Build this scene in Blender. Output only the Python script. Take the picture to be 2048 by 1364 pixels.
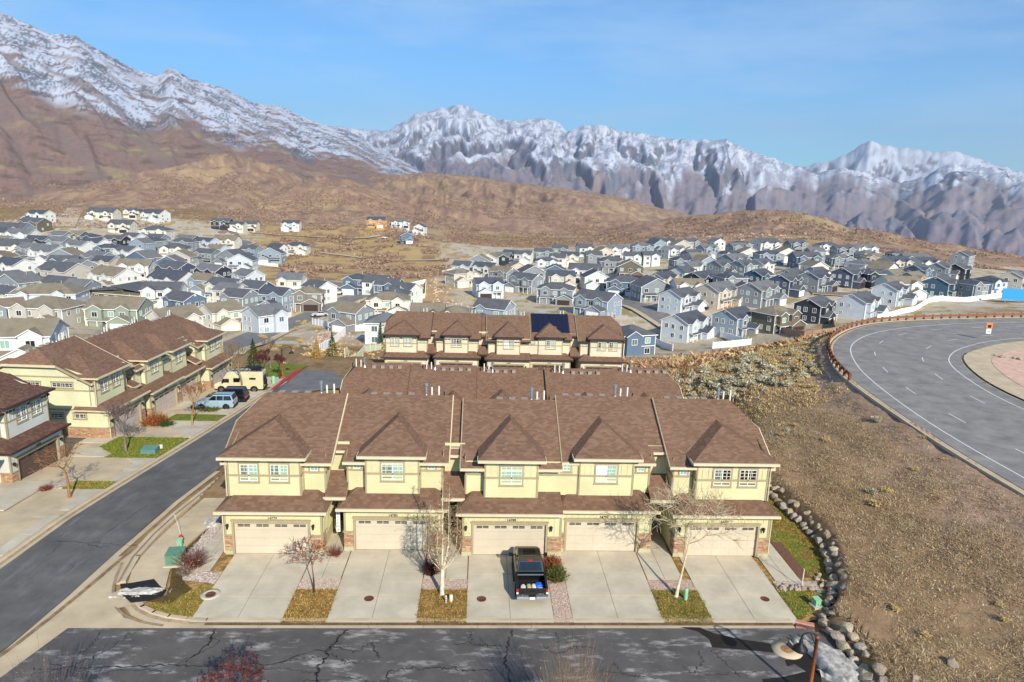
import bpy, bmesh, math, random
import numpy as np
from mathutils import Vector, Matrix
R_ = math.radians
scene = bpy.context.scene
for o in list(bpy.data.objects):
    bpy.data.objects.remove(o)

# ------------------------------------------------------------------ camera
F_PX, PITCH, ROLL, YAW, CAMH = 1365.0, .2207, .0302, .0474, 24.34
_f = np.array([math.sin(YAW) * math.cos(PITCH), math.cos(YAW) * math.cos(PITCH), -math.sin(PITCH)])
_r0 = np.array([math.cos(YAW), -math.sin(YAW), 0.0])
_u0 = np.cross(_r0, _f)
_r = _r0 * math.cos(ROLL) + _u0 * math.sin(ROLL)
_u = -_r0 * math.sin(ROLL) + _u0 * math.cos(ROLL)
cam = bpy.data.cameras.new('camera')
cam.sensor_width = 36
cam.lens = F_PX * 36 / 2048
cam.clip_start = .5
cam.clip_end = 60000
cam_o = bpy.data.objects.new('camera', cam)
scene.collection.objects.link(cam_o)
m3 = Matrix(((_r[0], _u[0], -_f[0]), (_r[1], _u[1], -_f[1]), (_r[2], _u[2], -_f[2])))
cam_o.matrix_world = Matrix.Translation((0, 0, CAMH)) @ m3.to_4x4()
scene.camera = cam_o

# ------------------------------------------------------------------ world and sun
SUN_AZ, SUN_EL = 21.0, 31.0           # azimuth: degrees to the right of straight behind the camera
sun_dir = Vector((math.sin(R_(SUN_AZ)) * math.cos(R_(SUN_EL)), -math.cos(R_(SUN_AZ)) * math.cos(R_(SUN_EL)), math.sin(R_(SUN_EL))))
world = bpy.data.worlds.new('World')
scene.world = world
world.use_nodes = True
wn = world.node_tree
for n in list(wn.nodes):
    wn.nodes.remove(n)
sky = wn.nodes.new('ShaderNodeTexSky')
sky.sky_type = 'NISHITA'
sky.sun_disc = False
sky.sun_elevation = R_(SUN_EL)
sky.sun_rotation = math.atan2(sun_dir.x, sun_dir.y)
sky.altitude = 1500
sky.air_density = 1.0
sky.dust_density = .25
sky.ozone_density = 2.2
bg = wn.nodes.new('ShaderNodeBackground')
bg.inputs[1].default_value = .112
wo = wn.nodes.new('ShaderNodeOutputWorld')
# faint thin cirrus streaks over the whole sky
tc = wn.nodes.new('ShaderNodeTexCoord')
mp = wn.nodes.new('ShaderNodeMapping')
mp.inputs['Scale'].default_value = (1.1, 1.1, 5.5)
mp.inputs['Rotation'].default_value = (R_(8), R_(14), R_(70))
nz = wn.nodes.new('ShaderNodeTexNoise')
nz.inputs['Scale'].default_value = 2.1
nz.inputs['Detail'].default_value = 7
nz.inputs['Roughness'].default_value = .62
rp = wn.nodes.new('ShaderNodeValToRGB')
rp.color_ramp.elements[0].position = .44
rp.color_ramp.elements[1].position = .85
rp.color_ramp.elements[1].color = (.6, .6, .6, 1)
mx = wn.nodes.new('ShaderNodeMix')
mx.data_type = 'RGBA'
mx.inputs['B'].default_value = (5.2, 6.4, 7.6, 1)
wn.links.new(tc.outputs['Generated'], mp.inputs['Vector'])
wn.links.new(mp.outputs[0], nz.inputs['Vector'])
wn.links.new(nz.outputs['Fac'], rp.inputs[0])
wn.links.new(rp.outputs[0], mx.inputs['Factor'])
tint = wn.nodes.new('ShaderNodeMix')
tint.data_type = 'RGBA'
tint.blend_type = 'MULTIPLY'
tint.inputs['Factor'].default_value = 1
tint.inputs['B'].default_value = (.43, .87, 1.13, 1)
wn.links.new(sky.outputs[0], tint.inputs['A'])
wn.links.new(tint.outputs['Result'], mx.inputs['A'])
wn.links.new(mx.outputs['Result'], bg.inputs[0])
wn.links.new(bg.outputs[0], wo.inputs[0])
sl = bpy.data.lights.new('sun', 'SUN')
sl.energy = 4.3
sl.angle = R_(.5)
sl.color = (1, .92, .79)
so = bpy.data.objects.new('sun', sl)
scene.collection.objects.link(so)
so.rotation_euler = sun_dir.to_track_quat('Z', 'Y').to_euler()
scene.view_settings.view_transform = 'Standard'
scene.view_settings.look = 'None'
scene.view_settings.exposure = .47
scene.view_settings.gamma = 1
scene.render.engine = 'CYCLES'
HAZE = True

# ------------------------------------------------------------------ helpers
rng = random.Random(7)


def ray(px, py):
    return _f + _r * ((px - 1024) / F_PX) - _u * ((py - 682) / F_PX)


def P(px, py, z=0.0):
    """place in the site seen in direction (px, py) on the level z"""
    v = ray(px, py)
    t = (z - CAMH) / v[2]
    return (float(v[0] * t), float(v[1] * t))


def srgb(r, g, b):
    f = lambda c: ((c / 255 + .055) / 1.055) ** 2.4 if c > 10 else c / 255 / 12.92
    return (f(r), f(g), f(b), 1)


def tag(o, label=None, cat=None, group=None, kind=None):
    if label:
        o['label'] = label
    if cat:
        o['category'] = cat
    if group:
        o['group'] = group
    if kind:
        o['kind'] = kind
    return o


def empty(name, loc=(0, 0, 0), rz=0, label=None, cat=None, group=None):
    o = bpy.data.objects.new(name, None)
    scene.collection.objects.link(o)
    o.location = loc
    o.rotation_euler = (0, 0, rz)
    o.empty_display_size = .2
    return tag(o, label, cat, group)


def link(name, me, parent=None, loc=None, rot=None, scale=None):
    o = bpy.data.objects.new(name, me)
    scene.collection.objects.link(o)
    if parent is not None:
        o.parent = parent
    if loc is not None:
        o.location = loc
    if rot is not None:
        o.rotation_euler = rot
    if scale is not None:
        o.scale = scale
    return o


def copy_tree(o, parent=None):
    c = o.copy()
    scene.collection.objects.link(c)
    c.parent = parent
    for ch in o.children:
        copy_tree(ch, c)
    return c


class MB:
    """collects polygons, then builds one mesh"""

    def __init__(s):
        s.v, s.f, s.m, s.sm = [], [], [], []

    def add(s, vs, fs, m=0, smooth=False):
        b = len(s.v)
        s.v += [tuple(map(float, p)) for p in vs]
        for f in fs:
            s.f.append([b + i for i in f])
            s.m.append(m)
            s.sm.append(smooth)
        return s

    def quad(s, a, b, c, d, m=0):
        return s.add([a, b, c, d], [(0, 1, 2, 3)], m)

    def poly(s, ps, m=0):
        return s.add(ps, [tuple(range(len(ps)))], m)

    def box(s, x0, x1, y0, y1, z0, z1, m=0):
        if x0 > x1: x0, x1 = x1, x0
        if y0 > y1: y0, y1 = y1, y0
        return s.add([(x0, y0, z0), (x1, y0, z0), (x1, y1, z0), (x0, y1, z0), (x0, y0, z1), (x1, y0, z1), (x1, y1, z1), (x0, y1, z1)],
                     [(0, 3, 2, 1), (4, 5, 6, 7), (0, 1, 5, 4), (1, 2, 6, 5), (2, 3, 7, 6), (3, 0, 4, 7)], m)

    def slab(s, ps, t, m=0, me=None):
        """solid below polygon ps (top, counter-clockwise from above)"""
        n = len(ps)
        lo = [(p[0], p[1], p[2] - t) for p in ps]
        s.add(ps, [tuple(range(n))], m)
        s.add(lo, [tuple(reversed(range(n)))], m if me is None else me)
        for i in range(n):
            j = (i + 1) % n
            s.add([ps[i], lo[i], lo[j], ps[j]], [(0, 1, 2, 3)], m if me is None else me)
        return s

    def prism(s, ps, d, m=0):
        """polygon ps extruded by vector d"""
        n = len(ps)
        qs = [(p[0] + d[0], p[1] + d[1], p[2] + d[2]) for p in ps]
        s.add(list(ps) + qs, [tuple(range(n)), tuple(reversed(range(n, 2 * n)))] + [(i, (i + 1) % n, n + (i + 1) % n, n + i) for i in range(n)], m)
        return s

    def tube(s, a, b, r0, r1=None, n=6, m=0, caps=True, smooth=True):
        a, b = Vector(a), Vector(b)
        r1 = r0 if r1 is None else r1
        d = (b - a)
        if d.length < 1e-6:
            return s
        d.normalize()
        q = d.orthogonal().normalized()
        w = d.cross(q)
        ring = [(math.cos(2 * math.pi * i / n), math.sin(2 * math.pi * i / n)) for i in range(n)]
        vs = [tuple(a + (q * c + w * k) * r0) for c, k in ring] + [tuple(b + (q * c + w * k) * r1) for c, k in ring]
        s.add(vs, [(i, (i + 1) % n, n + (i + 1) % n, n + i) for i in range(n)], m, smooth)
        if caps:
            s.add(vs, [tuple(reversed(range(n))), tuple(range(n, 2 * n))], m)
        return s

    def lathe(s, prof, n=12, c=(0, 0, 0), m=0, smooth=True):
        vs = []
        for r, z in prof:
            for i in range(n):
                a = 2 * math.pi * i / n
                vs.append((c[0] + r * math.cos(a), c[1] + r * math.sin(a), c[2] + z))
        fs = []
        for k in range(len(prof) - 1):
            for i in range(n):
                j = (i + 1) % n
                fs.append((k * n + i, k * n + j, (k + 1) * n + j, (k + 1) * n + i))
        fs.append(tuple(range((len(prof) - 1) * n, len(prof) * n)))
        return s.add(vs, fs, m, smooth)

    def mesh(s, name, mats):
        me = bpy.data.meshes.new(name)
        me.from_pydata(s.v, [], s.f)
        for m in (mats if isinstance(mats, (list, tuple)) else [mats]):
            me.materials.append(m)
        me.polygons.foreach_set('material_index', s.m)
        me.polygons.foreach_set('use_smooth', s.sm)
        me.update()
        return me

    def obj(s, name, mats, parent=None, **k):
        return link(name, s.mesh(name, mats), parent, **k)


def np_mesh(name, v, f, mats, smooth=False, mi=None, col=None, colname='cover'):
    """fast mesh from arrays; f is (n,3) or (n,4)"""
    me = bpy.data.meshes.new(name)
    k = f.shape[1]
    me.vertices.add(len(v))
    me.vertices.foreach_set('co', np.asarray(v, np.float32).ravel())
    me.loops.add(f.size)
    me.loops.foreach_set('vertex_index', f.astype(np.int32).ravel())
    me.polygons.add(len(f))
    me.polygons.foreach_set('loop_start', np.arange(0, f.size, k, dtype=np.int32))
    me.polygons.foreach_set('loop_total', np.full(len(f), k, np.int32))
    if smooth:
        me.polygons.foreach_set('use_smooth', np.ones(len(f), bool))
    for m in (mats if isinstance(mats, (list, tuple)) else [mats]):
        me.materials.append(m)
    if mi is not None:
        me.polygons.foreach_set('material_index', np.asarray(mi, np.int32))
    if col is not None:
        at = me.color_attributes.new(colname, 'FLOAT_COLOR', 'POINT')
        c = np.ones((len(v), 4), np.float32)
        c[:, :3] = col
        at.data.foreach_set('color', c.ravel())
    me.update(calc_edges=True)
    me.validate()
    return me


# ------------------------------------------------------------------ numpy noise
_perm = np.random.RandomState(3).permutation(4096)
_gr = np.random.RandomState(4).rand(4096) * 2 * np.pi
_gx, _gy = np.cos(_gr), np.sin(_gr)


def perlin(x, y):
    xi, yi = np.floor(x).astype(np.int64), np.floor(y).astype(np.int64)
    xf, yf = x - xi, y - yi
    u = xf * xf * xf * (xf * (xf * 6 - 15) + 10)
    v = yf * yf * yf * (yf * (yf * 6 - 15) + 10)

    def g(i, j):
        h = _perm[(_perm[(xi + i) & 4095] + yi + j) & 4095]
        return _gx[h] * (xf - i) + _gy[h] * (yf - j)
    a = g(0, 0) + u * (g(1, 0) - g(0, 0))
    b = g(0, 1) + u * (g(1, 1) - g(0, 1))
    return (a + v * (b - a)) * 1.5


def fbm(x, y, o=4, gain=.5, lac=2.03):
    s, a, t = 0, 1, 0
    for i in range(o):
        s = s + a * perlin(x + 17.3 * i, y - 9.1 * i)
        t += a
        a *= gain
        x, y = x * lac, y * lac
    return s / t


def ridged(x, y, o=4, gain=.5, lac=2.1):
    s, a, t = 0, 1, 0
    for i in range(o):
        s = s + a * (1 - np.abs(perlin(x + 31.7 * i, y + 5.3 * i)) * 1.7)
        t += a
        a *= gain
        x, y = x * lac, y * lac
    return s / t


def sstep(a, b, x):
    t = np.clip((x - a) / (b - a), 0, 1)
    return t * t * (3 - 2 * t)

# ------------------------------------------------------------------ materials
class NT:
    def __init__(s, name):
        s.mat = bpy.data.materials.new(name)
        s.mat.use_nodes = True
        s.t = s.mat.node_tree
        s.b = s.t.nodes['Principled BSDF']

    def n(s, typ, **kw):
        nd = s.t.nodes.new('ShaderNode' + typ)
        for k, v in kw.items():
            if k in nd.inputs:
                nd.inputs[k].default_value = v
            else:
                setattr(nd, k, v)
        return nd

    def l(s, a, b):
        s.t.links.new(a, b)


def mixc(t, fac, a, b, mode='MIX'):
    m = t.n('Mix', data_type='RGBA', blend_type=mode)
    for key, val in (('Factor', fac), ('A', a), ('B', b)):
        if isinstance(val, (int, float)):
            m.inputs[key].default_value = val
        elif isinstance(val, tuple):
            m.inputs[key].default_value = val
        else:
            t.l(val, m.inputs[key])
    return m.outputs['Result']


def ramp(t, src, a, b, ca=(0, 0, 0, 1), cb=(1, 1, 1, 1)):
    r = t.n('ValToRGB')
    r.color_ramp.elements[0].position = a
    r.color_ramp.elements[1].position = b
    r.color_ramp.elements[0].color = ca
    r.color_ramp.elements[1].color = cb
    t.l(src, r.inputs[0])
    return r.outputs[0]


def bump(t, h, strength=.3, dist=.02):
    b = t.n('Bump')
    b.inputs['Strength'].default_value = strength
    b.inputs['Distance'].default_value = dist
    t.l(h, b.inputs['Height'])
    t.l(b.outputs[0], t.b.inputs['Normal'])


def mat(name, c, rough=.7, var=.12, scale=3.0, bmp=0, spec=.3, metal=0, detail=5, stretch=(1, 1, 1), bscale=None):
    t = NT(name)
    t.b.inputs['Roughness'].default_value = rough
    t.b.inputs['Specular IOR Level'].default_value = spec
    t.b.inputs['Metallic'].default_value = metal
    co = t.n('TexCoord')
    mp_ = t.n('Mapping', Scale=stretch)
    t.l(co.outputs['Object'], mp_.inputs[0])
    nz_ = t.n('TexNoise', Scale=scale, Detail=detail, Roughness=.6)
    t.l(mp_.outputs[0], nz_.inputs['Vector'])
    lo = tuple(x * (1 - var * 1.6) for x in c[:3]) + (1,)
    hi = tuple(min(x * (1 + var * 1.6), .95) for x in c[:3]) + (1,)
    t.l(ramp(t, nz_.outputs['Fac'], .3, .7, lo, hi), t.b.inputs['Base Color'])
    if bmp:
        n2 = t.n('TexNoise', Scale=bscale or scale * 6, Detail=4)
        t.l(mp_.outputs[0], n2.inputs['Vector'])
        bump(t, n2.outputs['Fac'], bmp, .02)
    return t.mat


def shingle_mat(name, c, c2):
    """asphalt shingle courses: rows follow the height, tabs run sideways"""
    t = NT(name)
    t.b.inputs['Roughness'].default_value = .92
    t.b.inputs['Specular IOR Level'].default_value = .15
    co = t.n('TexCoord')
    sp = t.n('SeparateXYZ')
    t.l(co.outputs['Object'], sp.inputs[0])
    ad = t.n('Math', operation='ADD')
    t.l(sp.outputs[0], ad.inputs[0])
    t.l(sp.outputs[1], ad.inputs[1])
    geo = t.n('NewGeometry')
    sn = t.n('SeparateXYZ')
    tf = t.n('VectorTransform', vector_type='NORMAL', convert_from='WORLD', convert_to='OBJECT')
    t.l(geo.outputs['True Normal'], tf.inputs[0])
    t.l(tf.outputs[0], sn.inputs[0])
    ax = t.n('Math', operation='ABSOLUTE')
    ay = t.n('Math', operation='ABSOLUTE')
    t.l(sn.outputs[0], ax.inputs[0])
    t.l(sn.outputs[1], ay.inputs[0])
    gt = t.n('Math', operation='GREATER_THAN')
    t.l(ax.outputs[0], gt.inputs[0])
    t.l(ay.outputs[0], gt.inputs[1])
    sel = t.n('Mix', data_type='FLOAT')
    t.l(gt.outputs[0], sel.inputs['Factor'])
    t.l(sp.outputs[0], sel.inputs['A'])
    t.l(sp.outputs[1], sel.inputs['B'])
    mz = t.n('Math', operation='MULTIPLY')
    mz.inputs[1].default_value = 2.1
    t.l(sp.outputs[2], mz.inputs[0])
    cb = t.n('CombineXYZ')
    t.l(sel.outputs['Result'], cb.inputs[0])
    t.l(mz.outputs[0], cb.inputs[1])
    br = t.n('TexBrick', Scale=1.0)
    br.inputs['Brick Width'].default_value = .3
    br.inputs['Row Height'].default_value = .15
    br.inputs['Mortar Size'].default_value = .006
    br.inputs['Color1'].default_value = (.0, .0, .0, 1)
    br.inputs['Color2'].default_value = (1, 1, 1, 1)
    br.inputs['Mortar'].default_value = (0, 0, 0, 1)
    br.inputs['Bias'].default_value = -.2
    t.l(cb.outputs[0], br.inputs['Vector'])
    n1 = t.n('TexNoise', Scale=.35, Detail=5)
    t.l(co.outputs['Object'], n1.inputs['Vector'])
    n2 = t.n('TexNoise', Scale=40., Detail=2)
    t.l(co.outputs['Object'], n2.inputs['Vector'])
    base = mixc(t, br.outputs['Color'], c, c2)
    base = mixc(t, .14, base, ramp(t, n1.outputs['Fac'], .3, .7, tuple(x * .75 for x in c[:3]) + (1,), tuple(x * 1.15 for x in c2[:3]) + (1,)))
    base = mixc(t, ramp(t, n2.outputs['Fac'], .35, .75, (0, 0, 0, 1), (.4, .4, .4, 1)), base, tuple(min(1, x * 1.7) for x in c2[:3]) + (1,))
    t.l(base, t.b.inputs['Base Color'])
    bump(t, br.outputs['Color'], .5, .015)
    return t.mat


def glass_mat(name, c, rough=.08, spec=.7):
    t = NT(name)
    t.b.inputs['Roughness'].default_value = rough
    t.b.inputs['Specular IOR Level'].default_value = spec
    co = t.n('TexCoord')
    w = t.n('TexWave', Scale=14., Distortion=.6, bands_direction='Z')
    t.l(co.outputs['Object'], w.inputs['Vector'])
    a = tuple(x * .8 for x in c[:3]) + (1,)
    t.l(ramp(t, w.outputs['Fac'], .1, .9, a, c), t.b.inputs['Base Color'])
    return t.mat


M = {}
M['shingle'] = shingle_mat('brown_shingles', srgb(92, 69, 54), srgb(132, 104, 85))
M['shingle_dark'] = shingle_mat('dark_brown_shingles', srgb(72, 50, 42), srgb(114, 86, 72))
for k, c in dict(yellow=(200, 192, 148), cream=(208, 198, 170), white=(200, 200, 190), green=(204, 202, 166)).items():
    M['wall_' + k] = mat('wall_' + k, srgb(*c), .75, .055, .5, .1)
M['trim'] = mat('tan_trim', srgb(160, 146, 116), .7, .05, 2)
M['fascia'] = mat('cream_fascia', srgb(206, 190, 158), .6, .04, 2)
M['fascia_dark'] = mat('dark_brown_fascia', srgb(62, 46, 40), .6, .05, 2)
M['door_tan'] = mat('tan_garage_door', srgb(194, 181, 158), .6, .04, .7)
M['door_brown'] = mat('brown_garage_door', srgb(92, 74, 66), .6, .05, 1)
M['door_grey'] = mat('taupe_garage_door', srgb(186, 172, 160), .6, .05, 1)
M['vinyl'] = mat('white_vinyl', srgb(236, 236, 230), .5, .02, 1)
M['glass_pale'] = glass_mat('pale_blind_glass', srgb(150, 184, 168))
M['glass_screen'] = glass_mat('screened_glass', srgb(108, 128, 122))
M['glass_dark'] = glass_mat('dark_glass', srgb(34, 36, 38))
M['glass_mid'] = glass_mat('mid_glass', srgb(96, 112, 118))
M['black'] = mat('black_metal', srgb(26, 24, 24), .5, .1, 4)
M['concrete'] = mat('concrete', srgb(190, 180, 158), .9, .11, .55, .15, bscale=30, detail=8)
M['concrete_warm'] = mat('warm_concrete', srgb(190, 172, 142), .9, .11, .5, .15, bscale=30, detail=8)
M['concrete_base'] = mat('foundation_concrete', srgb(176, 172, 140), .9, .06, 2)
M['joint'] = mat('dark_joint', srgb(96, 88, 76), .95, .1, 3)
M['wet'] = mat('wet_dirt', srgb(92, 72, 54), .7, .25, 3)
M['steel'] = mat('galvanised_steel', srgb(176, 182, 188), .35, .08, 5, metal=.7)
M['pvc'] = mat('white_pipe', srgb(222, 216, 206), .6, .05, 4)
M['rust'] = mat('rusty_iron', srgb(104, 62, 50), .8, .18, 14, .3)
M['red_paint'] = mat('red_paint', srgb(176, 34, 36), .45, .08, 5)
M['util_green'] = mat('utility_green', srgb(92, 130, 106), .55, .08, 3)
M['util_light'] = mat('pale_utility_green', srgb(132, 186, 146), .55, .06, 3)
M['util_cream'] = mat('pale_post', srgb(196, 204, 176), .6, .06, 3)
M['corten'] = mat('rust_brown_pole', srgb(150, 84, 48), .6, .12, 6)
M['blackpole'] = mat('dark_pole', srgb(34, 30, 34), .5, .1, 4)
M['bark_pale'] = mat('pale_bark', srgb(206, 196, 168), .9, .22, 9, stretch=(1, 1, .4))
M['bark_tan'] = mat('tan_bark', srgb(150, 124, 92), .9, .2, 6)
M['twig_pale'] = mat('pale_twigs', srgb(196, 176, 140), .9, .15, 6)
M['bark_grey'] = mat('grey_bark', srgb(128, 112, 104), .9, .2, 6)
M['bark_orange'] = mat('orange_brown_bark', srgb(150, 106, 66), .9, .2, 6)
M['bark_red'] = mat('red_brown_bark', srgb(112, 66, 54), .9, .2, 6)
M['bark_dark'] = mat('dark_bark', srgb(72, 50, 44), .9, .2, 6)
for k, c in dict(red=(146, 82, 62), rust=(150, 92, 50), maroon=(96, 52, 52), olive=(96, 100, 48), dkgreen=(58, 76, 36), tanleaf=(156, 128, 96), straw=(196, 172, 118), sage=(204, 196, 166), sage2=(182, 176, 148), evergreen=(62, 82, 42), grass=(120, 128, 62), golden=(196, 164, 92), drygrass=(172, 152, 112), drygrass2=(124, 98, 70), brush=(140, 110, 94), brush2=(158, 132, 116)).items():
    M['leaf_' + k] = mat('leaf_' + k, srgb(*c), .95, .22, 1.3, spec=.1)
M['white_fence'] = mat('white_fence', srgb(236, 236, 236), .6, .03, 1)
M['tan_fence'] = mat('tan_fence', srgb(164, 128, 108), .7, .06, 1)
M['tyre'] = mat('tyre', srgb(28, 28, 28), .85, .1, 4)
M['rim'] = mat('rim', srgb(120, 122, 124), .35, .05, 4, metal=.8)
M['red_lamp'] = mat('red_lamp', srgb(190, 20, 20), .25, .03, 4)
M['white_lamp'] = mat('white_lamp', srgb(225, 225, 225), .25, .03, 4)
M['snow'] = mat('old_snow', srgb(172, 168, 160), .85, .28, 4, .8, bscale=9)
M['solar'] = mat('solar_blue', srgb(22, 26, 48), .25, .1, 2, spec=.6)


def car_paint(name, c, rough=.28):
    t = NT(name)
    t.b.inputs['Base Color'].default_value = c
    t.b.inputs['Roughness'].default_value = rough
    t.b.inputs['Coat Weight'].default_value = .6
    t.b.inputs['Coat Roughness'].default_value = .08
    nz_ = t.n('TexNoise', Scale=2., Detail=3)
    co = t.n('TexCoord')
    t.l(co.outputs['Object'], nz_.inputs['Vector'])
    t.l(ramp(t, nz_.outputs['Fac'], .3, .7, tuple(x * .85 for x in c[:3]) + (1,), c), t.b.inputs['Base Color'])
    return t.mat


def stone_mat():
    t = NT('ledge_stone')
    t.b.inputs['Roughness'].default_value = .9
    oi = t.n('NewGeometry')
    n1 = t.n('TexNoise', Scale=9., Detail=4)
    co = t.n('TexCoord')
    t.l(co.outputs['Object'], n1.inputs['Vector'])
    r = t.n('ValToRGB')
    cr = r.color_ramp
    cr.elements[0].color = srgb(112, 74, 54)
    cr.elements[1].color = srgb(206, 184, 148)
    for p_, c_ in ((.3, (162, 112, 82)), (.55, (190, 150, 112)), (.8, (150, 118, 92))):
        e = cr.elements.new(p_)
        e.color = srgb(*c_)
    t.l(oi.outputs['Random Per Island'], r.inputs[0])
    t.l(mixc(t, .5, r.outputs[0], ramp(t, n1.outputs['Fac'], .3, .7, srgb(130, 96, 72), srgb(200, 168, 132))), t.b.inputs['Base Color'])
    bump(t, n1.outputs['Fac'], .4, .02)
    return t.mat


def boulder_mat():
    t = NT('boulder_rock')
    t.b.inputs['Roughness'].default_value = .92
    oi = t.n('ObjectInfo')
    r = t.n('ValToRGB')
    cr = r.color_ramp
    cr.elements[0].color = srgb(128, 104, 88)
    cr.elements[1].color = srgb(178, 178, 182)
    for p_, c_ in ((.25, (170, 148, 118)), (.5, (196, 180, 148)), (.75, (146, 124, 110))):
        e = cr.elements.new(p_)
        e.color = srgb(*c_)
    t.l(oi.outputs['Random'], r.inputs[0])
    co = t.n('TexCoord')
    n1 = t.n('TexNoise', Scale=5., Detail=7, Roughness=.65)
    t.l(co.outputs['Object'], n1.inputs['Vector'])
    t.l(mixc(t, .55, r.outputs[0], ramp(t, n1.outputs['Fac'], .3, .72, srgb(92, 78, 64), srgb(206, 192, 166))), t.b.inputs['Base Color'])
    bump(t, n1.outputs['Fac'], .6, .05)
    return t.mat


def asphalt_mat(name, c, cracks=True, streak=(1, 1, 1), worn=(.12, .12, .125, 1), wornamt=.6):
    """worn asphalt: mottling, pale scuffs, sealed cracks"""
    t = NT(name)
    t.b.inputs['Roughness'].default_value = .85
    co = t.n('TexCoord')
    n1 = t.n('TexNoise', Scale=.5, Detail=8, Roughness=.65)
    t.l(co.outputs['Object'], n1.inputs['Vector'])
    col = ramp(t, n1.outputs['Fac'], .3, .7, tuple(x * .7 for x in c[:3]) + (1,), tuple(x * 1.3 for x in c[:3]) + (1,))
    ms = t.n('Mapping', Scale=streak)
    t.l(co.outputs['Object'], ms.inputs[0])
    n2 = t.n('TexNoise', Scale=.8, Detail=10, Roughness=.72)
    t.l(ms.outputs[0], n2.inputs['Vector'])
    col = mixc(t, ramp(t, n2.outputs['Fac'], .53, .68, (0, 0, 0, 1), (wornamt, wornamt, wornamt, 1)), col, worn)
    n3 = t.n('TexNoise', Scale=60., Detail=3)
    t.l(co.outputs['Object'], n3.inputs['Vector'])
    col = mixc(t, .35, col, ramp(t, n3.outputs['Fac'], .3, .75, (.4, .4, .4, 1), (1.5, 1.5, 1.5, 1)), 'MULTIPLY')
    t.l(col, t.b.inputs['Base Color'])
    bump(t, n3.outputs['Fac'], .4, .01)
    return t.mat


def lawn_mat(name, a, b, c, sc=1.3):
    t = NT(name)
    t.b.inputs['Roughness'].default_value = .95
    t.b.inputs['Specular IOR Level'].default_value = .1
    co = t.n('TexCoord')
    n1 = t.n('TexNoise', Scale=sc, Detail=6, Roughness=.65)
    t.l(co.outputs['Object'], n1.inputs['Vector'])
    n2 = t.n('TexNoise', Scale=7., Detail=5, Roughness=.7)
    t.l(co.outputs['Object'], n2.inputs['Vector'])
    x = mixc(t, ramp(t, n1.outputs['Fac'], .44, .56), a, b)
    x = mixc(t, ramp(t, n2.outputs['Fac'], .45, .66), x, c)
    t.l(x, t.b.inputs['Base Color'])
    bump(t, n2.outputs['Fac'], .8, .06)
    return t.mat


M['stone'] = stone_mat()
M['boulder'] = boulder_mat()
M['asphalt'] = asphalt_mat('worn_asphalt', srgb(88, 84, 81), streak=(.5, 1.5, 1), worn=srgb(184, 180, 176), wornamt=.85)
M['asphalt_side'] = asphalt_mat('side_road_asphalt', srgb(96, 93, 89), streak=(1.4, .3, 1), worn=srgb(140, 140, 142), wornamt=.35)
M['asphalt_hwy'] = asphalt_mat('highway_asphalt', srgb(134, 129, 122), streak=(.7, .7, 1), worn=srgb(158, 154, 146), wornamt=.4)
M['asphalt_far'] = asphalt_mat('town_asphalt', srgb(122, 118, 114), streak=(1, 1, 1), worn=srgb(150, 148, 146), wornamt=.3)
M['tar'] = mat('tar', srgb(48, 46, 46), .6, .1, 5)
M['paint'] = mat('road_paint', srgb(214, 214, 210), .7, .12, 6)
M['lawn_dry'] = lawn_mat('dormant_lawn', srgb(186, 148, 94), srgb(134, 102, 62), srgb(112, 100, 52))
M['lawn_green'] = lawn_mat('greening_lawn', srgb(104, 122, 44), srgb(138, 130, 62), srgb(80, 100, 36))
M['gravel'] = lawn_mat('gravel', srgb(186, 166, 148), srgb(150, 128, 112), srgb(214, 200, 186), 3)
M['mulch'] = lawn_mat('mulch', srgb(100, 76, 50), srgb(78, 62, 42), srgb(96, 92, 44))


def terrain_mat():
    t = NT('terrain_cover')
    t.b.inputs['Roughness'].default_value = .97
    t.b.inputs['Specular IOR Level'].default_value = .05
    a = t.n('Attribute', attribute_name='cover')
    co = t.n('TexCoord')
    n1 = t.n('TexNoise', Scale=1.1, Detail=8, Roughness=.7)
    t.l(co.outputs['Object'], n1.inputs['Vector'])
    n2 = t.n('TexNoise', Scale=.06, Detail=8, Roughness=.7)
    t.l(co.outputs['Object'], n2.inputs['Vector'])
    x = mixc(t, .55, a.outputs['Color'], ramp(t, n1.outputs['Fac'], .32, .68, (.55, .52, .5, 1), (1.4, 1.4, 1.4, 1)), 'MULTIPLY')
    x = mixc(t, .4, x, ramp(t, n2.outputs['Fac'], .32, .68, (.7, .68, .68, 1), (1.25, 1.25, 1.25, 1)), 'MULTIPLY')
    t.l(x, t.b.inputs['Base Color'])
    bump(t, n1.outputs['Fac'], .7, .12)
    return t.mat


M['terrain'] = terrain_mat()

# ------------------------------------------------------------------ terrain
def PD(px, py, d):
    v = ray(px, py) * d
    return (float(v[0]), float(v[1]), float(v[2]) + CAMH)


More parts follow.
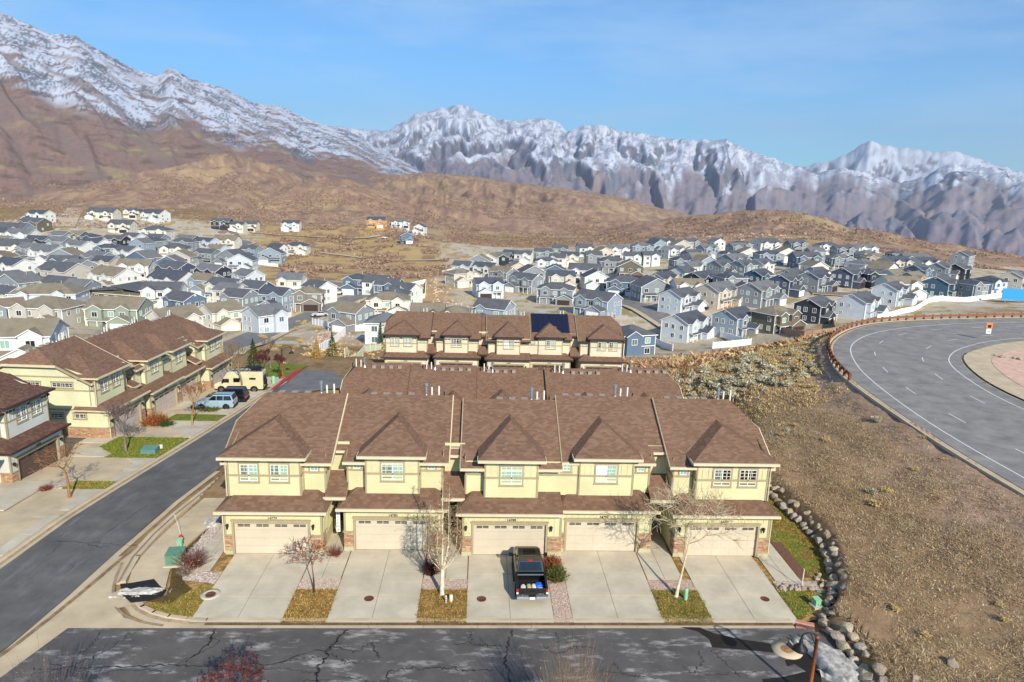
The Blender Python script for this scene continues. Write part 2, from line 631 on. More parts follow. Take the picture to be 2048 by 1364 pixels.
CTRL = [(-30, 10, 0), (0, 10, 0), (20, 10, 0), (-30, 45, 0), (0, 45, 0), (22, 45, .1), (0, 60, -.6), (20, 60, 0), (0, 72, -4.4), (20, 72, -3.6),
        (0, 90, -4.6), (23, 95, -4.8), (-12, 100, -4.6), (-27, 60, -.9), (-27, 80, -2.3), (-27, 100, -3.8), (-45, 60, -1), (-45, 90, -3), (-62, 80, -6),
        (-62, 50, -4), (-80, 60, -8), (26, 30, 1.1), (26, 45, 1.3), (27, 60, 1), (28, 80, -1.2), (28, 100, -4.6), (39, 42, 3.9), (41, 60, 3.9), (44, 78, 3.7), (37, 20, 3.7),
        (30, 10, 1.2), (36, 92, 0), (52, 98, 3.4), (60, 106, 3.2), (75, 113, 3.4), (100, 119, 3.4), (140, 124, 3.6), (60, 60, 3.9), (90, 80, 3.9), (120, 90, 3.9), (170, 110, 4), (60, 20, 4), (100, 30, 4),
        (60, 125, -3.5), (100, 138, -1.5), (150, 150, 0), (30, 125, -9), (0, 125, -8.5), (-20, 130, -10), (-45, 120, -8), (0, 112, -5), (20, 112, -5.4),
        PD(640, 700, 150), PD(560, 700, 140), PD(700, 690, 165), PD(470, 690, 165), PD(100, 700, 135), PD(240, 680, 165), PD(20, 660, 165), PD(380, 665, 185),
        PD(1350, 690, 205), PD(1290, 700, 190), PD(1490, 668, 205), PD(1580, 650, 215), PD(1650, 640, 222), PD(1740, 635, 230), PD(1800, 605, 255), PD(1890, 585, 285), PD(2010, 580, 300),
        PD(1190, 633, 235), PD(1080, 612, 265), PD(990, 590, 290), PD(920, 560, 325), PD(1000, 640, 215), PD(880, 640, 220), PD(800, 620, 245),
        PD(1500, 592, 262), PD(1650, 575, 290), PD(1300, 585, 300), PD(1150, 560, 340), PD(1450, 550, 320), PD(1600, 545, 335), PD(1800, 545, 350), PD(1950, 545, 400),
        PD(1500, 515, 430), PD(1650, 515, 430), PD(1800, 530, 420), PD(1350, 510, 440), PD(1200, 520, 420), PD(1050, 520, 440), PD(1300, 490, 520), PD(1550, 492, 500), PD(1900, 528, 480), PD(2040, 535, 520),
        PD(240, 660, 190), PD(100, 650, 190), PD(330, 620, 230), PD(560, 600, 250), PD(430, 640, 225), PD(640, 632, 235), PD(740, 590, 270), PD(700, 650, 212),
        PD(300, 575, 280), PD(150, 560, 290), PD(20, 560, 280), PD(450, 560, 305), PD(100, 520, 345), PD(300, 520, 360), PD(450, 520, 390), PD(60, 490, 400), PD(250, 480, 430), PD(600, 540, 360),
        PD(400, 480, 470), PD(230, 445, 520), PD(80, 435, 500), PD(300, 435, 560), PD(480, 447, 580), PD(590, 452, 600), PD(560, 490, 480), PD(720, 530, 420), PD(850, 545, 380), PD(680, 490, 520),
        PD(760, 452, 580), PD(860, 478, 540), PD(810, 488, 500), PD(900, 500, 600), PD(780, 510, 460), PD(1000, 500, 600), PD(1150, 488, 640), PD(10, 420, 620), PD(-150, 430, 600), PD(-300, 500, 500), PD(-300, 620, 300),
        PD(2200, 560, 520), PD(2300, 600, 300), PD(-200, 700, 180), PD(2300, 545, 700)]
_c = np.array(CTRL)


def _tps_k(d2):
    return np.where(d2 > 1e-9, .5 * d2 * np.log(np.maximum(d2, 1e-9)), 0)


_S = 100.0
_cx = _c[:, :2] / _S
_K = _tps_k(((_cx[:, None] - _cx[None]) ** 2).sum(-1)) + np.eye(len(_c)) * .02
_Pm = np.hstack([np.ones((len(_c), 1)), _cx])
_A = np.vstack([np.hstack([_K, _Pm]), np.hstack([_Pm.T, np.zeros((3, 3))])])
_W = np.linalg.solve(_A, np.concatenate([_c[:, 2], np.zeros(3)]))


def tps_exact(x, y):
    sh = np.shape(x)
    q = np.stack([np.ravel(x), np.ravel(y)], 1) / _S
    out = np.empty(len(q))
    for i in range(0, len(q), 40000):
        a = q[i:i + 40000]
        d2 = ((a[:, None] - _cx[None]) ** 2).sum(-1)
        out[i:i + 40000] = _tps_k(d2) @ _W[:-3] + _W[-3] + a @ _W[-2:]
    return out.reshape(sh)


_gxs, _gys = np.arange(-800, 801, 4.0), np.arange(-40, 801, 4.0)
_GX, _GY = np.meshgrid(_gxs, _gys)
_GZ = tps_exact(_GX, _GY)


def tps(x, y):
    u = ((x + 800) / 4).clip(0, len(_gxs) - 1.001)
    v = ((y + 40) / 4).clip(0, len(_gys) - 1.001)
    i, j = u.astype(int), v.astype(int)
    fu, fv = u - i, v - j
    return (_GZ[j, i] * (1 - fu) * (1 - fv) + _GZ[j, i + 1] * fu * (1 - fv) + _GZ[j + 1, i] * (1 - fu) * fv + _GZ[j + 1, i + 1] * fu * fv)


ROCKLINE = np.array([(19.5, 24), (20.2, 30), (20.45, 32.3), (20.2, 34.6), (22.2, 37), (23.3, 39.2), (24.5, 43), (24.6, 46.8), (24.3, 51.1), (23.6, 56), (23.4, 62)])


def zroad(y):
    return np.where(y > 47, -.062 * (y - 47), 0.0)


def rectmask(x, y, x0, x1, y0, y1, s):
    return sstep(x0 - s, x0, x) * (1 - sstep(x1, x1 + s, x)) * sstep(y0 - s, y0, y) * (1 - sstep(y1, y1 + s, y))


# highway: outer and inner edges (top view)
HW_OUT = np.array([(37.5, 5), (39.2, 25), (39.9, 45), (40.2, 53.2), (41.4, 64), (42.6, 72.5), (43.4, 76.1), (45.3, 82.4), (49.4, 91.5), (53.4, 97.5), (59.6, 104.5), (67.3, 110.4), (82, 114.8), (98, 118), (130, 123), (190, 130)])
HW_IN = np.array([(56.3, 5), (56.6, 45), (57.1, 66.2), (58.2, 73.4), (61.1, 80.9), (64.4, 86.6), (67.6, 89.6), (75.9, 95.3), (85, 98.9), (100, 102.5), (130, 107.5), (190, 113)])
HWZ = 4.0


def in_poly(x, y, poly):
    r = np.zeros(np.shape(x), bool)
    n = len(poly)
    j = n - 1
    for i in range(n):
        xi, yi = poly[i]
        xj, yj = poly[j]
        c = ((yi > y) != (yj > y)) & (x < (xj - xi) * (y - yi) / (yj - yi + 1e-12) + xi)
        r ^= c
        j = i
    return r


HW_POLY = np.vstack([HW_OUT, HW_IN[::-1]])


def dist_poly(x, y, line):
    d = np.full(np.shape(x), 1e9)
    for a, b in zip(line[:-1], line[1:]):
        ab = b - a
        t = np.clip(((x - a[0]) * ab[0] + (y - a[1]) * ab[1]) / (ab @ ab), 0, 1)
        d = np.minimum(d, (x - a[0] - t * ab[0]) ** 2 + (y - a[1] - t * ab[1]) ** 2)
    return np.sqrt(d)


# silhouettes: pixel skyline, distance of the crest, foot distance, exponent, spur height, spur sizes
LAYERS = [
    dict(n='far', sky=[(-200, 500), (1400, 420), (1500, 345), (1600, 333), (1650, 322), (1700, 303), (1725, 288), (1742, 278), (1760, 287), (1785, 292), (1850, 299), (1905, 300), (1950, 312), (1990, 328), (2048, 345), (2200, 360)], r=13500, foot=9000, p=1.1, spur=.14, L=(1200, 3000), snow=(-60, 300)),
    dict(n='mid', sky=[(-200, 500), (900, 400), (980, 330), (1050, 292), (1090, 285), (1130, 263), (1165, 250), (1210, 248), (1240, 261), (1280, 264), (1310, 270), (1350, 278), (1400, 276), (1430, 281), (1452, 275), (1490, 297), (1540, 313), (1590, 331), (1640, 345), (1680, 334), (1720, 340), (1760, 352), (1800, 366), (1850, 352), (1900, 326), (1930, 331), (1960, 330), (2048, 343), (2300, 330)], r=8200, foot=2000, p=1.3, spur=.2, L=(900, 2600), snow=(-20, 300)),
    dict(n='centre', sky=[(500, 300), (600, 262), (640, 248), (700, 256), (770, 261), (800, 246), (830, 226), (880, 217), (925, 208), (960, 222), (1000, 240), (1040, 240), (1080, 235), (1110, 240), (1135, 262), (1200, 300), (1300, 340), (1500, 420), (2300, 600)], r=9600, foot=2300, p=1.25, spur=.15, L=(900, 2800), snow=(20, 330)),
    dict(n='left', sky=[(-500, -230), (-200, -60), (0, 22), (50, 44), (100, 66), (150, 68), (200, 100), (260, 134), (310, 150), (342, 133), (380, 156), (450, 176), (510, 206), (560, 211), (620, 240), (700, 262), (760, 296), (850, 335), (950, 372), (1050, 385), (1120, 440), (1200, 560), (2300, 600)], r=5200, foot=900, p=1.2, spur=.045, L=(560, 2600), snow=(330, 520)),
    dict(n='dome', sky=[(-200, 360), (0, 372), (130, 352), (200, 331), (300, 313), (400, 303), (450, 300), (500, 310), (600, 335), (700, 347), (760, 352), (850, 345), (940, 351), (1040, 366), (1130, 376), (1200, 387), (1260, 396), (1300, 411), (1380, 428), (1450, 440), (1600, 520), (2300, 600)], r=2100, foot=760, p=.8, spur=.14, L=(110, 420), snow=None),
    dict(n='near', sky=[(-200, 560), (250, 470), (350, 420), (450, 395), (540, 375), (620, 362), (690, 357), (740, 374), (800, 398), (900, 436), (1000, 468), (1090, 482), (1130, 494), (1200, 530), (2300, 640)], r=1150, foot=640, p=.8, spur=.1, L=(70, 260), snow=None),
    dict(n='right', sky=[(-200, 640), (880, 540), (950, 505), (1080, 492), (1170, 470), (1250, 449), (1300, 441), (1380, 432), (1450, 425), (1530, 418), (1600, 424), (1650, 435), (1700, 455), (1760, 462), (1800, 470), (1900, 488), (2048, 512), (2300, 540)], r=800, foot=540, p=.8, spur=.1, L=(60, 200), snow=None),
]
for L_ in LAYERS:
    az, el = [], []
    for p_ in L_['sky']:
        v_ = ray(*p_)
        az.append(math.atan2(v_[0], v_[1]))
        el.append(v_[2] / math.hypot(v_[0], v_[1]))
    L_['az'], L_['el'] = np.array(az), np.array(el)


def relief(x, y):
    """height and index of the landform (0 = the bench itself)"""
    r = np.hypot(x, y)
    az = np.arctan2(x, y)
    far = r > 520
    z = tps(np.where(r > 780, x * 780 / r, x), np.where(r > 780, y * 780 / r, y))
    z = z - (r - 780).clip(0, 3000) * (.012 + .08 * sstep(.12, .3, az))
    z0_ = z.copy()
    lay = np.zeros(np.shape(x), int)
    S = np.zeros(np.shape(x))
    snowv = np.full(np.shape(x), -1.0)
    for k in range(len(LAYERS) - 1, -1, -1):
        L_ = LAYERS[k]
        e = np.interp(az, L_['az'], L_['el'])
        jag = fbm(az * 90 + k * 9, az * 0 + k, 4) * (.0035 if k < 3 else (.0018 if k == 3 else .0008))
        e = e + jag * (1 if k < 4 else 1)
        R0 = L_['r'] * (1 + .06 * np.sin(az * 9 + k))
        zr = CAMH + e * R0
        zb = z0_ - .5 if k > 3 else (-15.0 if k > 2 else -15 - 215 * sstep(.0, .3, az))
        s = ((r - L_['foot']) / (R0 - L_['foot'])).clip(0, 1) ** L_['p']
        h = (zr - zb)
        # spurs run down from the crest towards the valley
        wx = fbm(x / L_['L'][1] + k, y / L_['L'][1], 3) * .5
        sk = (1.5 if k % 2 else -1.5) * np.sin(az * 7 + k)
        n_ = ridged((az * L_['r']) / L_['L'][0] + wx * 3.0 + sk * (r - L_['foot']) / L_['L'][1] * .8, r / L_['L'][1] * 1.1 + wx * 2, 5, .44)
        zz = zb + h * s + (n_ - .62) * h * L_['spur'] * 4 * (s * (1 - s ** 3)).clip(0)
        if k < 4:
            # sharp spurs with herringbone gullies on their flanks
            wv = fbm(az * 20 + k * 7, r / L_['L'][1] / 1.3, 3)
            if k == 3:
                lat = s * 4.5 + az * 11 + wv * .9
            else:
                lat = az * L_['r'] / L_['L'][0] / 1.45 + wv * 1.1 + np.sin(az * 6.5 + k) * 3.2 * (1 - s)
            cell = np.floor(lat)
            jit = .25 * np.sin(cell * 12.9 + k)
            fr = lat - cell - .5 - jit
            d = np.abs(np.where(fr < 0, fr / (.5 + jit), fr / (.5 - jit)))
            q = (r / L_['L'][1] * 7.5 + d * .75 + cell * .37 + .5 * fbm(az * 60, r / 500, 2))
            d2 = np.abs((q % 1) - .5) * 2
            q3 = q * 2.3 + np.sign(fr) * d * .6
            d3 = np.abs((q3 % 1) - .5) * 2
            amp = (s * (1.02 - s)).clip(0) ** .8
            A_ = (.26, .3, .3, .07)[k]
            zz = zb + h * s + (n_ - .62) * h * L_['spur'] * 1.2 * amp - h * A_ * amp * (d - .35) - h * A_ * .3 * amp * d2 * (.25 + d)
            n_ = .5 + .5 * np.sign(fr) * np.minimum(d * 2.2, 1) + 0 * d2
            gl = np.where(zz > z, d2 * .6 + d3 * .4, 0)
        zz = np.where(r > R0, zr - (r - R0) * .45, zz)
        # nothing may rise above the crest line seen from the bench
        zz = np.minimum(zz, CAMH + e * r)
        zz = np.where(r < L_['foot'] + 1, -1e6, zz)
        m = zz > z
        z = np.where(m, zz, z)
        lay = np.where(m, k + 1, lay)
        S = np.where(m, s, S)
        snowv = np.where(m, n_, snowv)
    return z, lay, S, snowv


def site(x, y, z):
    """levelled ground around the town houses, streets and the highway bench"""
    # rock edge: the ground behind the boulders stands higher
    pad = np.where(y < 58, 0.0, -.5 * (y - 58)).clip(-4.55, 0)
    xr = np.interp(y, ROCKLINE[:, 1], ROCKLINE[:, 0])
    m = sstep(-33, -30, x) * (1 - sstep(0, 1, (x - xr) / (.9 + .35 * (y - 50).clip(0, 30)))) * (1 - sstep(112, 118, y)) * sstep(-20, 0, y)
    pad = np.where(x < -19.5, np.maximum(pad, zroad(y)), pad)
    z = z * (1 - m) + pad * m
    m = rectmask(x, y, -52, -20.5, 8, 104, 5)
    m = np.where(x > -22, m * 0 + np.where(y > 60, m, 0), m)
    z = z * (1 - m) + zroad(y) * m
    d = dist_poly(x, y, HW_OUT)
    inside = in_poly(x, y, HW_POLY)
    z = np.where(inside, HWZ - .35, z)
    di = dist_poly(x, y, HW_IN)
    z = np.where(~inside & (d < 3), z + (HWZ - .12 - z) * (1 - d / 3).clip(0, 1), z)
    z = np.where(~inside & (x > 57) & (y < np.interp(x, HW_IN[4:, 0], HW_IN[4:, 1])), HWZ - .3, z)
    return z


def H(x, y):
    x = np.asarray(x, float)
    y = np.asarray(y, float)
    z, lay, S, sv = relief(x, y)
    near = np.hypot(x, y) < 260
    return np.where(near, site(x, y, z), z)


def Hs(x, y):
    return float(H(np.array([x]), np.array([y]))[0])


def hit(px, py, up=0.0, tmin=30, tmax=1400):
    """where the direction (px, py) meets the ground raised by up"""
    v = ray(px, py)
    ts = np.geomspace(tmin, tmax, 500)
    X, Y, Z = v[0] * ts, v[1] * ts, CAMH + v[2] * ts
    g = H(X, Y) + up
    k = np.argmax(Z < g)
    if Z[k] >= g[k] or k == 0:
        k = len(ts) - 1
    a, b = ts[k - 1], ts[k]
    fa, fb = Z[k - 1] - g[k - 1], Z[k] - g[k]
    t = a + (b - a) * fa / (fa - fb + 1e-9)
    return float(v[0] * t), float(v[1] * t), float(t)


def build_terrain():
    NA, NR = 1200, 580
    az = np.linspace(R_(-58), R_(62), NA)
    rr = np.geomspace(12, 15500, NR)
    # denser rows in the hillside and the hills
    A, Rr = np.meshgrid(az, rr)
    X, Y = np.sin(A) * Rr, np.cos(A) * Rr
    z, lay, S, sv = relief(X, Y)
    z = np.where(Rr < 260, site(X, Y, z), z)
    bumps = fbm(X / 5, Y / 5, 4) * .35 * (Rr < 400)
    flat = (rectmask(X, Y, -60, 21, 5, 112, 3) > .01) | (in_poly(X, Y, HW_POLY))
    hillm = np.where(flat | ((X > 15) & (X < np.interp(Y, ROCKLINE[:, 1], ROCKLINE[:, 0])) & (Y < 60)), 0, 1) * sstep(0, 2, X - np.interp(Y, ROCKLINE[:, 1], ROCKLINE[:, 0]) + 100 * (X < 0))
    z = z + bumps * np.where(Rr < 140, hillm, .6)
    paved = (rectmask(X, Y, -52, 21, 5, 108, 1) > .3) | ((X > 15) & (X < np.interp(Y, ROCKLINE[:, 1], ROCKLINE[:, 0]) + .3) & (Y < 59))
    z = np.where(paved & (Rr < 130), z - .22, z)
    hill = lay >= 5
    z = z + np.where(hill, (ridged(X / 270 + .4 * fbm(X / 160, Y / 160, 2), Y / 420, 2) - .62) * 30 * sstep(0, .25, S) * (1 - S ** 4) + (ridged(X / 55, Y / 80, 3) - .6) * 3 + fbm(X / 12, Y / 12, 3) * 1.0, 0) * sstep(560, 900, Rr)
    # ---- cover colours
    c = np.zeros(X.shape + (3,))
    s3 = lambda *k: np.array(srgb(*k)[:3])
    n1 = fbm(X / 14, Y / 14, 5)
    n2 = fbm(X / 60 + 5, Y / 60, 4)
    n3 = fbm(X / 3 + 9, Y / 3, 3)

    def mixa(c, col, m):
        return c * (1 - m[..., None]) + col * m[..., None]
    # bench: dry grass, bare earth
    c[:] = s3(146, 122, 90)
    c = mixa(c, s3(170, 144, 96), sstep(0, .35, n1))
    c = mixa(c, s3(118, 98, 74), sstep(.02, .4, n3) * .7)
    # hillside by the highway: brown thatch, pinkish gravel towards the kerb
    hs = (Rr < 125) & (X > 20)
    dk = dist_poly(X, Y, HW_OUT)
    c = mixa(c, s3(158, 130, 100), hs * .7)
    c = mixa(c, s3(178, 150, 130), hs * sstep(11, 2, dk) * (.65 + .3 * sstep(-.2, .3, n1)))
    c = mixa(c, s3(128, 112, 60), hs * sstep(.1, .5, n1) * .5 * sstep(70, 40, Y))
    # town
    tn = (Rr > 165) & (Rr < 640) & ((lay == 0) | (S < .012))
    c = mixa(c, s3(196, 182, 156), tn * .8)
    c = mixa(c, s3(150, 134, 84), tn * sstep(.05, .2, fbm(X / 11 + 3, Y / 11, 3)) * .8)
    c = mixa(c, s3(196, 188, 176), tn * sstep(.12, .25, fbm(X / 9, Y / 9 + 7, 2)) * .8)
    c = mixa(c, s3(156, 104, 74), tn * sstep(.3, .45, n2) * .6)
    field = tn * sstep(.15, .11, np.abs(A - ray_az(710, 520)) + .05 * n2) * sstep(225, 260, Rr)
    fcol = np.where((n1 > .12)[..., None], s3(140, 112, 84), s3(176, 148, 100))
    c = c * (1 - .9 * field[..., None]) + fcol * .9 * field[..., None]
    # scrubby hills
    hc = s3(150, 122, 104) * np.ones_like(c)
    hc = mixa(hc, s3(172, 146, 116), sstep(-.2, .3, n1))
    hc = mixa(hc, s3(138, 112, 96), sstep(-.05, .3, fbm(X / 9, Y / 26, 4)) * .55)
    hc = mixa(hc, s3(128, 100, 90), sstep(.1, .45, fbm(X / 30, Y / 30 + 4, 5)) * .8)
    hc = mixa(hc, s3(168, 144, 112), sstep(.2, .42, fbm(X / 130, Y / 130 + 2, 5)))
    hc = mixa(hc, s3(156, 146, 98), sstep(.3, .5, fbm(X / 170 + 8, Y / 170, 4)) * .35)
    c = np.where((lay >= 5)[..., None], hc, c)
    tr = (lay >= 5) & (Rr > 600)
    # left mountain: brown slope, olive rocks, then snow with rock bands and trees
    zw = z
    lm = lay == 4
    mc = s3(144, 118, 106) * np.ones_like(c)
    mc = mixa(mc, s3(120, 100, 90), sstep(.0, .3, fbm(A * 260, Rr / 60, 4)) * .6)
    mc = mixa(mc, s3(170, 156, 112), sstep(.14, .3, fbm(X / 130 + 1, Y / 200, 5)) * sstep(420, 60, zw) * .5)
    mc = mixa(mc, s3(92, 84, 72), sstep(.12, .35, fbm(X / 60 + 1, Y / 60, 5)) * .6)
    snow_l = sstep(-60, 70, zw - 300 - 130 * fbm(A * 14, Rr / 900, 4) - (A - ray_az(350, 300)) * -420 + 130)
    snow_l = snow_l * sstep(1500, 2300, Rr)
    pat = sstep(-.12, .06, fbm(X / 70, Y / 190, 5) + .5 * (snow_l - .5) + .12 * (sv - .5))
    mc = mixa(mc, s3(202, 208, 220), (snow_l * pat))
    lane = S * 4.5 + A * 11
    band = sstep(.05, .2, fbm(lane * 2.6, A * 9 - lane * .3, 5)) * sstep(1.0, .5, S)
    mc = mixa(mc, s3(134, 116, 108), band * .75)
    treep = sstep(.08, .14, fbm(A * 520, Rr / 30, 3) * .7 + fbm(A * 30, Rr / 500, 3) * .5)
    mc = mixa(mc, s3(84, 92, 102), treep * sstep(.1, .6, snow_l) * .8)
    rockb = sstep(.14, .24, fbm(A * 50 + Rr / 700, Rr / 160, 5))
    mc = mixa(mc, s3(138, 130, 134), rockb * snow_l * .5)
    c = np.where(lm[..., None], mc, c)
    # distant ranges
    for k in (1, 2, 3):
        L_ = LAYERS[k - 1]
        m = lay == k
        if not m.any():
            continue
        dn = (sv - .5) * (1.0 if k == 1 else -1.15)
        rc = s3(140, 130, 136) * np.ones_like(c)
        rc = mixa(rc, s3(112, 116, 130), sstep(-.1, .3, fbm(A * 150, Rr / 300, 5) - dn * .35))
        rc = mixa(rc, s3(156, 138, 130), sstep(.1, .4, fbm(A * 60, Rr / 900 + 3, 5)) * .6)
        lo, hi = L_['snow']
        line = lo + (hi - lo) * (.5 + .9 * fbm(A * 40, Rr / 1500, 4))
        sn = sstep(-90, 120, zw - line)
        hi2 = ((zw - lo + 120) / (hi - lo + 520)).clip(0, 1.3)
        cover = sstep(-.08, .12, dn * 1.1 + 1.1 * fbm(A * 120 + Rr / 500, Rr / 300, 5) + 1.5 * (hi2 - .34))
        rc = mixa(rc, s3(216, 221, 232), sn * cover)
        fr = sstep(-.04, .08, fbm(A * 520, Rr / 60, 4) * .5 + fbm(A * 75 + 3, Rr / 500, 3) * .6)
        rc = mixa(rc, s3(72, 80, 96), fr * sn * (.55 if k > 1 else .25))
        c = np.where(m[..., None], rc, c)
    v = np.stack([X.ravel(), Y.ravel(), z.ravel()], 1)
    i = np.arange(NR * NA).reshape(NR, NA)
    f = np.stack([i[:-1, :-1].ravel(), i[:-1, 1:].ravel(), i[1:, 1:].ravel(), i[1:, :-1].ravel()], 1)
    # split into ground (the bench and town) and hills, sharing the border
    fr_ = np.broadcast_to(np.arange(NR - 1)[:, None], (NR - 1, NA - 1)).ravel()
    rcut = np.searchsorted(rr, 560)
    for name, msk in (('ground', fr_ < rcut), ('hills', (fr_ >= rcut) & (fr_ < np.searchsorted(rr, 2300))), ('mountains', fr_ >= np.searchsorted(rr, 2300))):
        ff = f[msk]
        used = np.unique(ff)
        remap = np.zeros(len(v), np.int64)
        remap[used] = np.arange(len(used))
        me = np_mesh(name, v[used], remap[ff], M['terrain'], True, col=c.reshape(-1, 3)[used])
        tag(link(name, me), kind='structure')


def ray_az(px, py):
    v = ray(px, py)
    return math.atan2(v[0], v[1])


build_terrain()

# ------------------------------------------------------------------ town houses
SLOPE = .517
M['vent_grey'] = mat('weathered_vent', srgb(150, 142, 130), .7, .08, 4)
_wcache = {}


def window_mesh(kind, w, h):
    """tan casing, white frame with grid in the upper part, two panes; front faces -y, origin at the lower left corner"""
    k = (kind, round(w, 2), round(h, 2))
    if k in _wcache:
        return _wcache[k]
    trimk, gl, gr, cols, grid = kind
    t = .11
    cs = MB()
    cs.box(-t, 0, -.05, .02, -t, h + t); cs.box(w, w + t, -.05, .02, -t, h + t)
    cs.box(0, w, -.05, .02, h, h + t); cs.box(-.0, w, -.05, .02, -t, 0)
    cs.box(-t - .05, w + t + .05, -.07, .02, h + t, h + t + .05); cs.box(-t - .03, w + t + .03, -.075, .02, -t - .04, -t)
    fr = MB()
    e = .034
    fr.box(0, e, -.03, .02, 0, h); fr.box(w - e, w, -.03, .02, 0, h); fr.box(e, w - e, -.03, .02, 0, e); fr.box(e, w - e, -.03, .02, h - e, h)
    if cols == 2:
        fr.box(w / 2 - .028, w / 2 + .028, -.035, .02, e, h - e)
    if grid:
        zt = h * .56 if h > .8 else h * .5
        n = 4 if cols == 2 else 2
        for i in range(1, n):
            if cols == 2 and i == 2:
                continue
            x = w * i / n
            fr.box(x - .009, x + .009, -.012, .02, zt if h > .8 else e, h - e)
        fr.box(e, w - e, -.013, .021, zt - .012, zt + .012)
        if h > .8:
            fr.box(e, w - e, -.0135, .0205, (zt + h) / 2 - .012, (zt + h) / 2 + .012)
    ps = []
    xs = [(e, w / 2 - .035, gl), (w / 2 + .035, w - e, gr)] if cols == 2 else [(e, w - e, gl)]
    for a, b, g in xs:
        p = MB()
        p.box(a, b, .0, .012, e, h - e)
        ps.append(p.mesh('pane', M[g]))
    _wcache[k] = (cs.mesh('window', M[trimk]), fr.mesh('frame', M['vinyl']), ps)
    return _wcache[k]


def window(parent, x, z, w, h, y, kind, rz=0, name='window'):
    cs, fr, ps = window_mesh(kind, w, h)
    o = link(name, cs, parent, (x, y, z), (0, 0, rz))
    link('frame', fr, o)
    for p in ps:
        link('pane', p, o)
    return o


def lap_wall(mb, p0, p1, z0, z1, nrm, m=0, lap=.2):
    """lapped boards between z0 and z1 along p0-p1, bulging towards nrm"""
    n = max(1, int(round((z1 - z0) / lap)))
    d = (z1 - z0) / n
    for i in range(n):
        a, b = z0 + i * d, z0 + (i + 1) * d
        o = .022
        q = [(p0[0] + nrm[0] * o, p0[1] + nrm[1] * o), (p1[0] + nrm[0] * o, p1[1] + nrm[1] * o)]
        mb.quad((q[0][0], q[0][1], a), (q[1][0], q[1][1], a), (p1[0], p1[1], b), (p0[0], p0[1], b), m)
        mb.quad((p0[0], p0[1], a), (p1[0], p1[1], a), (q[1][0], q[1][1], a), (q[0][0], q[0][1], a), m)


def battens(mb, p0, p1, z0, z1, nrm, m=0, step=.41):
    L = math.hypot(p1[0] - p0[0], p1[1] - p0[1])
    n = max(1, int(L / step))
    dx, dy = (p1[0] - p0[0]) / L, (p1[1] - p0[1]) / L
    for i in range(1, n):
        s = L * i / n
        cx, cy = p0[0] + dx * s, p0[1] + dy * s
        a = (cx - dx * .025, cy - dy * .025)
        b = (cx + dx * .025, cy + dy * .025)
        mb.prism([(a[0], a[1], z0), (b[0], b[1], z0), (b[0] + nrm[0] * .03, b[1] + nrm[1] * .03, z0), (a[0] + nrm[0] * .03, a[1] + nrm[1] * .03, z0)], (0, 0, z1 - z0), m)


def stone_face(mb, x0, x1, y, z0, z1, r, axis='x', s=-1):
    """courses of ledge stones, each with its own depth"""
    z = z0
    while z < z1 - .03:
        h = min(r.choice((.09, .12, .15)), z1 - z)
        x = x0
        while x < x1 - .03:
            w = min(r.uniform(.18, .45), x1 - x)
            d = r.uniform(.03, .075) * s
            if axis == 'x':
                mb.box(x + .006, x + w - .006, y + d, y - .02 * s, z + .006, z + h - .006)
            else:
                mb.box(y - .02 * s, y + d, x + .006, x + w - .006, z + .006, z + h - .006)
            x += w
        z += h


def lantern(parent, x, y, z, s=-1):
    m = MB()
    m.box(x - .05, x + .05, y - .03, y, z - .1, z + .12)
    m.tube((x, y, z + .1), (x, y - .16, z + .16), .015, n=5)
    m.lathe([(.01, .2), (.1, .12), (.11, .1)], 8, (x, y - .16, z))
    m.lathe([(.03, -.2), (.05, -.17), (.095, .1)], 8, (x, y - .16, z))
    return m.obj('wall_lantern', M['black'], parent)


def text_obj(name, body, size, matl, parent, loc, rot=(math.pi / 2, 0, 0), ext=.01, align='CENTER'):
    c = bpy.data.curves.new(name, 'FONT')
    c.body = body
    c.size = size
    c.extrude = ext
    c.align_x = align
    c.resolution_u = 3
    t = bpy.data.objects.new(name, c)
    scene.collection.objects.link(t)
    bpy.context.view_layer.update()
    me = bpy.data.meshes.new_from_object(t)
    bpy.data.objects.remove(t)
    me.materials.clear()
    me.materials.append(matl)
    return link(name, me, parent, loc, rot)


_gcache = {}


def garage_door(parent, x, y, W_, Hd, dm, trimm):
    k = (round(W_, 2), dm)
    if k not in _gcache:
        ms = []
        n = 4
        h = (Hd - .02) / n
        for i in range(n):
            mb = MB()
            mb.box(0, W_, 0, .05, i * h + .006, (i + 1) * h - .006)
            nc = 8
            if i == n - 1:
                # window row: two lights in four groups, split by a bar
                for g in range(4):
                    gx = W_ * (g + .5) / 4
                    for q in (-1, 1):
                        mb.box(gx + q * .21 - .19, gx + q * .21 + .19, -.006, .001, i * h + .24, i * h + .41, 1)
                        mb.box(gx + q * .21 - .19, gx + q * .21 + .19, -.012, -.0065, i * h + .315, i * h + .335, 0)
            else:
                for j in range(nc):
                    cx = W_ * (j + .5) / nc
                    mb.box(cx - W_ / nc * .42, cx + W_ / nc * .42, -.014, .001, i * h + .1, i * h + .47, 0)
            ms.append(mb.mesh('panel', [M[dm], M['glass_dark']]))
        fr = MB()
        t = .13
        fr.box(-t, 0, -.2, .04, 0, Hd + t); fr.box(W_, W_ + t, -.2, .04, 0, Hd + t); fr.box(0, W_, -.2, .04, Hd, Hd + t)
        fr.box(-t - .06, W_ + t + .06, -.235, .04, Hd + t, Hd + t + .08)
        _gcache[k] = (ms, fr.mesh('garage_door', M[trimm]))
    ms, fr = _gcache[k]
    o = link('garage_door', fr, parent, (x, y, 0))
    for m in ms:
        link('panel', m, o)
    return o


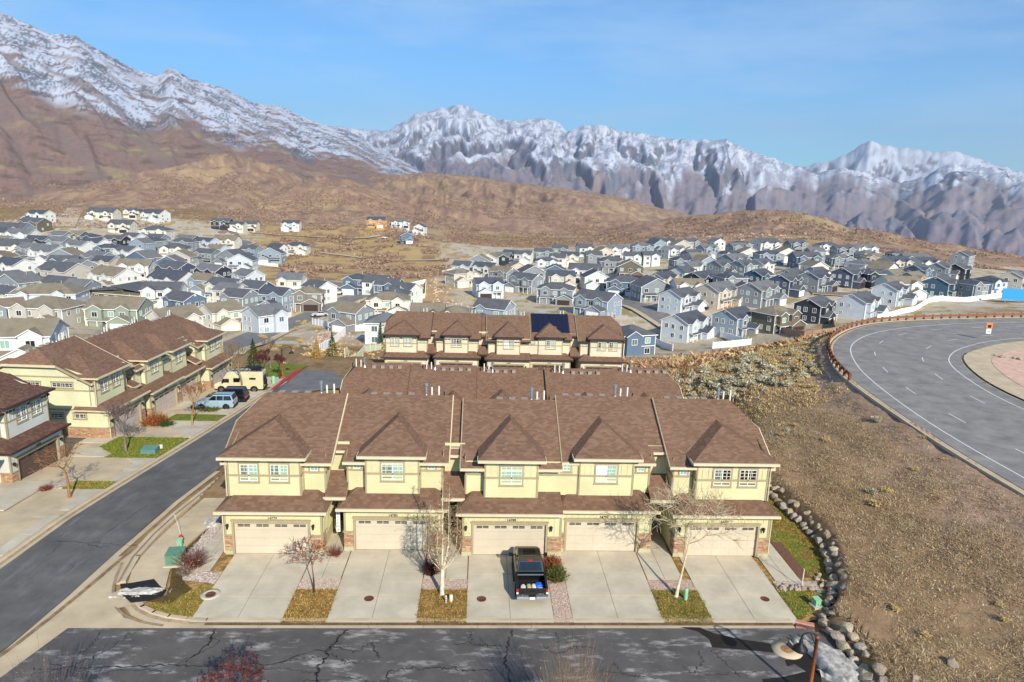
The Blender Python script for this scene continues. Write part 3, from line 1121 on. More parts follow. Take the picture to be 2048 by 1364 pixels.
# unit specification in the frame of the front row
UNITS = {
    'A': dict(x0=-16.6, x1=-10.25, tw=(-16.6, -11.8), ty=43.0, gy=41.94, dx=-16.0, rx=(-17.05, -9.75), rz=9.1, ry=49.0, sides=[(-11.8, -10.28)], end=-1, wins='2', num='14779'),
    'B': dict(x0=-8.9, x1=-2.35, tw=(-7.6, -3.97), ty=43.5, gy=42.5, dx=-8.16, rx=(-9.75, -1.95), cut=(-9.75, -9.15 + .0), rz=8.95, ry=49.4, sides=[(-8.95, -7.6), (-3.97, -2.4)], end=0, wins='1', num='14783', linkx=(-9.75, -9.15)),
    'C': dict(x0=-.95, x1=5.68, tw=(.47, 4.08), ty=43.0, gy=41.94, dx=-.21, rx=(-1.2, 5.72), rz=8.85, ry=49.0, sides=[(-.85, .47), (4.08, 6.95)], end=0, wins='1', num='14789'),
    'D': dict(x0=5.7, x1=11.95, tw=(6.95, 10.72), ty=43.5, gy=42.5, dx=6.13, rx=(5.74, 13.15), rz=9.1, ry=49.4, sides=[(10.72, 12.0)], end=0, wins='1', num='14793', linkx=(12.25, 13.15)),
    'E': dict(x0=13.5, x1=19.97, tw=(14.97, 19.97), ty=43.0, gy=41.94, dx=14.31, rx=(13.1, 20.42), rz=9.12, ry=49.0, sides=[(13.5, 14.97)], end=1, wins='2', num='14797'),
}
LINKS = {'AB': (-10.25, -8.9), 'BC': (-2.35, -.9), 'DE': (11.97, 13.5)}


def unit(root, key, S, glass=('glass_screen', 'glass_pale'), number=True, rnd=random.Random(1), small='glass_pale'):
    u = UNITS[key]
    wallm, trimm, fasm, roofm, doorm = M[S['wall']], M['trim'], M[S['fascia']], M[S['roof']], S['door']
    x0, x1, gy, ty = u['x0'], u['x1'], u['gy'], u['ty']
    sy = ty + .6 if key != 'C' else ty + .6
    yb = 56.0
    walls = MB()
    bat = MB()
    trim = MB()
    # ---- garage storey
    dW, dH = 4.86, 2.3
    dx = u['dx']
    zg = 3.32
    gw = gy
    for a, b in ((x0, dx - .13), (dx + dW + .13, x1)):
        walls.quad((a, gw, 0), (b, gw, 0), (b, gw, zg), (a, gw, zg))
    walls.quad((dx - .13, gw, dH + .13), (dx + dW + .13, gw, dH + .13), (dx + dW + .13, gw, zg), (dx - .13, gw, zg))
    battens(bat, (x0, gw), (x1, gw), dH + .24, zg, (0, -1))
    for a, b in ((x0, dx - .16), (dx + dW + .16, x1)):
        if b - a > .5:
            battens(bat, (a, gw), (b, gw), 1.45, dH + .24, (0, -1))
    walls.quad((x0, yb, 0), (x0, gw, 0), (x0, gw, zg), (x0, yb, zg))
    walls.quad((x1, gw, 0), (x1, yb, 0), (x1, yb, zg), (x1, gw, zg))
    battens(bat, (x0, gw), (x0, 46.5), .9, zg, (-1, 0))
    battens(bat, (x1, gw), (x1, 46.5), .9, zg, (1, 0))
    trim.box(x0 - .03, x0 + .1, gw - .035, gw + .1, 1.42, zg)
    trim.box(x1 - .1, x1 + .03, gw - .035, gw + .1, 1.42, zg)
    trim.box(dx - .13, dx + dW + .13, gw - .02, gw + .1, dH + .131, dH + .25)
    walls.quad((x0, yb, 0), (x1, yb, 0), (x1, yb, 5.3), (x0, yb, 5.3))
    garage_door(root, dx, gw + .12, dW, dH, doorm, 'trim' if S['trimdoor'] else 'trim')
    # ---- stone
    st = MB()
    for a, b in ((x0 - .03, dx - .14), (dx + dW + .14, x1 + .03)):
        stone_face(st, a, b, gw, .28, 1.38, rnd)
    for xx, s_ in ((x0, -1), (x1, 1)):
        stone_face(st, gw - .03, gw + (9 if (u['end'] == s_) else .9), xx, .28, 1.38, rnd, 'y', s_)
    tag(st.obj('stone_veneer', M['stone'], root), kind='stuff')
    caps = []

    def capb(x0_, x1_, y0_, y1_, z0_, z1_, m_=0):
        c_ = MB()
        c_.box(x0_, x1_, y0_, y1_, z0_, z1_)
        c_.obj('foundation' if m_ else 'stone_cap', M['concrete_base'] if m_ else trimm, root)
    for a, b in ((x0 - .1, dx - .12), (dx + dW + .12, x1 + .1)):
        capb(a, b, gw - .1, gw + .05, 1.38, 1.44)
        capb(a + .05, b, gw - .05, gw + .05, 0, .28, 1)
    capb(x0 - .1, x0 + .01, gw + .05, gw + 1.0, 1.38, 1.44)
    capb(x1 - .01, x1 + .1, gw + .05, gw + 1.0, 1.38, 1.44)
    for s_, xx in ((-1, x0), (1, x1)):
        if u['end'] == s_:
            capb(xx - .1 if s_ < 0 else xx, xx if s_ < 0 else xx + .1, gw + 1.0, gw + 9, 1.38, 1.44)
            capb(xx - .05 if s_ < 0 else xx, xx if s_ < 0 else xx + .05, gw + .05, yb, 0, .28, 1)
    # ---- lower roof (hipped at both ends)
    ex0, ex1 = x0 - .42, x1 + .42
    if key == 'C': ex1 = x1 + .05
    if key == 'D': ex0 = x0 - .3
    ez, ey = 3.3, gw - .5
    k = .3
    topy = ty if key in 'AE' else ty
    zt = ez + k * (sy - ey)
    lr = MB()
    h = (sy - ey) * 1.0
    c0 = ex0 + (0 if key == 'zz' else 1.05)
    c1 = ex1 - (1.05 if key != 'C' else 0)
    pts = [(ex0, ey, ez), (ex1, ey, ez), (c1, sy + .05, zt), (c0, sy + .05, zt)]
    lr.slab(pts, .16, 0, 1)
    lr.slab([(ex0, sy + 1.6, ez), (ex0, ey, ez), (c0, sy + .05, zt), (c0, sy + 1.6, zt)], .15, 0, 1)
    if key != 'C':
        lr.slab([(ex1, ey, ez), (ex1, sy + 1.6, ez), (c1, sy + 1.6, zt), (c1, sy + .05, zt)], .15, 0, 1)
    lr.obj('lower_roof', [roofm, fasm], root)
    # gutters / fascia boards
    gut = MB()
    gut.box(ex0 - .02, ex1 + .02, ey - .12, ey + .01, ez - .15, ez + .02)
    # ---- upper storey
    zl = zt - .25
    belt = 5.17
    t0, t1 = u['tw']
    te = 6.6
    faces = [((t0, ty), (t1, ty), (0, -1), te)]
    se = 6.15
    for (a, b) in u['sides']:
        faces.append(((a, sy), (b, sy), (0, -1), se + (.1 if key == 'D' else 0)))
    for s_, xx in ((-1, t0), (1, t1)):
        if s_ == -1:
            faces.append(((xx, sy), (xx, ty), (-1, 0), te))
        else:
            faces.append(((xx, ty), (xx, sy), (1, 0), te))
    # flank walls above the links
    if key in 'ABD' and not (key == 'C'):
        xx = u['sides'][-1][1]
        faces.append(((xx, sy), (xx, 46.5), (1, 0), se + .35))
    if key in 'BCE':
        xx = u['sides'][0][0]
        faces.append(((xx, 46.5), (xx, sy), (-1, 0), se + .35))
    for p0, p1, nr, top in faces:
        lap_wall(walls, p0, p1, zl, belt, nr)
        walls.quad((p0[0], p0[1], belt), (p1[0], p1[1], belt), (p1[0], p1[1], top), (p0[0], p0[1], top))
        battens(bat, p0, p1, belt + .08, top, nr)
        ox, oy = nr[0] * .045, nr[1] * .045
        trim.prism([(p0[0], p0[1], belt - .06), (p1[0], p1[1], belt - .06), (p1[0] + ox, p1[1] + oy, belt - .06), (p0[0] + ox, p0[1] + oy, belt - .06)], (0, 0, .14))
        L = math.hypot(p1[0] - p0[0], p1[1] - p0[1])
        ux, uy = (p1[0] - p0[0]) / L, (p1[1] - p0[1]) / L
        for q, sg in ((p0, 1), (p1, -1)):
            a = (q[0], q[1]); b = (q[0] + ux * .09 * sg, q[1] + uy * .09 * sg)
            trim.prism([(a[0], a[1], zl), (b[0], b[1], zl), (b[0] + ox * 1.1, b[1] + oy * 1.1, zl), (a[0] + ox * 1.1, a[1] + oy * 1.1, zl)], (0, 0, top - zl))
    wk = ('trim', glass[0], glass[1], 2, True)
    if u['wins'] == '2':
        c = (t0 + t1) / 2
        off = 1.0
        cen = (-15.2, -13.2) if key == 'A' else (16.75, 18.55)
        for i_, cx in enumerate(cen):
            window(root, cx - .58, 4.78, 1.16, 1.2, ty - .01, wk if i_ == 0 else ('trim', glass[-1] if len(glass) > 2 else glass[0], glass[1], 2, True))
    else:
        cx = (t0 + t1) / 2
        window(root, cx - .72, 4.72, 1.44, 1.25, ty - .01, wk)
    for (a, b) in u['sides']:
        if b - a > 2.5:
            window(root, a + .42, 5.28, .5, .5, sy - .01, ('trim', 'glass_dark', 'glass_dark', 1, True))
            window(root, a + 1.75, 5.5, .5, .5, sy - .015, ('trim', 'glass_pale', 'glass_pale', 1, True))
        else:
            window(root, (a + b) / 2 - .26, 5.28, .5, .5, sy - .01, ('trim', small if (a + b) / 2 > t1 or key != 'A' else 'glass_dark', small, 1, True))
    # ---- main roof
    rx0, rx1 = u['rx']
    rz, ry = u['rz'], u['ry']
    fe = sy - .5
    zf = rz - SLOPE * (ry - fe)
    yb2 = yb + .5
    zb = rz - SLOPE * (yb2 - ry)
    roof = MB()
    lo = u.get('linkx')
    fl = 44.5
    e = u['end']
    zc = 7.75
    inx = 1.45
    f = [(rx0, fe, zf), (rx1, fe, zf), (rx1, ry, rz), (rx0, ry, rz)]
    b_ = [(rx1, yb2, zb), (rx0, yb2, zb), (rx0, ry, rz), (rx1, ry, rz)]
    yc = ry - (rz - zc) / SLOPE
    yc2 = ry + (rz - zc) / SLOPE
    if e == -1:
        f = [(rx0, fe, zf), (rx1, fe, zf), (rx1, ry, rz), (rx0 + inx, ry, rz), (rx0, yc, zc)]
        b_ = [(rx1, yb2, zb), (rx0, yb2, zb), (rx0, yc2, zc), (rx0 + inx, ry, rz), (rx1, ry, rz)]
        roof.slab([(rx0, yc2, zc), (rx0, yc, zc), (rx0 + inx, ry, rz)], .18, 0, 1)
    elif e == 1:
        f = [(rx0, fe, zf), (rx1, fe, zf), (rx1, yc, zc), (rx1 - inx, ry, rz), (rx0, ry, rz)]
        b_ = [(rx1, yb2, zb), (rx0, yb2, zb), (rx0, ry, rz), (rx1 - inx, ry, rz), (rx1, yc2, zc)]
        roof.slab([(rx1, yc, zc), (rx1, yc2, zc), (rx1 - inx, ry, rz)], .18, 0, 1)
    if lo:
        # the roof runs on over the link with a set-back eave
        za = rz - SLOPE * (ry - fl)
        if lo[0] <= rx0:
            f = [(lo[0], fl, za), (lo[1], fl, za), (lo[1], fe, zf), (rx1, fe, zf), (rx1, ry, rz), (lo[0], ry, rz)]
        else:
            f = [(rx0, fe, zf), (lo[0], fe, zf), (lo[0], fl, za), (lo[1], fl, za), (lo[1], ry, rz), (rx0, ry, rz)]
        gut.box(lo[0], lo[1], fl - .1, fl + .01, za - .17, za + .0)
    roof.slab(f, .18, 0, 1)
    roof.slab(b_, .18, 0, 1)
    gx0 = lo[1] if lo and lo[0] <= rx0 else rx0
    gx1 = lo[0] if lo and lo[0] > rx0 else rx1
    gut.box(gx0, gx1, fe - .12, fe + .01, zf - .17, zf + .01)
    # rakes at open ends
    for xx, on in ((rx0, key in 'DCE' or key == 'A'), (rx1, key in 'ABE')):
        if on:
            ya, yz = fe, ry
            zc_, yc_ = (rz, ry)
            if (e == -1 and xx == rx0) or (e == 1 and xx == rx1):
                yz, zc_ = yc, zc
            w = .036
            rk2 = MB()
            rk2.prism([(xx - w, ya, zf - .2), (xx - w, yz, zc_ - .2), (xx - w, yz, zc_ + .03), (xx - w, ya, zf + .03)], (2 * w, 0, 0))
            rk2.obj('rake_board', fasm if xx == rx1 else trimm, root)  # left rakes take the darker trim colour, their shade put into the paint
            if (e == -1 and xx == rx0) or (e == 1 and xx == rx1):
                gut.box(xx - w, xx + w, yc, yc2, zc - .2, zc + .04)
                gut.prism([(xx - w, yc2, zc - .2), (xx - w, yb2, zb - .2), (xx - w, yb2, zb + .045), (xx - w, yc2, zc + .045)], (2 * w, 0, 0))
    # end gable wall
    if e:
        xx = x0 if e < 0 else x1
        pl = [(xx, ty, te - .1), (xx, yc, zc - .1), (xx, yc2, zc - .1), (xx, yb, zb + .1), (xx, yb, 5.2), (xx, ty, 5.2)]
        walls.poly(pl if e > 0 else pl[::-1])
        lap_wall(walls, (xx, ty if e > 0 else yb), (xx, yb if e > 0 else ty), 3.25, 5.17, (e, 0))
        walls.quad((xx, ty, 3.2), (xx, yb, 3.2), (xx, yb, 5.2), (xx, ty, 5.2))
        trim.box(xx + e * .045, xx, ty, yb, 5.11, 5.25)
        trim.box(xx + e * .045, xx, ty, yb, 6.45, 6.58)
        trim.box(xx + e * .05, xx, gw, yb, 3.1, 3.28)
        battens(bat, (xx, ty), (xx, yb), 5.25, 6.45, (e, 0))
        battens(bat, (xx, 46.5), (xx, yb), 1.45, 3.1, (e, 0))
        for yy, zz, ww in ((45.2, 5.5, 2.0), (48.4, 5.5, 1.4), (44.2, 2.35, 1.2), (46.5, 2.35, 1.2)):
            window(root, xx + e * .01, zz, ww, .42, yy + (ww if e < 0 else 0), ('trim', 'glass_dark', 'glass_dark', 1, True), rz=(-math.pi / 2 if e < 0 else math.pi / 2))
        dsp = MB()
        dsp.tube((xx + e * .1, ty - .06, 3.7), (xx + e * .1, ty - .06, 6.3), .045, n=6)
        dsp.tube((xx + e * .1, ty - .06, 6.3), (xx + e * .3, ty - .45, 6.55), .045, n=6)
        dsp.tube((xx + e * .08, gw - .06, .15), (xx + e * .08, gw - .06, 3.0), .045, n=6)
        dsp.obj('downpipe', fasm, root)
    # ---- tower hip
    o = .48
    xa, xb, ye, ze = t0 - o, t1 + o, ty - .5, 6.62
    if e == -1: xa = rx0
    if e == 1: xb = rx1
    xc = (xa + xb) / 2
    za = 8.15
    ym = ry - (rz - za) / SLOPE
    yf = ym - 1.35
    ylow = ry - (rz - ze) / SLOPE
    hip = MB()
    hip.slab([(xa, ye, ze), (xb, ye, ze), (xc, yf, za)], .17, 0, 1)
    hip.slab([(xa, ylow + .3, ze), (xa, ye, ze), (xc, yf, za), (xc, ym + .3, za)], .17, 0, 1)
    hip.slab([(xb, ye, ze), (xb, ylow + .3, ze), (xc, ym + .3, za), (xc, yf, za)], .17, 0, 1)
    hip.obj('tower_roof', [roofm, fasm], root)
    gut.box(xa, xb, ye - .12, ye + .01, ze - .17, ze + .01)
    if e != -1: gut.box(xa - .03, xa + .03, ye, ty + .3, ze - .17, ze + .01)
    if e != 1: gut.box(xb - .03, xb + .03, ye, ty + .3, ze - .17, ze + .01)
    # small hips over the back
    bc = (x0 + x1) / 2 + (-.6 if key in 'BD' else .6)
    yh, zh, wv = 55.3, 6.05, 1.7
    zt2 = 7.25
    ymb = ry + (rz - zt2) / SLOPE
    roof.slab([(bc + wv + .5, yh + 1.3, zh - .0), (bc - wv - .5, yh + 1.3, zh), (bc, ymb + 1.6, zt2)], .15, 0, 1)
    roof.slab([(bc - wv - .5, yh + 1.3, zh), (bc - wv - .5, ymb + 1.2, zh), (bc, ymb - .2, zt2), (bc, ymb + 1.6, zt2)], .15, 0, 1)
    roof.slab([(bc + wv + .5, ymb + 1.2, zh), (bc + wv + .5, yh + 1.3, zh), (bc, ymb + 1.6, zt2), (bc, ymb - .2, zt2)], .15, 0, 1)
    dw_ = MB()
    dw_.box(bc - wv, bc + wv, yb, yh + 1.0, 2.8, zh - .1)
    dw_.obj('dormer_wall', wallm, root)
    roof.obj('roof', [roofm, fasm], root)
    gut.obj('fascia', fasm, root)
    # ---- inner floor slab / cap so that nothing is hollow from above
    walls.quad((x0, gw, zg - .1), (x1, gw, zg - .1), (x1, yb, zg - .1), (x0, yb, zg - .1))
    walls.obj('wall', wallm, root)
    tag(bat.obj('batten_strips', wallm, root), kind='stuff')
    trim.obj('trim', trimm, root)
    if number:
        text_obj('house_number', u['num'], .25, M['black'], root, (dx + dW / 2 + .1, gw - .045, dH + .27 - .02))
    for lx in ((x0 + .25), (dx + dW + .35) if key in 'ACE' else None):
        if lx and key in 'ACE':
            lantern(root, min(lx, x1 - .25) if lx > x0 + 1 else lx - .02, gw - .04, 2.1)
    # ---- roof vents on the back slope just behind the ridge
    for i in range(4):
        yv = ry + .75
        zv = rz - SLOPE * .75
        vx = x0 + .9 + i * .95 + (1.6 if key == 'C' else 0)
        v = MB()
        v.box(vx - .2, vx + .2, yv - .18, yv + .2, zv - .05, zv + .24)
        v.box(vx - .23, vx + .23, yv - .21, yv + .23, zv + .24, zv + .27)
        v.obj('roof_vent', M['vent_grey'], root)
    fx = (x0 + x1) / 2 + 1.6
    for ddx, hh, rr_, mm in ((0, .85, .1, 'steel'), (.42, .75, .07, 'pvc'), (.95, .85, .07, 'pvc'), (1.35, .4, .05, 'black')):
        v = MB()
        yv = ry + .6
        zv = rz - SLOPE * .6
        v.tube((fx + ddx, yv, zv - .1), (fx + ddx, yv, zv + hh), rr_, n=8)
        if mm == 'steel':
            v.tube((fx + ddx, yv, zv + hh), (fx + ddx, yv, zv + hh + .2), rr_ * 1.5, n=8)
            v.tube((fx + ddx, yv, zv - .1), (fx + ddx, yv, zv + .18), rr_ * 2.2, rr_, n=8)
        v.obj('flue' if mm == 'steel' else 'vent_pipe', M[mm], root)


def link_part(root, key, S, sign=False):
    a, b = LINKS[key]
    wallm, trimm, fasm, roofm = M[S['wall']], M['trim'], M[S['fascia']], M[S['roof']]
    w = MB()
    yb = 45.0
    w.box(a + .02, b - .02, yb, yb + .1, 4.3, 6.85)
    w.obj('wall', wallm, root)
    w = MB()
    w.box(a + .02, b - .02, 46.6, 46.7, 0, 3.6)
    w.obj('porch_wall', wallm, root)
    w = MB()
    w.box(a + .02, b - .02, 55.4, 55.5, 0, 5.5)
    w.obj('rear_wall', wallm, root)
    window(root, (a + b) / 2 - .42, 6.22, .84, .26, yb - .01, ('trim', 'glass_dark', 'glass_dark', 1, True))
    lr = MB()
    a2 = a - .55 if key == 'BC' else a - .02
    lr.slab([(a - .02, 42.95, 3.68), (b + .05, 42.95, 3.68), (b + .05, yb, 4.75), (a - .02, yb, 4.75)], .16, 0, 1)
    lr.obj('lower_roof', [roofm, fasm], root)
    f = MB()
    f.box(a - .1, b + .05, 42.83, 42.95, 3.5, 3.7)
    ra, rb = {'BC': (-1.95, -1.2)}.get(key, (a, b))
    r_ = MB()
    if key == 'BC':
        rz, ry, fl = 8.6, 49.2, 44.5
        za = rz - SLOPE * (ry - fl)
        r_.slab([(-2.0, fl, za), (-1.15, fl, za), (-1.15, ry, rz), (-2.0, ry, rz)], .18, 0, 1)
        zb = rz - SLOPE * (56.4 - ry)
        r_.slab([(-1.15, 56.4, zb), (-2.0, 56.4, zb), (-2.0, ry, rz), (-1.15, ry, rz)], .18, 0, 1)
        f.box(-1.95, -1.2, fl - .1, fl + .01, za - .17, za + .01)
        r_.obj('roof', [roofm, fasm], root)
    f.obj('fascia', fasm, root)
    d = MB()
    d.box(a + .2, b - .2, 46.54, 46.6, .1, 2.2)
    d.obj('entry_door', M['fascia_dark'], root)
    rl = MB()
    for i in range(9):
        xx = a + .1 + (b - a - .2) * i / 8
        rl.box(xx - .012, xx + .012, 44.3, 44.325, .1, 1.0)
    rl.box(a + .05, b - .05, 44.29, 44.335, 1.0, 1.04)
    if key == 'BC':
        rl.obj('railing', M['black'], root)


def town_row(name, label, units, links, S, loc, rz=0, steps=None, rnd=1, glasses=None, cat='house', group=None, origin=(0, 0), number=True):
    """origin: local point that sits at loc"""
    root = empty(name, (0, 0, 0), 0, label, cat, group)
    rr = random.Random(rnd)
    made = []
    for i, k in enumerate(units):
        before = set(root.children)
        unit(root, k, S, (glasses or {}).get(k, ('glass_screen', 'glass_pale')), number, rr, small=S.get('small', 'glass_pale'))
        new = [c for c in root.children if c not in before]
        for c in new:
            off = S.get('shift', {}).get(k, 0)
            c.location = (c.location[0] + off, c.location[1], c.location[2] + (steps[i] if steps else 0))
    for k in links:
        before = set(root.children)
        link_part(root, k, S)
        for c in [c for c in root.children if c not in before]:
            off = S.get('shift', {}).get(k[0], 0)
            st = steps[units.index(k[0])] if steps and k[0] in units else 0
            c.location = (c.location[0] + off, c.location[1], c.location[2] + st)
    # put the origin of the empty at the building's base
    for c in root.children:
        c.location = (c.location[0] - origin[0], c.location[1] - origin[1], c.location[2])
    root.location = loc
    root.rotation_euler = (0, 0, rz)
    return root


STY = dict(wall='wall_yellow', fascia='fascia', roof='shingle', door='door_tan', trimdoor=True)
row1 = town_row('town_house_row', 'pale yellow two-storey town house row with five tan garage doors facing the street in front', 'ABCDE', ['AB', 'BC', 'DE'], STY, (1.7, 42, 0), 0, rnd=3, origin=(1.7, 42),
                glasses={'A': ('glass_screen', 'glass_pale'), 'B': ('glass_screen', 'glass_pale'), 'C': ('glass_pale', 'glass_pale'), 'D': ('vinyl', 'glass_pale'), 'E': ('glass_mid', 'glass_dark', 'glass_dark')})
S2 = dict(STY, door='door_brown', wall='wall_cream')
row2 = town_row('town_house_row', 'town house row seen from behind, its brown roofs between yellow front row and cream row', 'ABCDE', ['AB', 'BC', 'DE'], S2, (3.7, 82.5, -4.55), math.pi, rnd=4, origin=(1.7, 42), number=False)
S3 = dict(STY, door='door_brown', wall='wall_cream', fascia='fascia_dark', trimdoor=True)
row3 = town_row('town_house_row', 'cream town house row with brown garage doors and solar panels on its fourth roof', 'ABCDE', ['AB', 'BC', 'DE'], S3, (3.75, 101.75, -4.65), R_(-.6), rnd=5, origin=(1.7, 42),
                glasses={'A': ('glass_pale', 'glass_pale'), 'B': ('glass_mid', 'glass_dark'), 'C': ('vinyl', 'glass_pale'), 'D': ('glass_mid', 'glass_pale'), 'E': ('glass_dark', 'glass_pale')})
S4 = dict(STY, wall='wall_green', door='door_grey', shift={'C': -8.05, 'D': -8.05, 'E': -8.05})
ang = math.atan2(1, 0) - R_(3.2)
row4 = town_row('town_house_row', 'olive yellow town house row stepping down along the left side of the side road', 'ACDE', ['AB', 'DE'], S4, (-36.6, 65.75, -1.5), ang, steps=[0, -.5, -1.0, -1.5], rnd=6, origin=(-16.6, 42.0),
                glasses={k: ('glass_mid', 'glass_screen') for k in 'ACDE'})
S5 = dict(STY, wall='wall_white', door='door_brown', fascia='fascia_dark', roof='shingle_dark')
row5 = town_row('town_house_row', 'white sided town house with dark brown eaves and dark garage door at the left edge', 'DE', ['DE'], S5, (-37.6, 59.9, -.95), ang, rnd=7, origin=(19.97, 42.0),
                glasses={k: ('glass_screen', 'glass_screen') for k in 'DE'})
# solar panels on the fourth roof of the cream row
u_ = UNITS['D']
sy_ = u_['ry'] - 1.7 / 2


def solar(root, x, yc, rz_, ry_, w=1.0, h=1.55):
    z = rz_ - SLOPE * (ry_ - yc) + .12
    c, s = 1 / math.hypot(1, SLOPE), SLOPE / math.hypot(1, SLOPE)
    p = [(x, yc - h / 2 * c, z - h / 2 * s), (x + w - .03, yc - h / 2 * c, z - h / 2 * s), (x + w - .03, yc + h / 2 * c, z + h / 2 * s), (x, yc + h / 2 * c, z + h / 2 * s)]
    m = MB()
    m.slab(p, .04)
    return m.mesh('solar_panel', M['solar'])


me_s = solar(row3, 0, u_['ry'] - .75, u_['rz'], u_['ry'])
for r_i, (xs, n_) in enumerate(((6.0, 6), (6.0, 6), (6.0, 2))):
    for i in range(n_):
        link('solar_panel', me_s, row3, (xs - 1.7 + i * 1.0, -42 - r_i * 1.42, -r_i * 1.42 * SLOPE))
for dx_, r_i in ((4, 2), (5, 2), (4, 1)):
    pass
for i in (4, 5):
    link('solar_panel', me_s, row3, (6.0 - 1.7 + i * 1.0, -42 - 2 * 1.42, -2 * 1.42 * SLOPE))
# vertical welcome board beside the first entry
wb = empty('welcome_sign', (-9.5, 43.4, .9), 0, 'tall white WELCOME board standing at the first entry of the yellow row', 'sign')
b_ = MB()
b_.box(-.13, .13, 0, .03, 0, 1.75)
b_.obj('board', M['vinyl'], wb)
for i, ch in enumerate('WELCOME'):
    text_obj('letter', ch, .24, M['black'], wb, (0, -.005, 1.52 - i * .24))

# ------------------------------------------------------------------ paving, kerbs, lawns
def flat(name, pts, z, m, kind='structure', t=.0, parent=None):
    """ground sheet from outline pts; z may be a function"""
    zf = z if callable(z) else (lambda x, y: z)
    ps = [(p[0], p[1], zf(p[0], p[1])) for p in pts]
    a = sum(ps[i][0] * ps[(i + 1) % len(ps)][1] - ps[(i + 1) % len(ps)][0] * ps[i][1] for i in range(len(ps)))
    if a < 0:
        ps = ps[::-1]
    mb = MB()
    if t:
        mb.slab(ps, t)
    else:
        mb.poly(ps)
    o = mb.obj(name, m, parent)
    bmx = bmesh.new()
    bmx.from_mesh(o.data)
    bmesh.ops.triangulate(bmx, faces=bmx.faces)
    bmx.to_mesh(o.data)
    bmx.free()
    if kind:
        tag(o, kind=kind)
    return o


def ribbon(name, left, right, z, m, kind='structure', parent=None, n=0):
    """strip between two polylines with the same number of points"""
    zf = z if callable(z) else (lambda x, y: z)
    mb = MB()
    L_ = [(p[0], p[1], zf(*p[:2])) for p in left]
    R2 = [(p[0], p[1], zf(*p[:2])) for p in right]
    for i in range(len(L_) - 1):
        mb.quad(L_[i], R2[i], R2[i + 1], L_[i + 1])
    o = mb.obj(name, m, parent)
    if kind:
        tag(o, kind=kind)
    return o


def resample(line, n):
    line = np.array(line, float)
    d = np.r_[0, np.cumsum(np.hypot(*np.diff(line, axis=0).T))]
    s = np.linspace(0, d[-1], n)
    return np.stack([np.interp(s, d, line[:, 0]), np.interp(s, d, line[:, 1])], 1)


def offset(line, d):
    line = np.asarray(line, float)
    t = np.gradient(line, axis=0)
    t /= np.hypot(t[:, 0], t[:, 1])[:, None]
    return line + np.stack([-t[:, 1], t[:, 0]], 1) * d


def smooth(line, it=2):
    line = np.asarray(line, float)
    for _ in range(it):
        q = line[:-1] * .75 + line[1:] * .25
        r = line[:-1] * .25 + line[1:] * .75
        line = np.vstack([line[:1], np.stack([q, r], 1).reshape(-1, 2)[1:-1], line[-1:]])
    return line


KY = 34.25                                       # asphalt edge of the front street
zs = lambda x, y: float(zroad(np.array(y)))
# front street
_a, _b = np.array(P(136, 1257, -.1)), np.array(P(0, 1356, -.1))
_c2 = _b + (_b - _a) / (_b - _a)[1] * (15 - _b[1])
flat('street', [tuple(_c2), tuple(_b), (float(_a[0]), KY), (19.4, KY), (20.2, 33.2), (20.6, 31), (20.9, 26), (20.5, 15)], -.096, M['asphalt'])
# side road with its two edges running away from the camera
RL = [(-37, 16), (-33.5, 24), (-30.3, 36), (-29.9, 42), (-29.4, 50), (-28.9, 57), (-28.3, 65), (-27.7, 75), (-27.2, 85), (-26.8, 93)]
RR = [(-29.5, 16), (-27.0, 24), (-24.6, 32), (-24.2, 37), (-23.9, 42), (-23.5, 50), (-23.0, 57), (-22.6, 65), (-22.0, 75), (-21.4, 82), (-16, 84)]
RLs, RRs = resample(smooth(RL), 40), resample(smooth(RR[:-2] + [(-21.5, 92)]), 40)
ribbon('side_road', RLs, RRs, lambda x, y: zs(x, y) - .1, M['asphalt_side'])
flat('alley', [(-27, 86), (-21.8, 84), (24, 84), (24, 101), (-14, 101), (-15, 105), (-26.4, 104)], -4.62, M['asphalt_far'])
flat('parking_lot', [hit(548, 790, -.0, 60)[:2], hit(606, 739, 0, 60)[:2], hit(668, 741, 0, 60)[:2], hit(700, 790, 0, 60)[:2]], lambda x, y: zs(x, y) - .02, mat('lot_asphalt', srgb(112, 110, 108), .9, .12, .6))


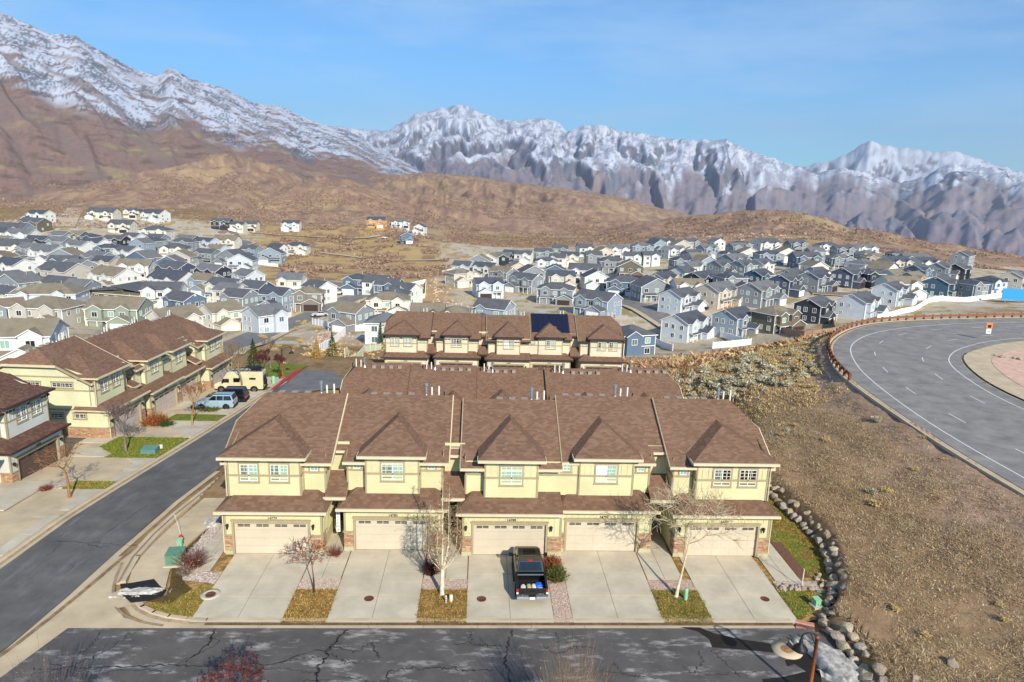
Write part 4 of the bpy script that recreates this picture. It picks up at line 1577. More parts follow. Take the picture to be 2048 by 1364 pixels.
def kerb(name, line, parts_len, w0, w1, z, hgt, m, mgut=None, gut=.38, side=1, parent=None):
    """kerb_line > segments: gutter pan, dark wet joint line and raised kerb"""
    root = empty(name, (0, 0, 0))
    tag(root, kind='structure')
    n = max(2, int(sum(math.hypot(*(np.array(b) - np.array(a))) for a, b in zip(line[:-1], line[1:])) / parts_len) + 1)
    pts = resample(line, n)
    fine = 3
    for i in range(n - 1):
        seg = resample([pts[i], pts[i + 1]], 2)
        d = seg[1] - seg[0]
        L_ = math.hypot(*d)
        u = d / L_
        nn = np.array([-u[1], u[0]]) * side
        a, b = seg[0] + u * .008, seg[1] - u * .008
        za, zb_ = z(*seg[0]), z(*seg[1])
        mb = MB()
        # gutter pan then rolled kerb
        prof = [(0, -.1), (gut, -.115), (gut + .05, -.06), (gut + .17, hgt), (gut + .42, hgt)]
        ring = lambda p, zz: [(p[0] + nn[0] * q[0], p[1] + nn[1] * q[0], zz + q[1]) for q in prof] + [(p[0] + nn[0] * (gut + .42), p[1] + nn[1] * (gut + .42), zz - .25), (p[0], p[1], zz - .25)]
        A, B = ring(a, za), ring(b, zb_)
        k = len(A)
        fs = [(j, (j + 1) % k, k + (j + 1) % k, k + j) for j in range(k)]
        mb.add(A + B, [f[::-1] if side > 0 else f for f in fs] + [tuple(range(k)), tuple(reversed(range(k, 2 * k)))])
        mb.add([(a[0] + nn[0] * (gut - .09), a[1] + nn[1] * (gut - .09), za - .108), (b[0] + nn[0] * (gut - .09), b[1] + nn[1] * (gut - .09), zb_ - .108),
                (b[0] + nn[0] * (gut + .075), b[1] + nn[1] * (gut + .075), zb_ - .03), (a[0] + nn[0] * (gut + .075), a[1] + nn[1] * (gut + .075), za - .03)], [(0, 1, 2, 3) if side > 0 else (3, 2, 1, 0)], 1)
        mb.obj('kerb_segment', [m, mgut or M['wet']], root)
    return root


M['stain'] = mat('dull_stain', srgb(150, 130, 104), .9, .15, 2)
k1 = kerb('kerb', [(-15.2, 34.23), (18.6, 34.23)], 3.05, 0, .8, lambda x, y: 0.0, .005, M['concrete_warm'])
CORNER = smooth([P(1115 - 800, 1252), P(440, 1255), P(520, 1255)][::-1], 0)
corner_in = [(-15.2, 34.23), (-17.2, 34.45), (-18.7, 34.95), (-19.9, 35.7), (-20.6, 36.5)]
kerb('kerb', smooth(corner_in, 2), 1.1, 0, .8, lambda x, y: 0.0, .005, M['concrete_warm'], side=-1, mgut=M['stain'])
corner_up = [(-21.6, 38.6), (-22.0, 40.2), (-22.3, 42.5), (-22.2, 46), (-21.8, 52), (-21.3, 58), (-20.9, 66), (-20.4, 75), (-19.9, 82)]
kerb('kerb', smooth([(p[0] - .75, p[1]) for p in corner_up], 2), 3.0, 0, .8, zs, .005, M['concrete_warm'], side=-1, mgut=M['stain'])
# red painted end of the kerb by the boulders
ke = kerb('red_kerb', smooth([(18.6, 34.23), (19.3, 34.1), (19.8, 33.6), (20.1, 32.9), (20.2, 31.9)], 2), 1.0, 0, .8, lambda x, y: 0.0, .01, mat('faded_red_concrete', srgb(190, 128, 112), .9, .1, 2))
for c in ke.children:
    c.name = 'kerb_segment'
# concrete apron and valley gutter where the street meets the side road
flat('gutter_apron', [(-15.2, 34.24), (float(_a[0]) - .02, 34.24), tuple(_b), tuple(_c2), (-29.5, 16), (-27.0, 24), (-24.6, 32), (-24.15, 37), (-23.9, 41.5), (-22.95, 42), (-22.6, 40), (-22.0, 38.2), (-21, 36.3), (-19.9, 35.2), (-18.0, 34.5)], -.088, M['concrete_warm'])
flat('gutter_strip', [(-29.9, 16), (-29.5, 16.0), (-27.0, 24), (-24.6, 32), (-24.15, 37), (-23.9, 42), (-23.5, 50), (-23.0, 57), (-22.6, 57), (-23.1, 50), (-23.5, 42), (-23.7, 37), (-24.15, 32), (-26.5, 24)], lambda x, y: zs(x, y) - .08, M['concrete_warm'])
wetl = smooth([(-29.6, 18), (-27.0, 24.5), (-24.6, 31), (-23.75, 36), (-23.3, 40), (-23.0, 43)], 2)
ribbon('gutter_stain', offset(wetl, .15), offset(wetl, -.13), -.074, mat('gutter_stain', srgb(136, 114, 86), .8, .25, 2))
wet2 = smooth([(-22.9, 41), (-22.45, 39.3), (-21.9, 37.9), (-21.2, 36.6), (-20.2, 35.5), (-18.8, 34.75), (-17.4, 34.45)], 2)
ribbon('gutter_stain', offset(wet2, .1), offset(wet2, -.08), -.072, M['stain'])
# curved pavement (sidewalk) along the side road, slab by slab
SW_O = smooth([(-21.2, 38.2), (-21.9, 40.2), (-22.0, 43), (-21.8, 46), (-21.4, 52), (-20.9, 58), (-20.5, 66), (-20.0, 75)], 2)
SW_I = smooth([(-18.9, 38.2), (-19.6, 40.4), (-19.7, 43), (-19.1, 46.4), (-18.4, 52), (-18.1, 58), (-17.8, 66), (-17.4, 75)], 2)
n_ = 22
so_, si_ = resample(SW_O, n_), resample(SW_I, n_)
sw = tag(empty('pavement'), kind='structure')
for i in range(n_ - 1):
    a, b, c, d = so_[i], so_[i + 1], si_[i + 1], si_[i]
    e = (b - a) / np.hypot(*(b - a)) * .01
    mb = MB()
    zz = [zs(*p) + .01 for p in (a, b, c, d)]
    mb.slab([(a[0] + e[0], a[1] + e[1], zz[0]), (d[0] + e[0], d[1] + e[1], zz[3]), (c[0] - e[0], c[1] - e[1], zz[2]), (b[0] - e[0], b[1] - e[1], zz[1])], .1)
    mb.obj('slab', M['concrete_warm'], sw)
# kerb ramp at the corner
flat('kerb_ramp', [(-18.9, 38.15), (-21.2, 38.15), (-21.9, 37.2), (-21.2, 36.3), (-20.6, 36.0), (-18.5, 37.0)], -.03, M['concrete_warm'])
# yard soil under everything in front of the yellow row
flat('yard', [(-15.0, 34.85), (-17.2, 35.1), (-18.6, 35.7), (-19.7, 36.6), (-18.6, 37.3), (-18.8, 38.3), (-19.5, 40.4), (-19.6, 43), (-19.0, 46.4), (-18.4, 52), (-17.8, 60), (24.0, 60), (24.4, 51), (24.7, 46.8), (24.6, 43), (23.4, 39.2), (22.3, 37), (20.6, 35.1), (18.9, 34.7)], -.05, M['lawn_dry'])


def driveway(x0, x1, y0, y1, z=0.0, shear=0.0, rows=3, name='driveway', label=None, rough=None, m='concrete', seam=None, zf=None):
    root = tag(empty(name), kind='structure')
    cols = 2
    for i in range(cols):
        for j in range(rows):
            a = x0 + (x1 - x0) * i / cols
            b = x0 + (x1 - x0) * (i + 1) / cols
            c = y0 + (y1 - y0) * j / rows
            d = y0 + (y1 - y0) * (j + 1) / rows
            g = .012
            mb = MB()
            dz = rng.uniform(-.003, .003)
            f = zf or (lambda x, y: z)
            mb.slab([(p, q, f(p, q) + dz) for p, q in ((a + g, c + g), (b - g, c + g), (b - g, d - g), (a + g, d - g))], .12)
            mb.obj('slab', M[m], root)
    jb = MB()
    f = zf or (lambda x, y: z)
    jb.slab([(x0, y0, f(x0, y0) - .02), (x1, y0, f(x1, y0) - .02), (x1, y1, f(x1, y1) - .02), (x0, y1, f(x0, y1) - .02)], .05)
    jb.obj('joint', M['joint'], root)
    return root


DW = [(-16.05, -10.95, 42.05), (-8.45, -3.35, 42.6), (-.5, 4.6, 42.05), (5.7, 11.0, 42.6), (13.9, 19.0, 42.05)]
for x0, x1, y1 in DW:
    driveway(x0, x1, 34.66, y1, .0)
# entry walks between the units
for x0, x1, y0, y1 in ((-10.9, -8.5, 39.1, 46.5), (-3.3, -.55, 39.1, 46.5), (11.05, 13.35, 39.1, 46.5), (19.4, 21.1, 39.0, 47.0), (-18.3, -16.9, 39.9, 47.5)):
    driveway(x0, x1, y0, y1, .0, rows=4, name='walk')
# planting strips between the driveways
for x0, x1 in ((-10.93, -8.47), (-3.33, -.52), (11.02, 13.88)):
    flat('lawn_strip', [(x0, 34.66), (x1, 34.66), (x1, 37.9), (x0, 37.9)], .0, M['lawn_dry'])
    flat('gravel_bed', [(x0, 37.9), (x1, 37.9), (x1, 39.08), (x0, 39.08)], .004, M['gravel'])
flat('gravel_bed', [(4.62, 34.66), (5.68, 34.66), (5.68, 42.4), (4.62, 41.9)], .0, M['gravel'])
flat('gravel_bed', [(-18.2, 38.9), (-16.1, 38.5), (-16.1, 39.85), (-18.25, 39.9), (-18.35, 46), (-19.2, 46), (-19.3, 42)], -.03, M['gravel'])
flat('mulch_bed', [(-19.6, 36.7), (-17.9, 36.4), (-17.2, 37.9), (-18.2, 38.9), (-19.2, 41.5), (-19.1, 46), (-19.5, 43), (-19.4, 40.2), (-18.7, 38.3), (-18.5, 37.3)], -.025, M['mulch'])
flat('lawn_green', [(19.1, 35.0), (20.3, 35.9), (20.9, 38.6), (19.3, 38.6)], -.02, M['lawn_green'])
flat('lawn_green', [(21.3, 40.4), (23.2, 40.2), (23.4, 45), (21.4, 47)], -.02, M['lawn_green'])
flat('mulch_bed', [(21.15, 39.4), (21.9, 39.4), (21.9, 44), (21.15, 44)], -.01, mat('bark_mulch', srgb(112, 78, 60), .95, .2, 6))
flat('gravel_bed', [(19.1, 38.0), (21.9, 38.0), (22.1, 39.0), (19.2, 39.0)], -.005, M['gravel'])

# ------------------------------------------------------------------ left side yards and drives
def zl(x, y):
    return zs(x, y) + .01


def shear_quad(name, pts, m, dz=.0, t=.1):
    return flat(name, pts, lambda x, y: zl(x, y) + dz, m, t=t)


edge = lambda y: float(np.interp(y, [p[1] for p in RL], [p[0] for p in RL]))
lk = smooth([(edge(y), y) for y in (22, 30, 36, 42, 50, 57, 65, 75, 85, 93)], 1)
kerb('kerb', lk, 3.0, 0, .8, zs, .0, M['concrete_warm'], mgut=M['stain'])
gx = lambda y: -37.4 + (y - 56) * .056


def side_drive(y0, y1, front, z0):
    pts = [(edge(y0) - .85, y0), (edge(y1) - .85, y1), (front(y1), y1), (front(y0), y0)]
    root = tag(empty('driveway'), kind='structure')
    for i in range(2):
        for j in range(3):
            def q(u, v):
                a = np.array(pts[0]) * (1 - v) + np.array(pts[1]) * v
                b = np.array(pts[3]) * (1 - v) + np.array(pts[2]) * v
                p = a * (1 - u) + b * u
                z_ = zs(*p) * (1 - u) + z0 * u
                return (p[0], p[1], z_ + .02)
            g = .004
            u0, u1, v0, v1 = j / 3 + g, (j + 1) / 3 - g, i / 2 + g, (i + 1) / 2 - g
            mb = MB()
            mb.slab([q(u0, v0), q(u0, v1), q(u1, v1), q(u1, v0)][::-1], .12)
            mb.obj('slab', M['concrete'], root)


flat('yard', [(edge(41) - .86, 41), (edge(47) - .86, 47), (edge(53) - .86, 53), (edge(60) - .86, 60), (edge(67) - .86, 67), (edge(75) - .86, 75), (edge(85) - .86, 85), (edge(95) - .86, 95), (-35.5, 96), (-37, 75), (-38, 66), (-46, 64), (-46, 41)], lambda x, y: zs(x, y) - .03, M['concrete_warm'])
fr_ = lambda y: -36.6 + (y - 65.75) * .0559 + .1
S_L = [(41.6, 47.2, lambda y: -38.6, -.4), (48.2, 52.4, lambda y: -38.2, -.7), (54.1, 59.9, lambda y: -37.6, -.95), (66.4, 72.2, fr_, -1.5), (75.2, 80.6, fr_, -2.0), (81.6, 87.0, fr_, -2.5), (89.4, 95.0, fr_, -3.0)]
for a in S_L:
    side_drive(*a)
shear_quad('lawn_green', [(edge(60.1) - .85, 60.1), (edge(66.2) - .85, 66.2), (-36.0, 66.2), (-36.2, 63.2), (-33.9, 61.0), (-34.2, 60.1)], M['lawn_green'])
shear_quad('lawn_green', [(edge(52.5) - .85, 52.5), (edge(54.0) - .85, 54.0), (-33.2, 54.0), (-33.4, 52.5)], M['lawn_green'])
shear_quad('lawn_green', [(edge(72.4) - .85, 72.4), (edge(75.0) - .85, 75.0), (-34.2, 75.0), (-34.4, 72.4)], M['lawn_green'])
shear_quad('lawn_green', [(edge(87.2) - .85, 87.2), (edge(89.2) - .85, 89.2), (-33.2, 89.2), (-33.4, 87.2)], M['lawn_green'])
shear_quad('walk', [(-34.0, 60.3), (-37.4, 60.3), (-37.4, 62.6), (-36.0, 62.8)], M['concrete'], .005)
shear_quad('walk', [(-36.1, 64.3), (-36.0, 66.3), (-46, 66.2), (-46, 64.2)], M['concrete'], .0)
shear_quad('walk', [(-35.0, 48.0), (-35.0, 53.9), (-40.5, 53.9), (-40.5, 48.0)], M['concrete'], .03)
shear_quad('gravel_bed', [(-33.3, 52.6), (-33.3, 54.0), (-34.9, 54.0), (-34.9, 52.6)], M['gravel'], .0)
shear_quad('lawn_green', [(-26.8 - .85, 95.3), (-26.7, 104), (-33, 106), (-33.4, 95.5)], M['lawn_green'])
# red kerb and green verge by the parking lot
rk = kerb('red_kerb', [hit(546, 786, -.0, 60)[:2], hit(605, 737, 0, 60)[:2]], 2.5, 0, .8, zs, .06, M['red_paint'])

# ------------------------------------------------------------------ highway
def hz(x, y):
    return HWZ


ho, hi = resample(HW_OUT, 90), resample(HW_IN, 90)
ho2, hi2 = resample(smooth(HW_OUT, 2), 90), resample(smooth(HW_IN, 2), 90)
hw = ribbon('highway', ho2, hi2, HWZ - .08, M['asphalt_hwy'])
kerb('kerb', offset(ho2, .05)[::-1], 3.0, 0, .6, lambda x, y: HWZ, .03, M['concrete_warm'], side=-1)
ribbon('pavement', offset(hi2, -.3), offset(hi2, -3.4), HWZ + .06, M['concrete_warm'])
kerb('kerb', hi2, 3.0, 0, .6, lambda x, y: HWZ, .05, M['concrete_warm'], side=-1)


def stripe(name, line, w, dash=None, gap=None, start=0):
    line = resample(smooth(line, 2), 400)
    d = np.r_[0, np.cumsum(np.hypot(*np.diff(line, axis=0).T))]
    mb = MB()
    z = HWZ - .074
    if dash is None:
        a, b = offset(line, w / 2), offset(line, -w / 2)
        for i in range(len(line) - 1):
            mb.quad((*a[i], z), (*b[i], z), (*b[i + 1], z), (*a[i + 1], z))
        tag(mb.obj(name, M['paint']), kind='structure')
        return
    root = tag(empty(name), kind='structure')
    s = start
    while s < d[-1] - dash:
        q = np.linspace(s, s + dash, 4)
        L_ = np.stack([np.interp(q, d, line[:, 0]), np.interp(q, d, line[:, 1])], 1)
        a, b = offset(L_, w / 2), offset(L_, -w / 2)
        mb = MB()
        for i in range(3):
            mb.quad((*a[i], z), (*b[i], z), (*b[i + 1], z), (*a[i + 1], z))
        mb.obj('dash', M['paint'], root)
        s += dash + gap


stripe('edge_line', [(39.6, 10), (41.4, 40), (41.6, 46.8), (41.9, 55.7), (43.3, 65.8), (45.7, 76.7), (48.5, 84.4), (51.4, 90.5), (54.6, 95.2), (59.6, 100.5), (65.9, 105), (74.2, 109), (83.8, 112.1), (95.7, 114.4), (130, 120), (180, 127)], .13)
stripe('edge_line', [(54.4, 10), (54.9, 45), (55.2, 63.8), (55.8, 68.9), (57.4, 75.1), (59.8, 81.7), (62.7, 86.4), (67.5, 91.4), (75.8, 97.1), (84.7, 100.7), (100, 104.5), (130, 109.5), (180, 115)], .13)
stripe('lane_line', [(45.2, 10), (45.6, 50), (45.9, 58.7), (46.7, 67.3), (48.2, 74.4), (50.2, 80.6), (52.3, 85.7), (54.9, 90.5), (60, 97), (68, 103.2), (78, 107.3), (95, 110.8), (130, 116.5), (180, 123)], .11, 2.7, 6.6, 3)
stripe('lane_line', [(51.6, 10), (52.0, 50), (52.2, 63.1), (53.1, 70.4), (54.6, 76.6), (56.6, 81.7), (58.6, 85.7), (61.3, 89.5), (64.0, 92.5), (69, 96.6), (78, 101.5), (95, 106.2), (130, 112), (180, 118.5)], .11, 2.7, 6.6, 0)
# traffic island beyond the inner kerb: pink gravel with rocks
flat('gravel_island', [tuple(q) for q in offset(hi2, -3.38)] + [(185, 20), (110, 5)], HWZ + .09, mat('pink_gravel', srgb(206, 170, 148), .95, .12, 1.2))

# guard rail: posts and rail
GR = resample(smooth([(43.0, 73.2), (43.7, 76.3), (45.5, 82.5), (49.6, 91.5), (53.5, 97.7), (59.7, 104.6), (67.4, 110.5), (82, 114.6), (98, 117.8), (130, 122.6), (165, 126.8)], 2), 60)
GR = offset(GR, .9)
gr = empty('guard_rail', (float(GR[0][0]), float(GR[0][1]), HWZ), 0, 'rust brown guard rail on wooden blocks curving round the outer edge of the highway', 'guard rail')
gb = MB()
gb.box(-.12, .12, -.12, .12, -.3, .85)
gpm = gb.mesh('post', mat('rust_brown_wood', srgb(112, 72, 52), .9, .15, 4))
gm2 = mat('weathered_rail', srgb(134, 84, 58), .7, .15, 4)
gpo = resample(GR, 75)
ox_, oy_ = GR[0]
for p in gpo:
    link('post', gpm, gr, (p[0] - ox_, p[1] - oy_, 0))
rm = MB()
ga, gb2 = offset(GR, -.14), offset(GR, -.2)
for i in range(len(GR) - 1):
    for (p, q) in ((ga[i], ga[i + 1]),):
        a_, b_ = p - GR[0], q - GR[0]
        c_, d_ = gb2[i] - GR[0], gb2[i + 1] - GR[0]
        rm.add([(a_[0], a_[1], .45), (b_[0], b_[1], .45), (b_[0], b_[1], .8), (a_[0], a_[1], .8), (c_[0], c_[1], .45), (d_[0], d_[1], .45), (d_[0], d_[1], .8), (c_[0], c_[1], .8)],
               [(0, 1, 2, 3), (7, 6, 5, 4), (3, 2, 6, 7), (0, 4, 5, 1)])
rm.obj('rail', gm2, gr)

# ------------------------------------------------------------------ cracks sealed with tar in the front street (thin beads lying on the asphalt)
def crack(points, w, z, seed):
    r = random.Random(seed)
    line = resample([P(*p) for p in points], max(6, int(len(points) * 9)))
    line = line + np.array([[r.gauss(0, .075), r.gauss(0, .075)] for _ in line])
    line = smooth(line, 1)
    ww = np.array([w * r.uniform(.25, 1.0) for _ in line])
    a = line + (offset(line, 1) - line) * ww[:, None] / 2
    b = line - (offset(line, 1) - line) * ww[:, None] / 2
    mb = MB()
    for i in range(len(line) - 1):
        mb.quad((*a[i], z), (*b[i], z), (*b[i + 1], z), (*a[i + 1], z))
    return mb


CR = [([(205, 1250 + 6), (180, 1290), (150, 1310)], .05), ([(60, 1335), (200, 1332), (330, 1326), (430, 1330), (560, 1322), (620, 1300), (680, 1290)], .1), ([(690, 1256), (665, 1290), (640, 1330), (630, 1362)], .16),
      ([(665, 1290), (720, 1300), (735, 1282), (760, 1280)], .07), ([(740, 1282), (752, 1300), (758, 1315)], .08), ([(655, 1300), (690, 1322), (712, 1322)], .07), ([(775, 1362), (778, 1340), (800, 1334), (860, 1332), (930, 1337), (985, 1338)], .09),
      ([(1025, 1258), (1015, 1290), (1012, 1320), (1020, 1362)], .13), ([(905, 1288), (935, 1284), (970, 1288), (1005, 1290)], .07), ([(940, 1262), (945, 1280)], .06), ([(1090, 1290), (1110, 1305), (1130, 1300), (1150, 1290), (1160, 1298)], .07),
      ([(1112, 1262), (1120, 1295)], .05), ([(1160, 1290), (1190, 1294)], .05), ([(430, 1256), (412, 1290), (370, 1322)], .12), ([(420, 1270), (440, 1280), (405, 1300), (350, 1326)], .06), ([(260, 1262), (210, 1300), (140, 1330), (60, 1345)], .07),
      ([(100, 1325), (180, 1345), (260, 1335), (340, 1340)], .06), ([(560, 1322), (590, 1315), (640, 1312)], .05), ([(500, 1330), (580, 1335), (640, 1345)], .05), ([(1200, 1340), (1260, 1346), (1310, 1352)], .07), ([(1225, 1320), (1245, 1345)], .05),
      ([(1365, 1330), (1385, 1344), (1405, 1320), (1400, 1300)], .06), ([(1385, 1340), (1440, 1345), (1500, 1342), (1560, 1344)], .05), ([(1420, 1295), (1450, 1320), (1480, 1350)], .06), ([(600, 1362), (700, 1352), (790, 1362)], .07)]
mb = MB()
for i, (pp, w) in enumerate(CR):
    c = crack(pp, w * 1.1, -.094, i)
    mb.add(c.v, c.f)
tag(mb.obj('tar_cracks', M['tar']), kind='stuff')
mb = MB()
for i, (pp, w) in enumerate([([(95, 1080), (180, 1082), (275, 1088)], .07), ([(170, 1085), (200, 1092), (220, 1090)], .05), ([(215, 1062), (260, 1030), (295, 1005)], .06), ([(95, 1108), (125, 1085)], .05), ([(335, 940), (400, 946)], .07)]):
    c = crack(pp, w, -.092, 50 + i)
    mb.add([(x, y, z + zs(x, y)) for x, y, z in c.v], c.f)
tag(mb.obj('tar_cracks', M['tar']), kind='stuff')


# irregular blot outlines (wet patches, snow)
def blot(center, rx, ry, seed, n=28, rot=0, j=.28):
    r = random.Random(seed)
    ph = [(r.uniform(.5, 1) * j / (k + 1), r.uniform(0, 6.28), k + 2) for k in range(6)]
    out = []
    for i in range(n):
        a = 2 * math.pi * i / n
        q = 1 + sum(A * math.sin(a * k + p) for A, p, k in ph)
        x, y = rx * q * math.cos(a), ry * q * math.sin(a)
        out.append((center[0] + x * math.cos(rot) - y * math.sin(rot), center[1] + x * math.sin(rot) + y * math.cos(rot)))
    return out


M['water'] = mat('wet_asphalt', srgb(40, 35, 31), .6, .15, 2, spec=.25)
flat('wet_patch', [P(*p) for p in ((1360, 1251), (1400, 1252), (1430, 1264), (1480, 1275), (1540, 1284), (1560, 1292), (1545, 1302), (1480, 1296), (1425, 1292), (1418, 1275), (1395, 1260))], -.092, M['water'])
flat('wet_patch', [P(*p) for p in ((1575, 1278), (1600, 1275), (1640, 1290), (1640, 1340), (1650, 1390), (1530, 1390), (1525, 1355), (1560, 1352), (1612, 1340), (1590, 1325), (1575, 1330), (1570, 1318), (1600, 1310), (1590, 1290))], -.0915, M['water'])
flat('wet_patch', [P(*p) for p in ((240, 1168), (262, 1166), (308, 1158), (320, 1172), (334, 1180), (326, 1192), (300, 1202), (262, 1206), (244, 1190))], .014, M['water'])


def snow_heap(name, label, center, rx, ry, h, seed, z=0, rot=0):
    g = 34
    xs = np.linspace(-1.25, 1.25, g)
    X, Y = np.meshgrid(xs, xs)
    r = np.hypot(X, Y) * (1.12 + 1.0 * fbm(X * 1.9 + seed, Y * 1.9, 3))
    Z = (1 - r ** 2).clip(-.35, 1)
    Z = np.where(Z > 0, np.sqrt(Z.clip(0)) * h, Z * h) + (fbm(X * 3 + seed, Y * 3, 4) * .35 + ridged(X * 8, Y * 8 + seed, 3) * .16 - .08) * h * (Z > 0) - .02
    c, s = math.cos(rot), math.sin(rot)
    V = np.stack([(X * rx * c - Y * ry * s).ravel(), (X * rx * s + Y * ry * c).ravel(), Z.ravel()], 1)
    i = np.arange(g * g).reshape(g, g)
    f = np.stack([i[:-1, :-1].ravel(), i[:-1, 1:].ravel(), i[1:, 1:].ravel(), i[1:, :-1].ravel()], 1)
    f = f[(V[f][:, :, 2].max(1) > -.05)]
    me = np_mesh(name, V, f, M['snow'], True)
    return tag(link(name, me, None, (center[0], center[1], z)), label, 'snow heap')


snow_heap('snow_heap', 'dirty grey snow heap melting on the kerb ramp at the street corner', P(283, 1184), 1.35, .42, .16, 1, .015, .12)
snow_heap('snow_heap', 'long dirty snow heap beside the boulders at the street end', P(1668, 1330), 1.0, 2.6, .55, 2, -.1, .28)
snow_heap('snow_heap', 'small snow heap on the mulch beside the left yellow garage wall', P(427, 1043), .62, .9, .2, 5, -.02, -.4)


# manholes in the driveways, utility covers
def manhole(x, y, r, label, z=.004, ring=False, m='rust', collar=None):
    o = empty('manhole_cover', (x, y, z), 0, label, 'manhole cover')
    mb = MB()
    mb.lathe([(r, -.02), (r, .008), (r * .93, .012), (r * .9, .004), (.001, .004)], 24)
    for i in range(6):
        a = i * math.pi / 3
        mb.tube((.2 * r * math.cos(a), .2 * r * math.sin(a), .008), (.8 * r * math.cos(a), .8 * r * math.sin(a), .008), .012, n=4)
    mb.obj('lid', M[m], o)
    if collar:
        c = MB()
        c.lathe([(collar, -.02), (collar, 0.001), (r * 1.01, .002), (r * 1.01, -.01)], 28)
        c.obj('collar', M['concrete'], o)


manhole(*P(421, 1188.5), .29, 'rust red manhole cover in a round collar left of the first driveway', collar=.58, z=.012)
manhole(*P(738, 1197), .29, 'rust red manhole cover in the second driveway', z=.008)
manhole(*P(963, 1198), .29, 'rust red manhole cover beside the black pickup', z=.008)
manhole(*P(1530, 1198), .27, 'dull red manhole cover in the rightmost driveway', z=.008)
manhole(*P(1316, 1197), .11, 'small rusty valve cover in the grass strip near the birch', z=.03, m='rust')
manhole(*P(88, 1029, -.5), .34, 'dark red manhole cover in the left driveway across the side road', z=-.44)
manhole(*P(403, 843.5, -1.9), .3, 'small dark manhole cover in the driveway beside the orange hedge', z=-1.86)
mh = empty('manhole_cover', (*P(1574, 1299, -.09), -.09), 0, 'big sewer manhole in a round concrete collar at the street end', 'manhole cover')
mb = MB()
mb.lathe([(.82, -.03), (.82, .012), (.36, .02)], 32)
mb.obj('collar', M['concrete_warm'], mh)
mb = MB()
mb.lathe([(.34, -.02), (.34, .03), (.3, .035), (.12, .03), (.11, .035), (.001, .035)], 24)
mb.obj('lid', mat('tan_iron', srgb(150, 116, 80), .7, .15, 8), mh)

# ------------------------------------------------------------------ boulders
def rock_mesh(seed, flatz=.75):
    bm = bmesh.new()
    bmesh.ops.create_icosphere(bm, subdivisions=2, radius=1)
    r = random.Random(seed)
    pl = []
    for _ in range(10):
        n = Vector((r.gauss(0, 1), r.gauss(0, 1), r.gauss(0, .8))).normalized()
        pl.append((n, r.uniform(.5, .8)))
    for v in bm.verts:
        c = v.co.copy()
        for n, d in pl:
            k = c.dot(n)
            if k > d:
                c -= n * (k - d) * .9
        c += c.normalized() * (float(perlin(np.array([c.x * 2 + seed]), np.array([c.y * 2 + c.z * 3]))[0]) * .12)
        v.co = Vector((c.x, c.y, c.z * flatz))
    for f in bm.faces:
        f.smooth = False
    me = bpy.data.meshes.new('boulder')
    bm.to_mesh(me)
    bm.free()
    me.materials.append(M['boulder'])
    return me


ROCKS = [rock_mesh(s_) for s_ in range(8)]
bw = empty('boulder_wall', (24.3, 45, 0), 0, 'long curving wall of grey and tan boulders holding back the dry hillside', 'boulder wall')
rb = random.Random(5)
d_ = np.r_[0, np.cumsum(np.hypot(*np.diff(ROCKLINE, axis=0).T))]
s_ = 0
while s_ < d_[-1] - 3:
    x = float(np.interp(s_, d_, ROCKLINE[:, 0])); y = float(np.interp(s_, d_, ROCKLINE[:, 1]))
    sz = rb.uniform(.29, .52)
    if 35.2 < y < 36.5:
        sz *= .55
    for row in range(2):
        if row and rb.random() < .15:
            continue
        k = sz * rb.uniform(.8, 1.1) * (1 if row == 0 else .85)
        ox = .05 + row * .55 + rb.uniform(-.12, .12)
        link('boulder', rb.choice(ROCKS), bw, (x + ox - 24.3, y + rb.uniform(-.15, .15) - 45, (.24 if row == 0 else .78) * min(1, sz * 2)),
             (rb.uniform(-.4, .4), rb.uniform(-.4, .4), rb.uniform(0, 6.28)), (k * rb.uniform(.9, 1.3), k * rb.uniform(.8, 1.15), k))
    s_ += sz * 1.55
rbd = empty('rock_border', (20.4, 38.4, 0), 0, 'small ring of pale rocks edging the gravel beside the rightmost driveway', 'rock border')
for i in range(34):
    a = i / 34
    x = 19.2 + a * 3.1 if i < 24 else 22.4 + .25 * math.sin(i)
    y = 38.0 + rb.uniform(-.1, .45) if i < 24 else 38.4 + (i - 24) * .14
    k = rb.uniform(.1, .2)
    link('stone', rb.choice(ROCKS), rbd, (x - 20.4, y - 38.4, .06), (0, 0, rb.uniform(0, 6)), (k * 1.2, k, k))
# loose boulders at the lower right of the hillside
for px, py, k, lb in ((1905, 1330, .35, 'grey'), (1830, 1362, .3, 'pale')):
    X, Y, t = hit(px, py, 0)
    o = link('boulder', rb.choice(ROCKS), None, (X, Y, Hs(X, Y) + .1), (0, 0, 1), (k * 1.3, k, k))
    tag(o, f'{lb} boulder lying loose in the dry grass near the lower right corner', 'boulder')


# ------------------------------------------------------------------ grasses as geometry
def attr_mat(name):
    t = NT(name)
    t.b.inputs['Roughness'].default_value = .95
    t.b.inputs['Specular IOR Level'].default_value = .08
    a = t.n('Attribute', attribute_name='cover')
    t.l(a.outputs['Color'], t.b.inputs['Base Color'])
    return t.mat


M['grass_attr'] = attr_mat('dry_grass_blades')


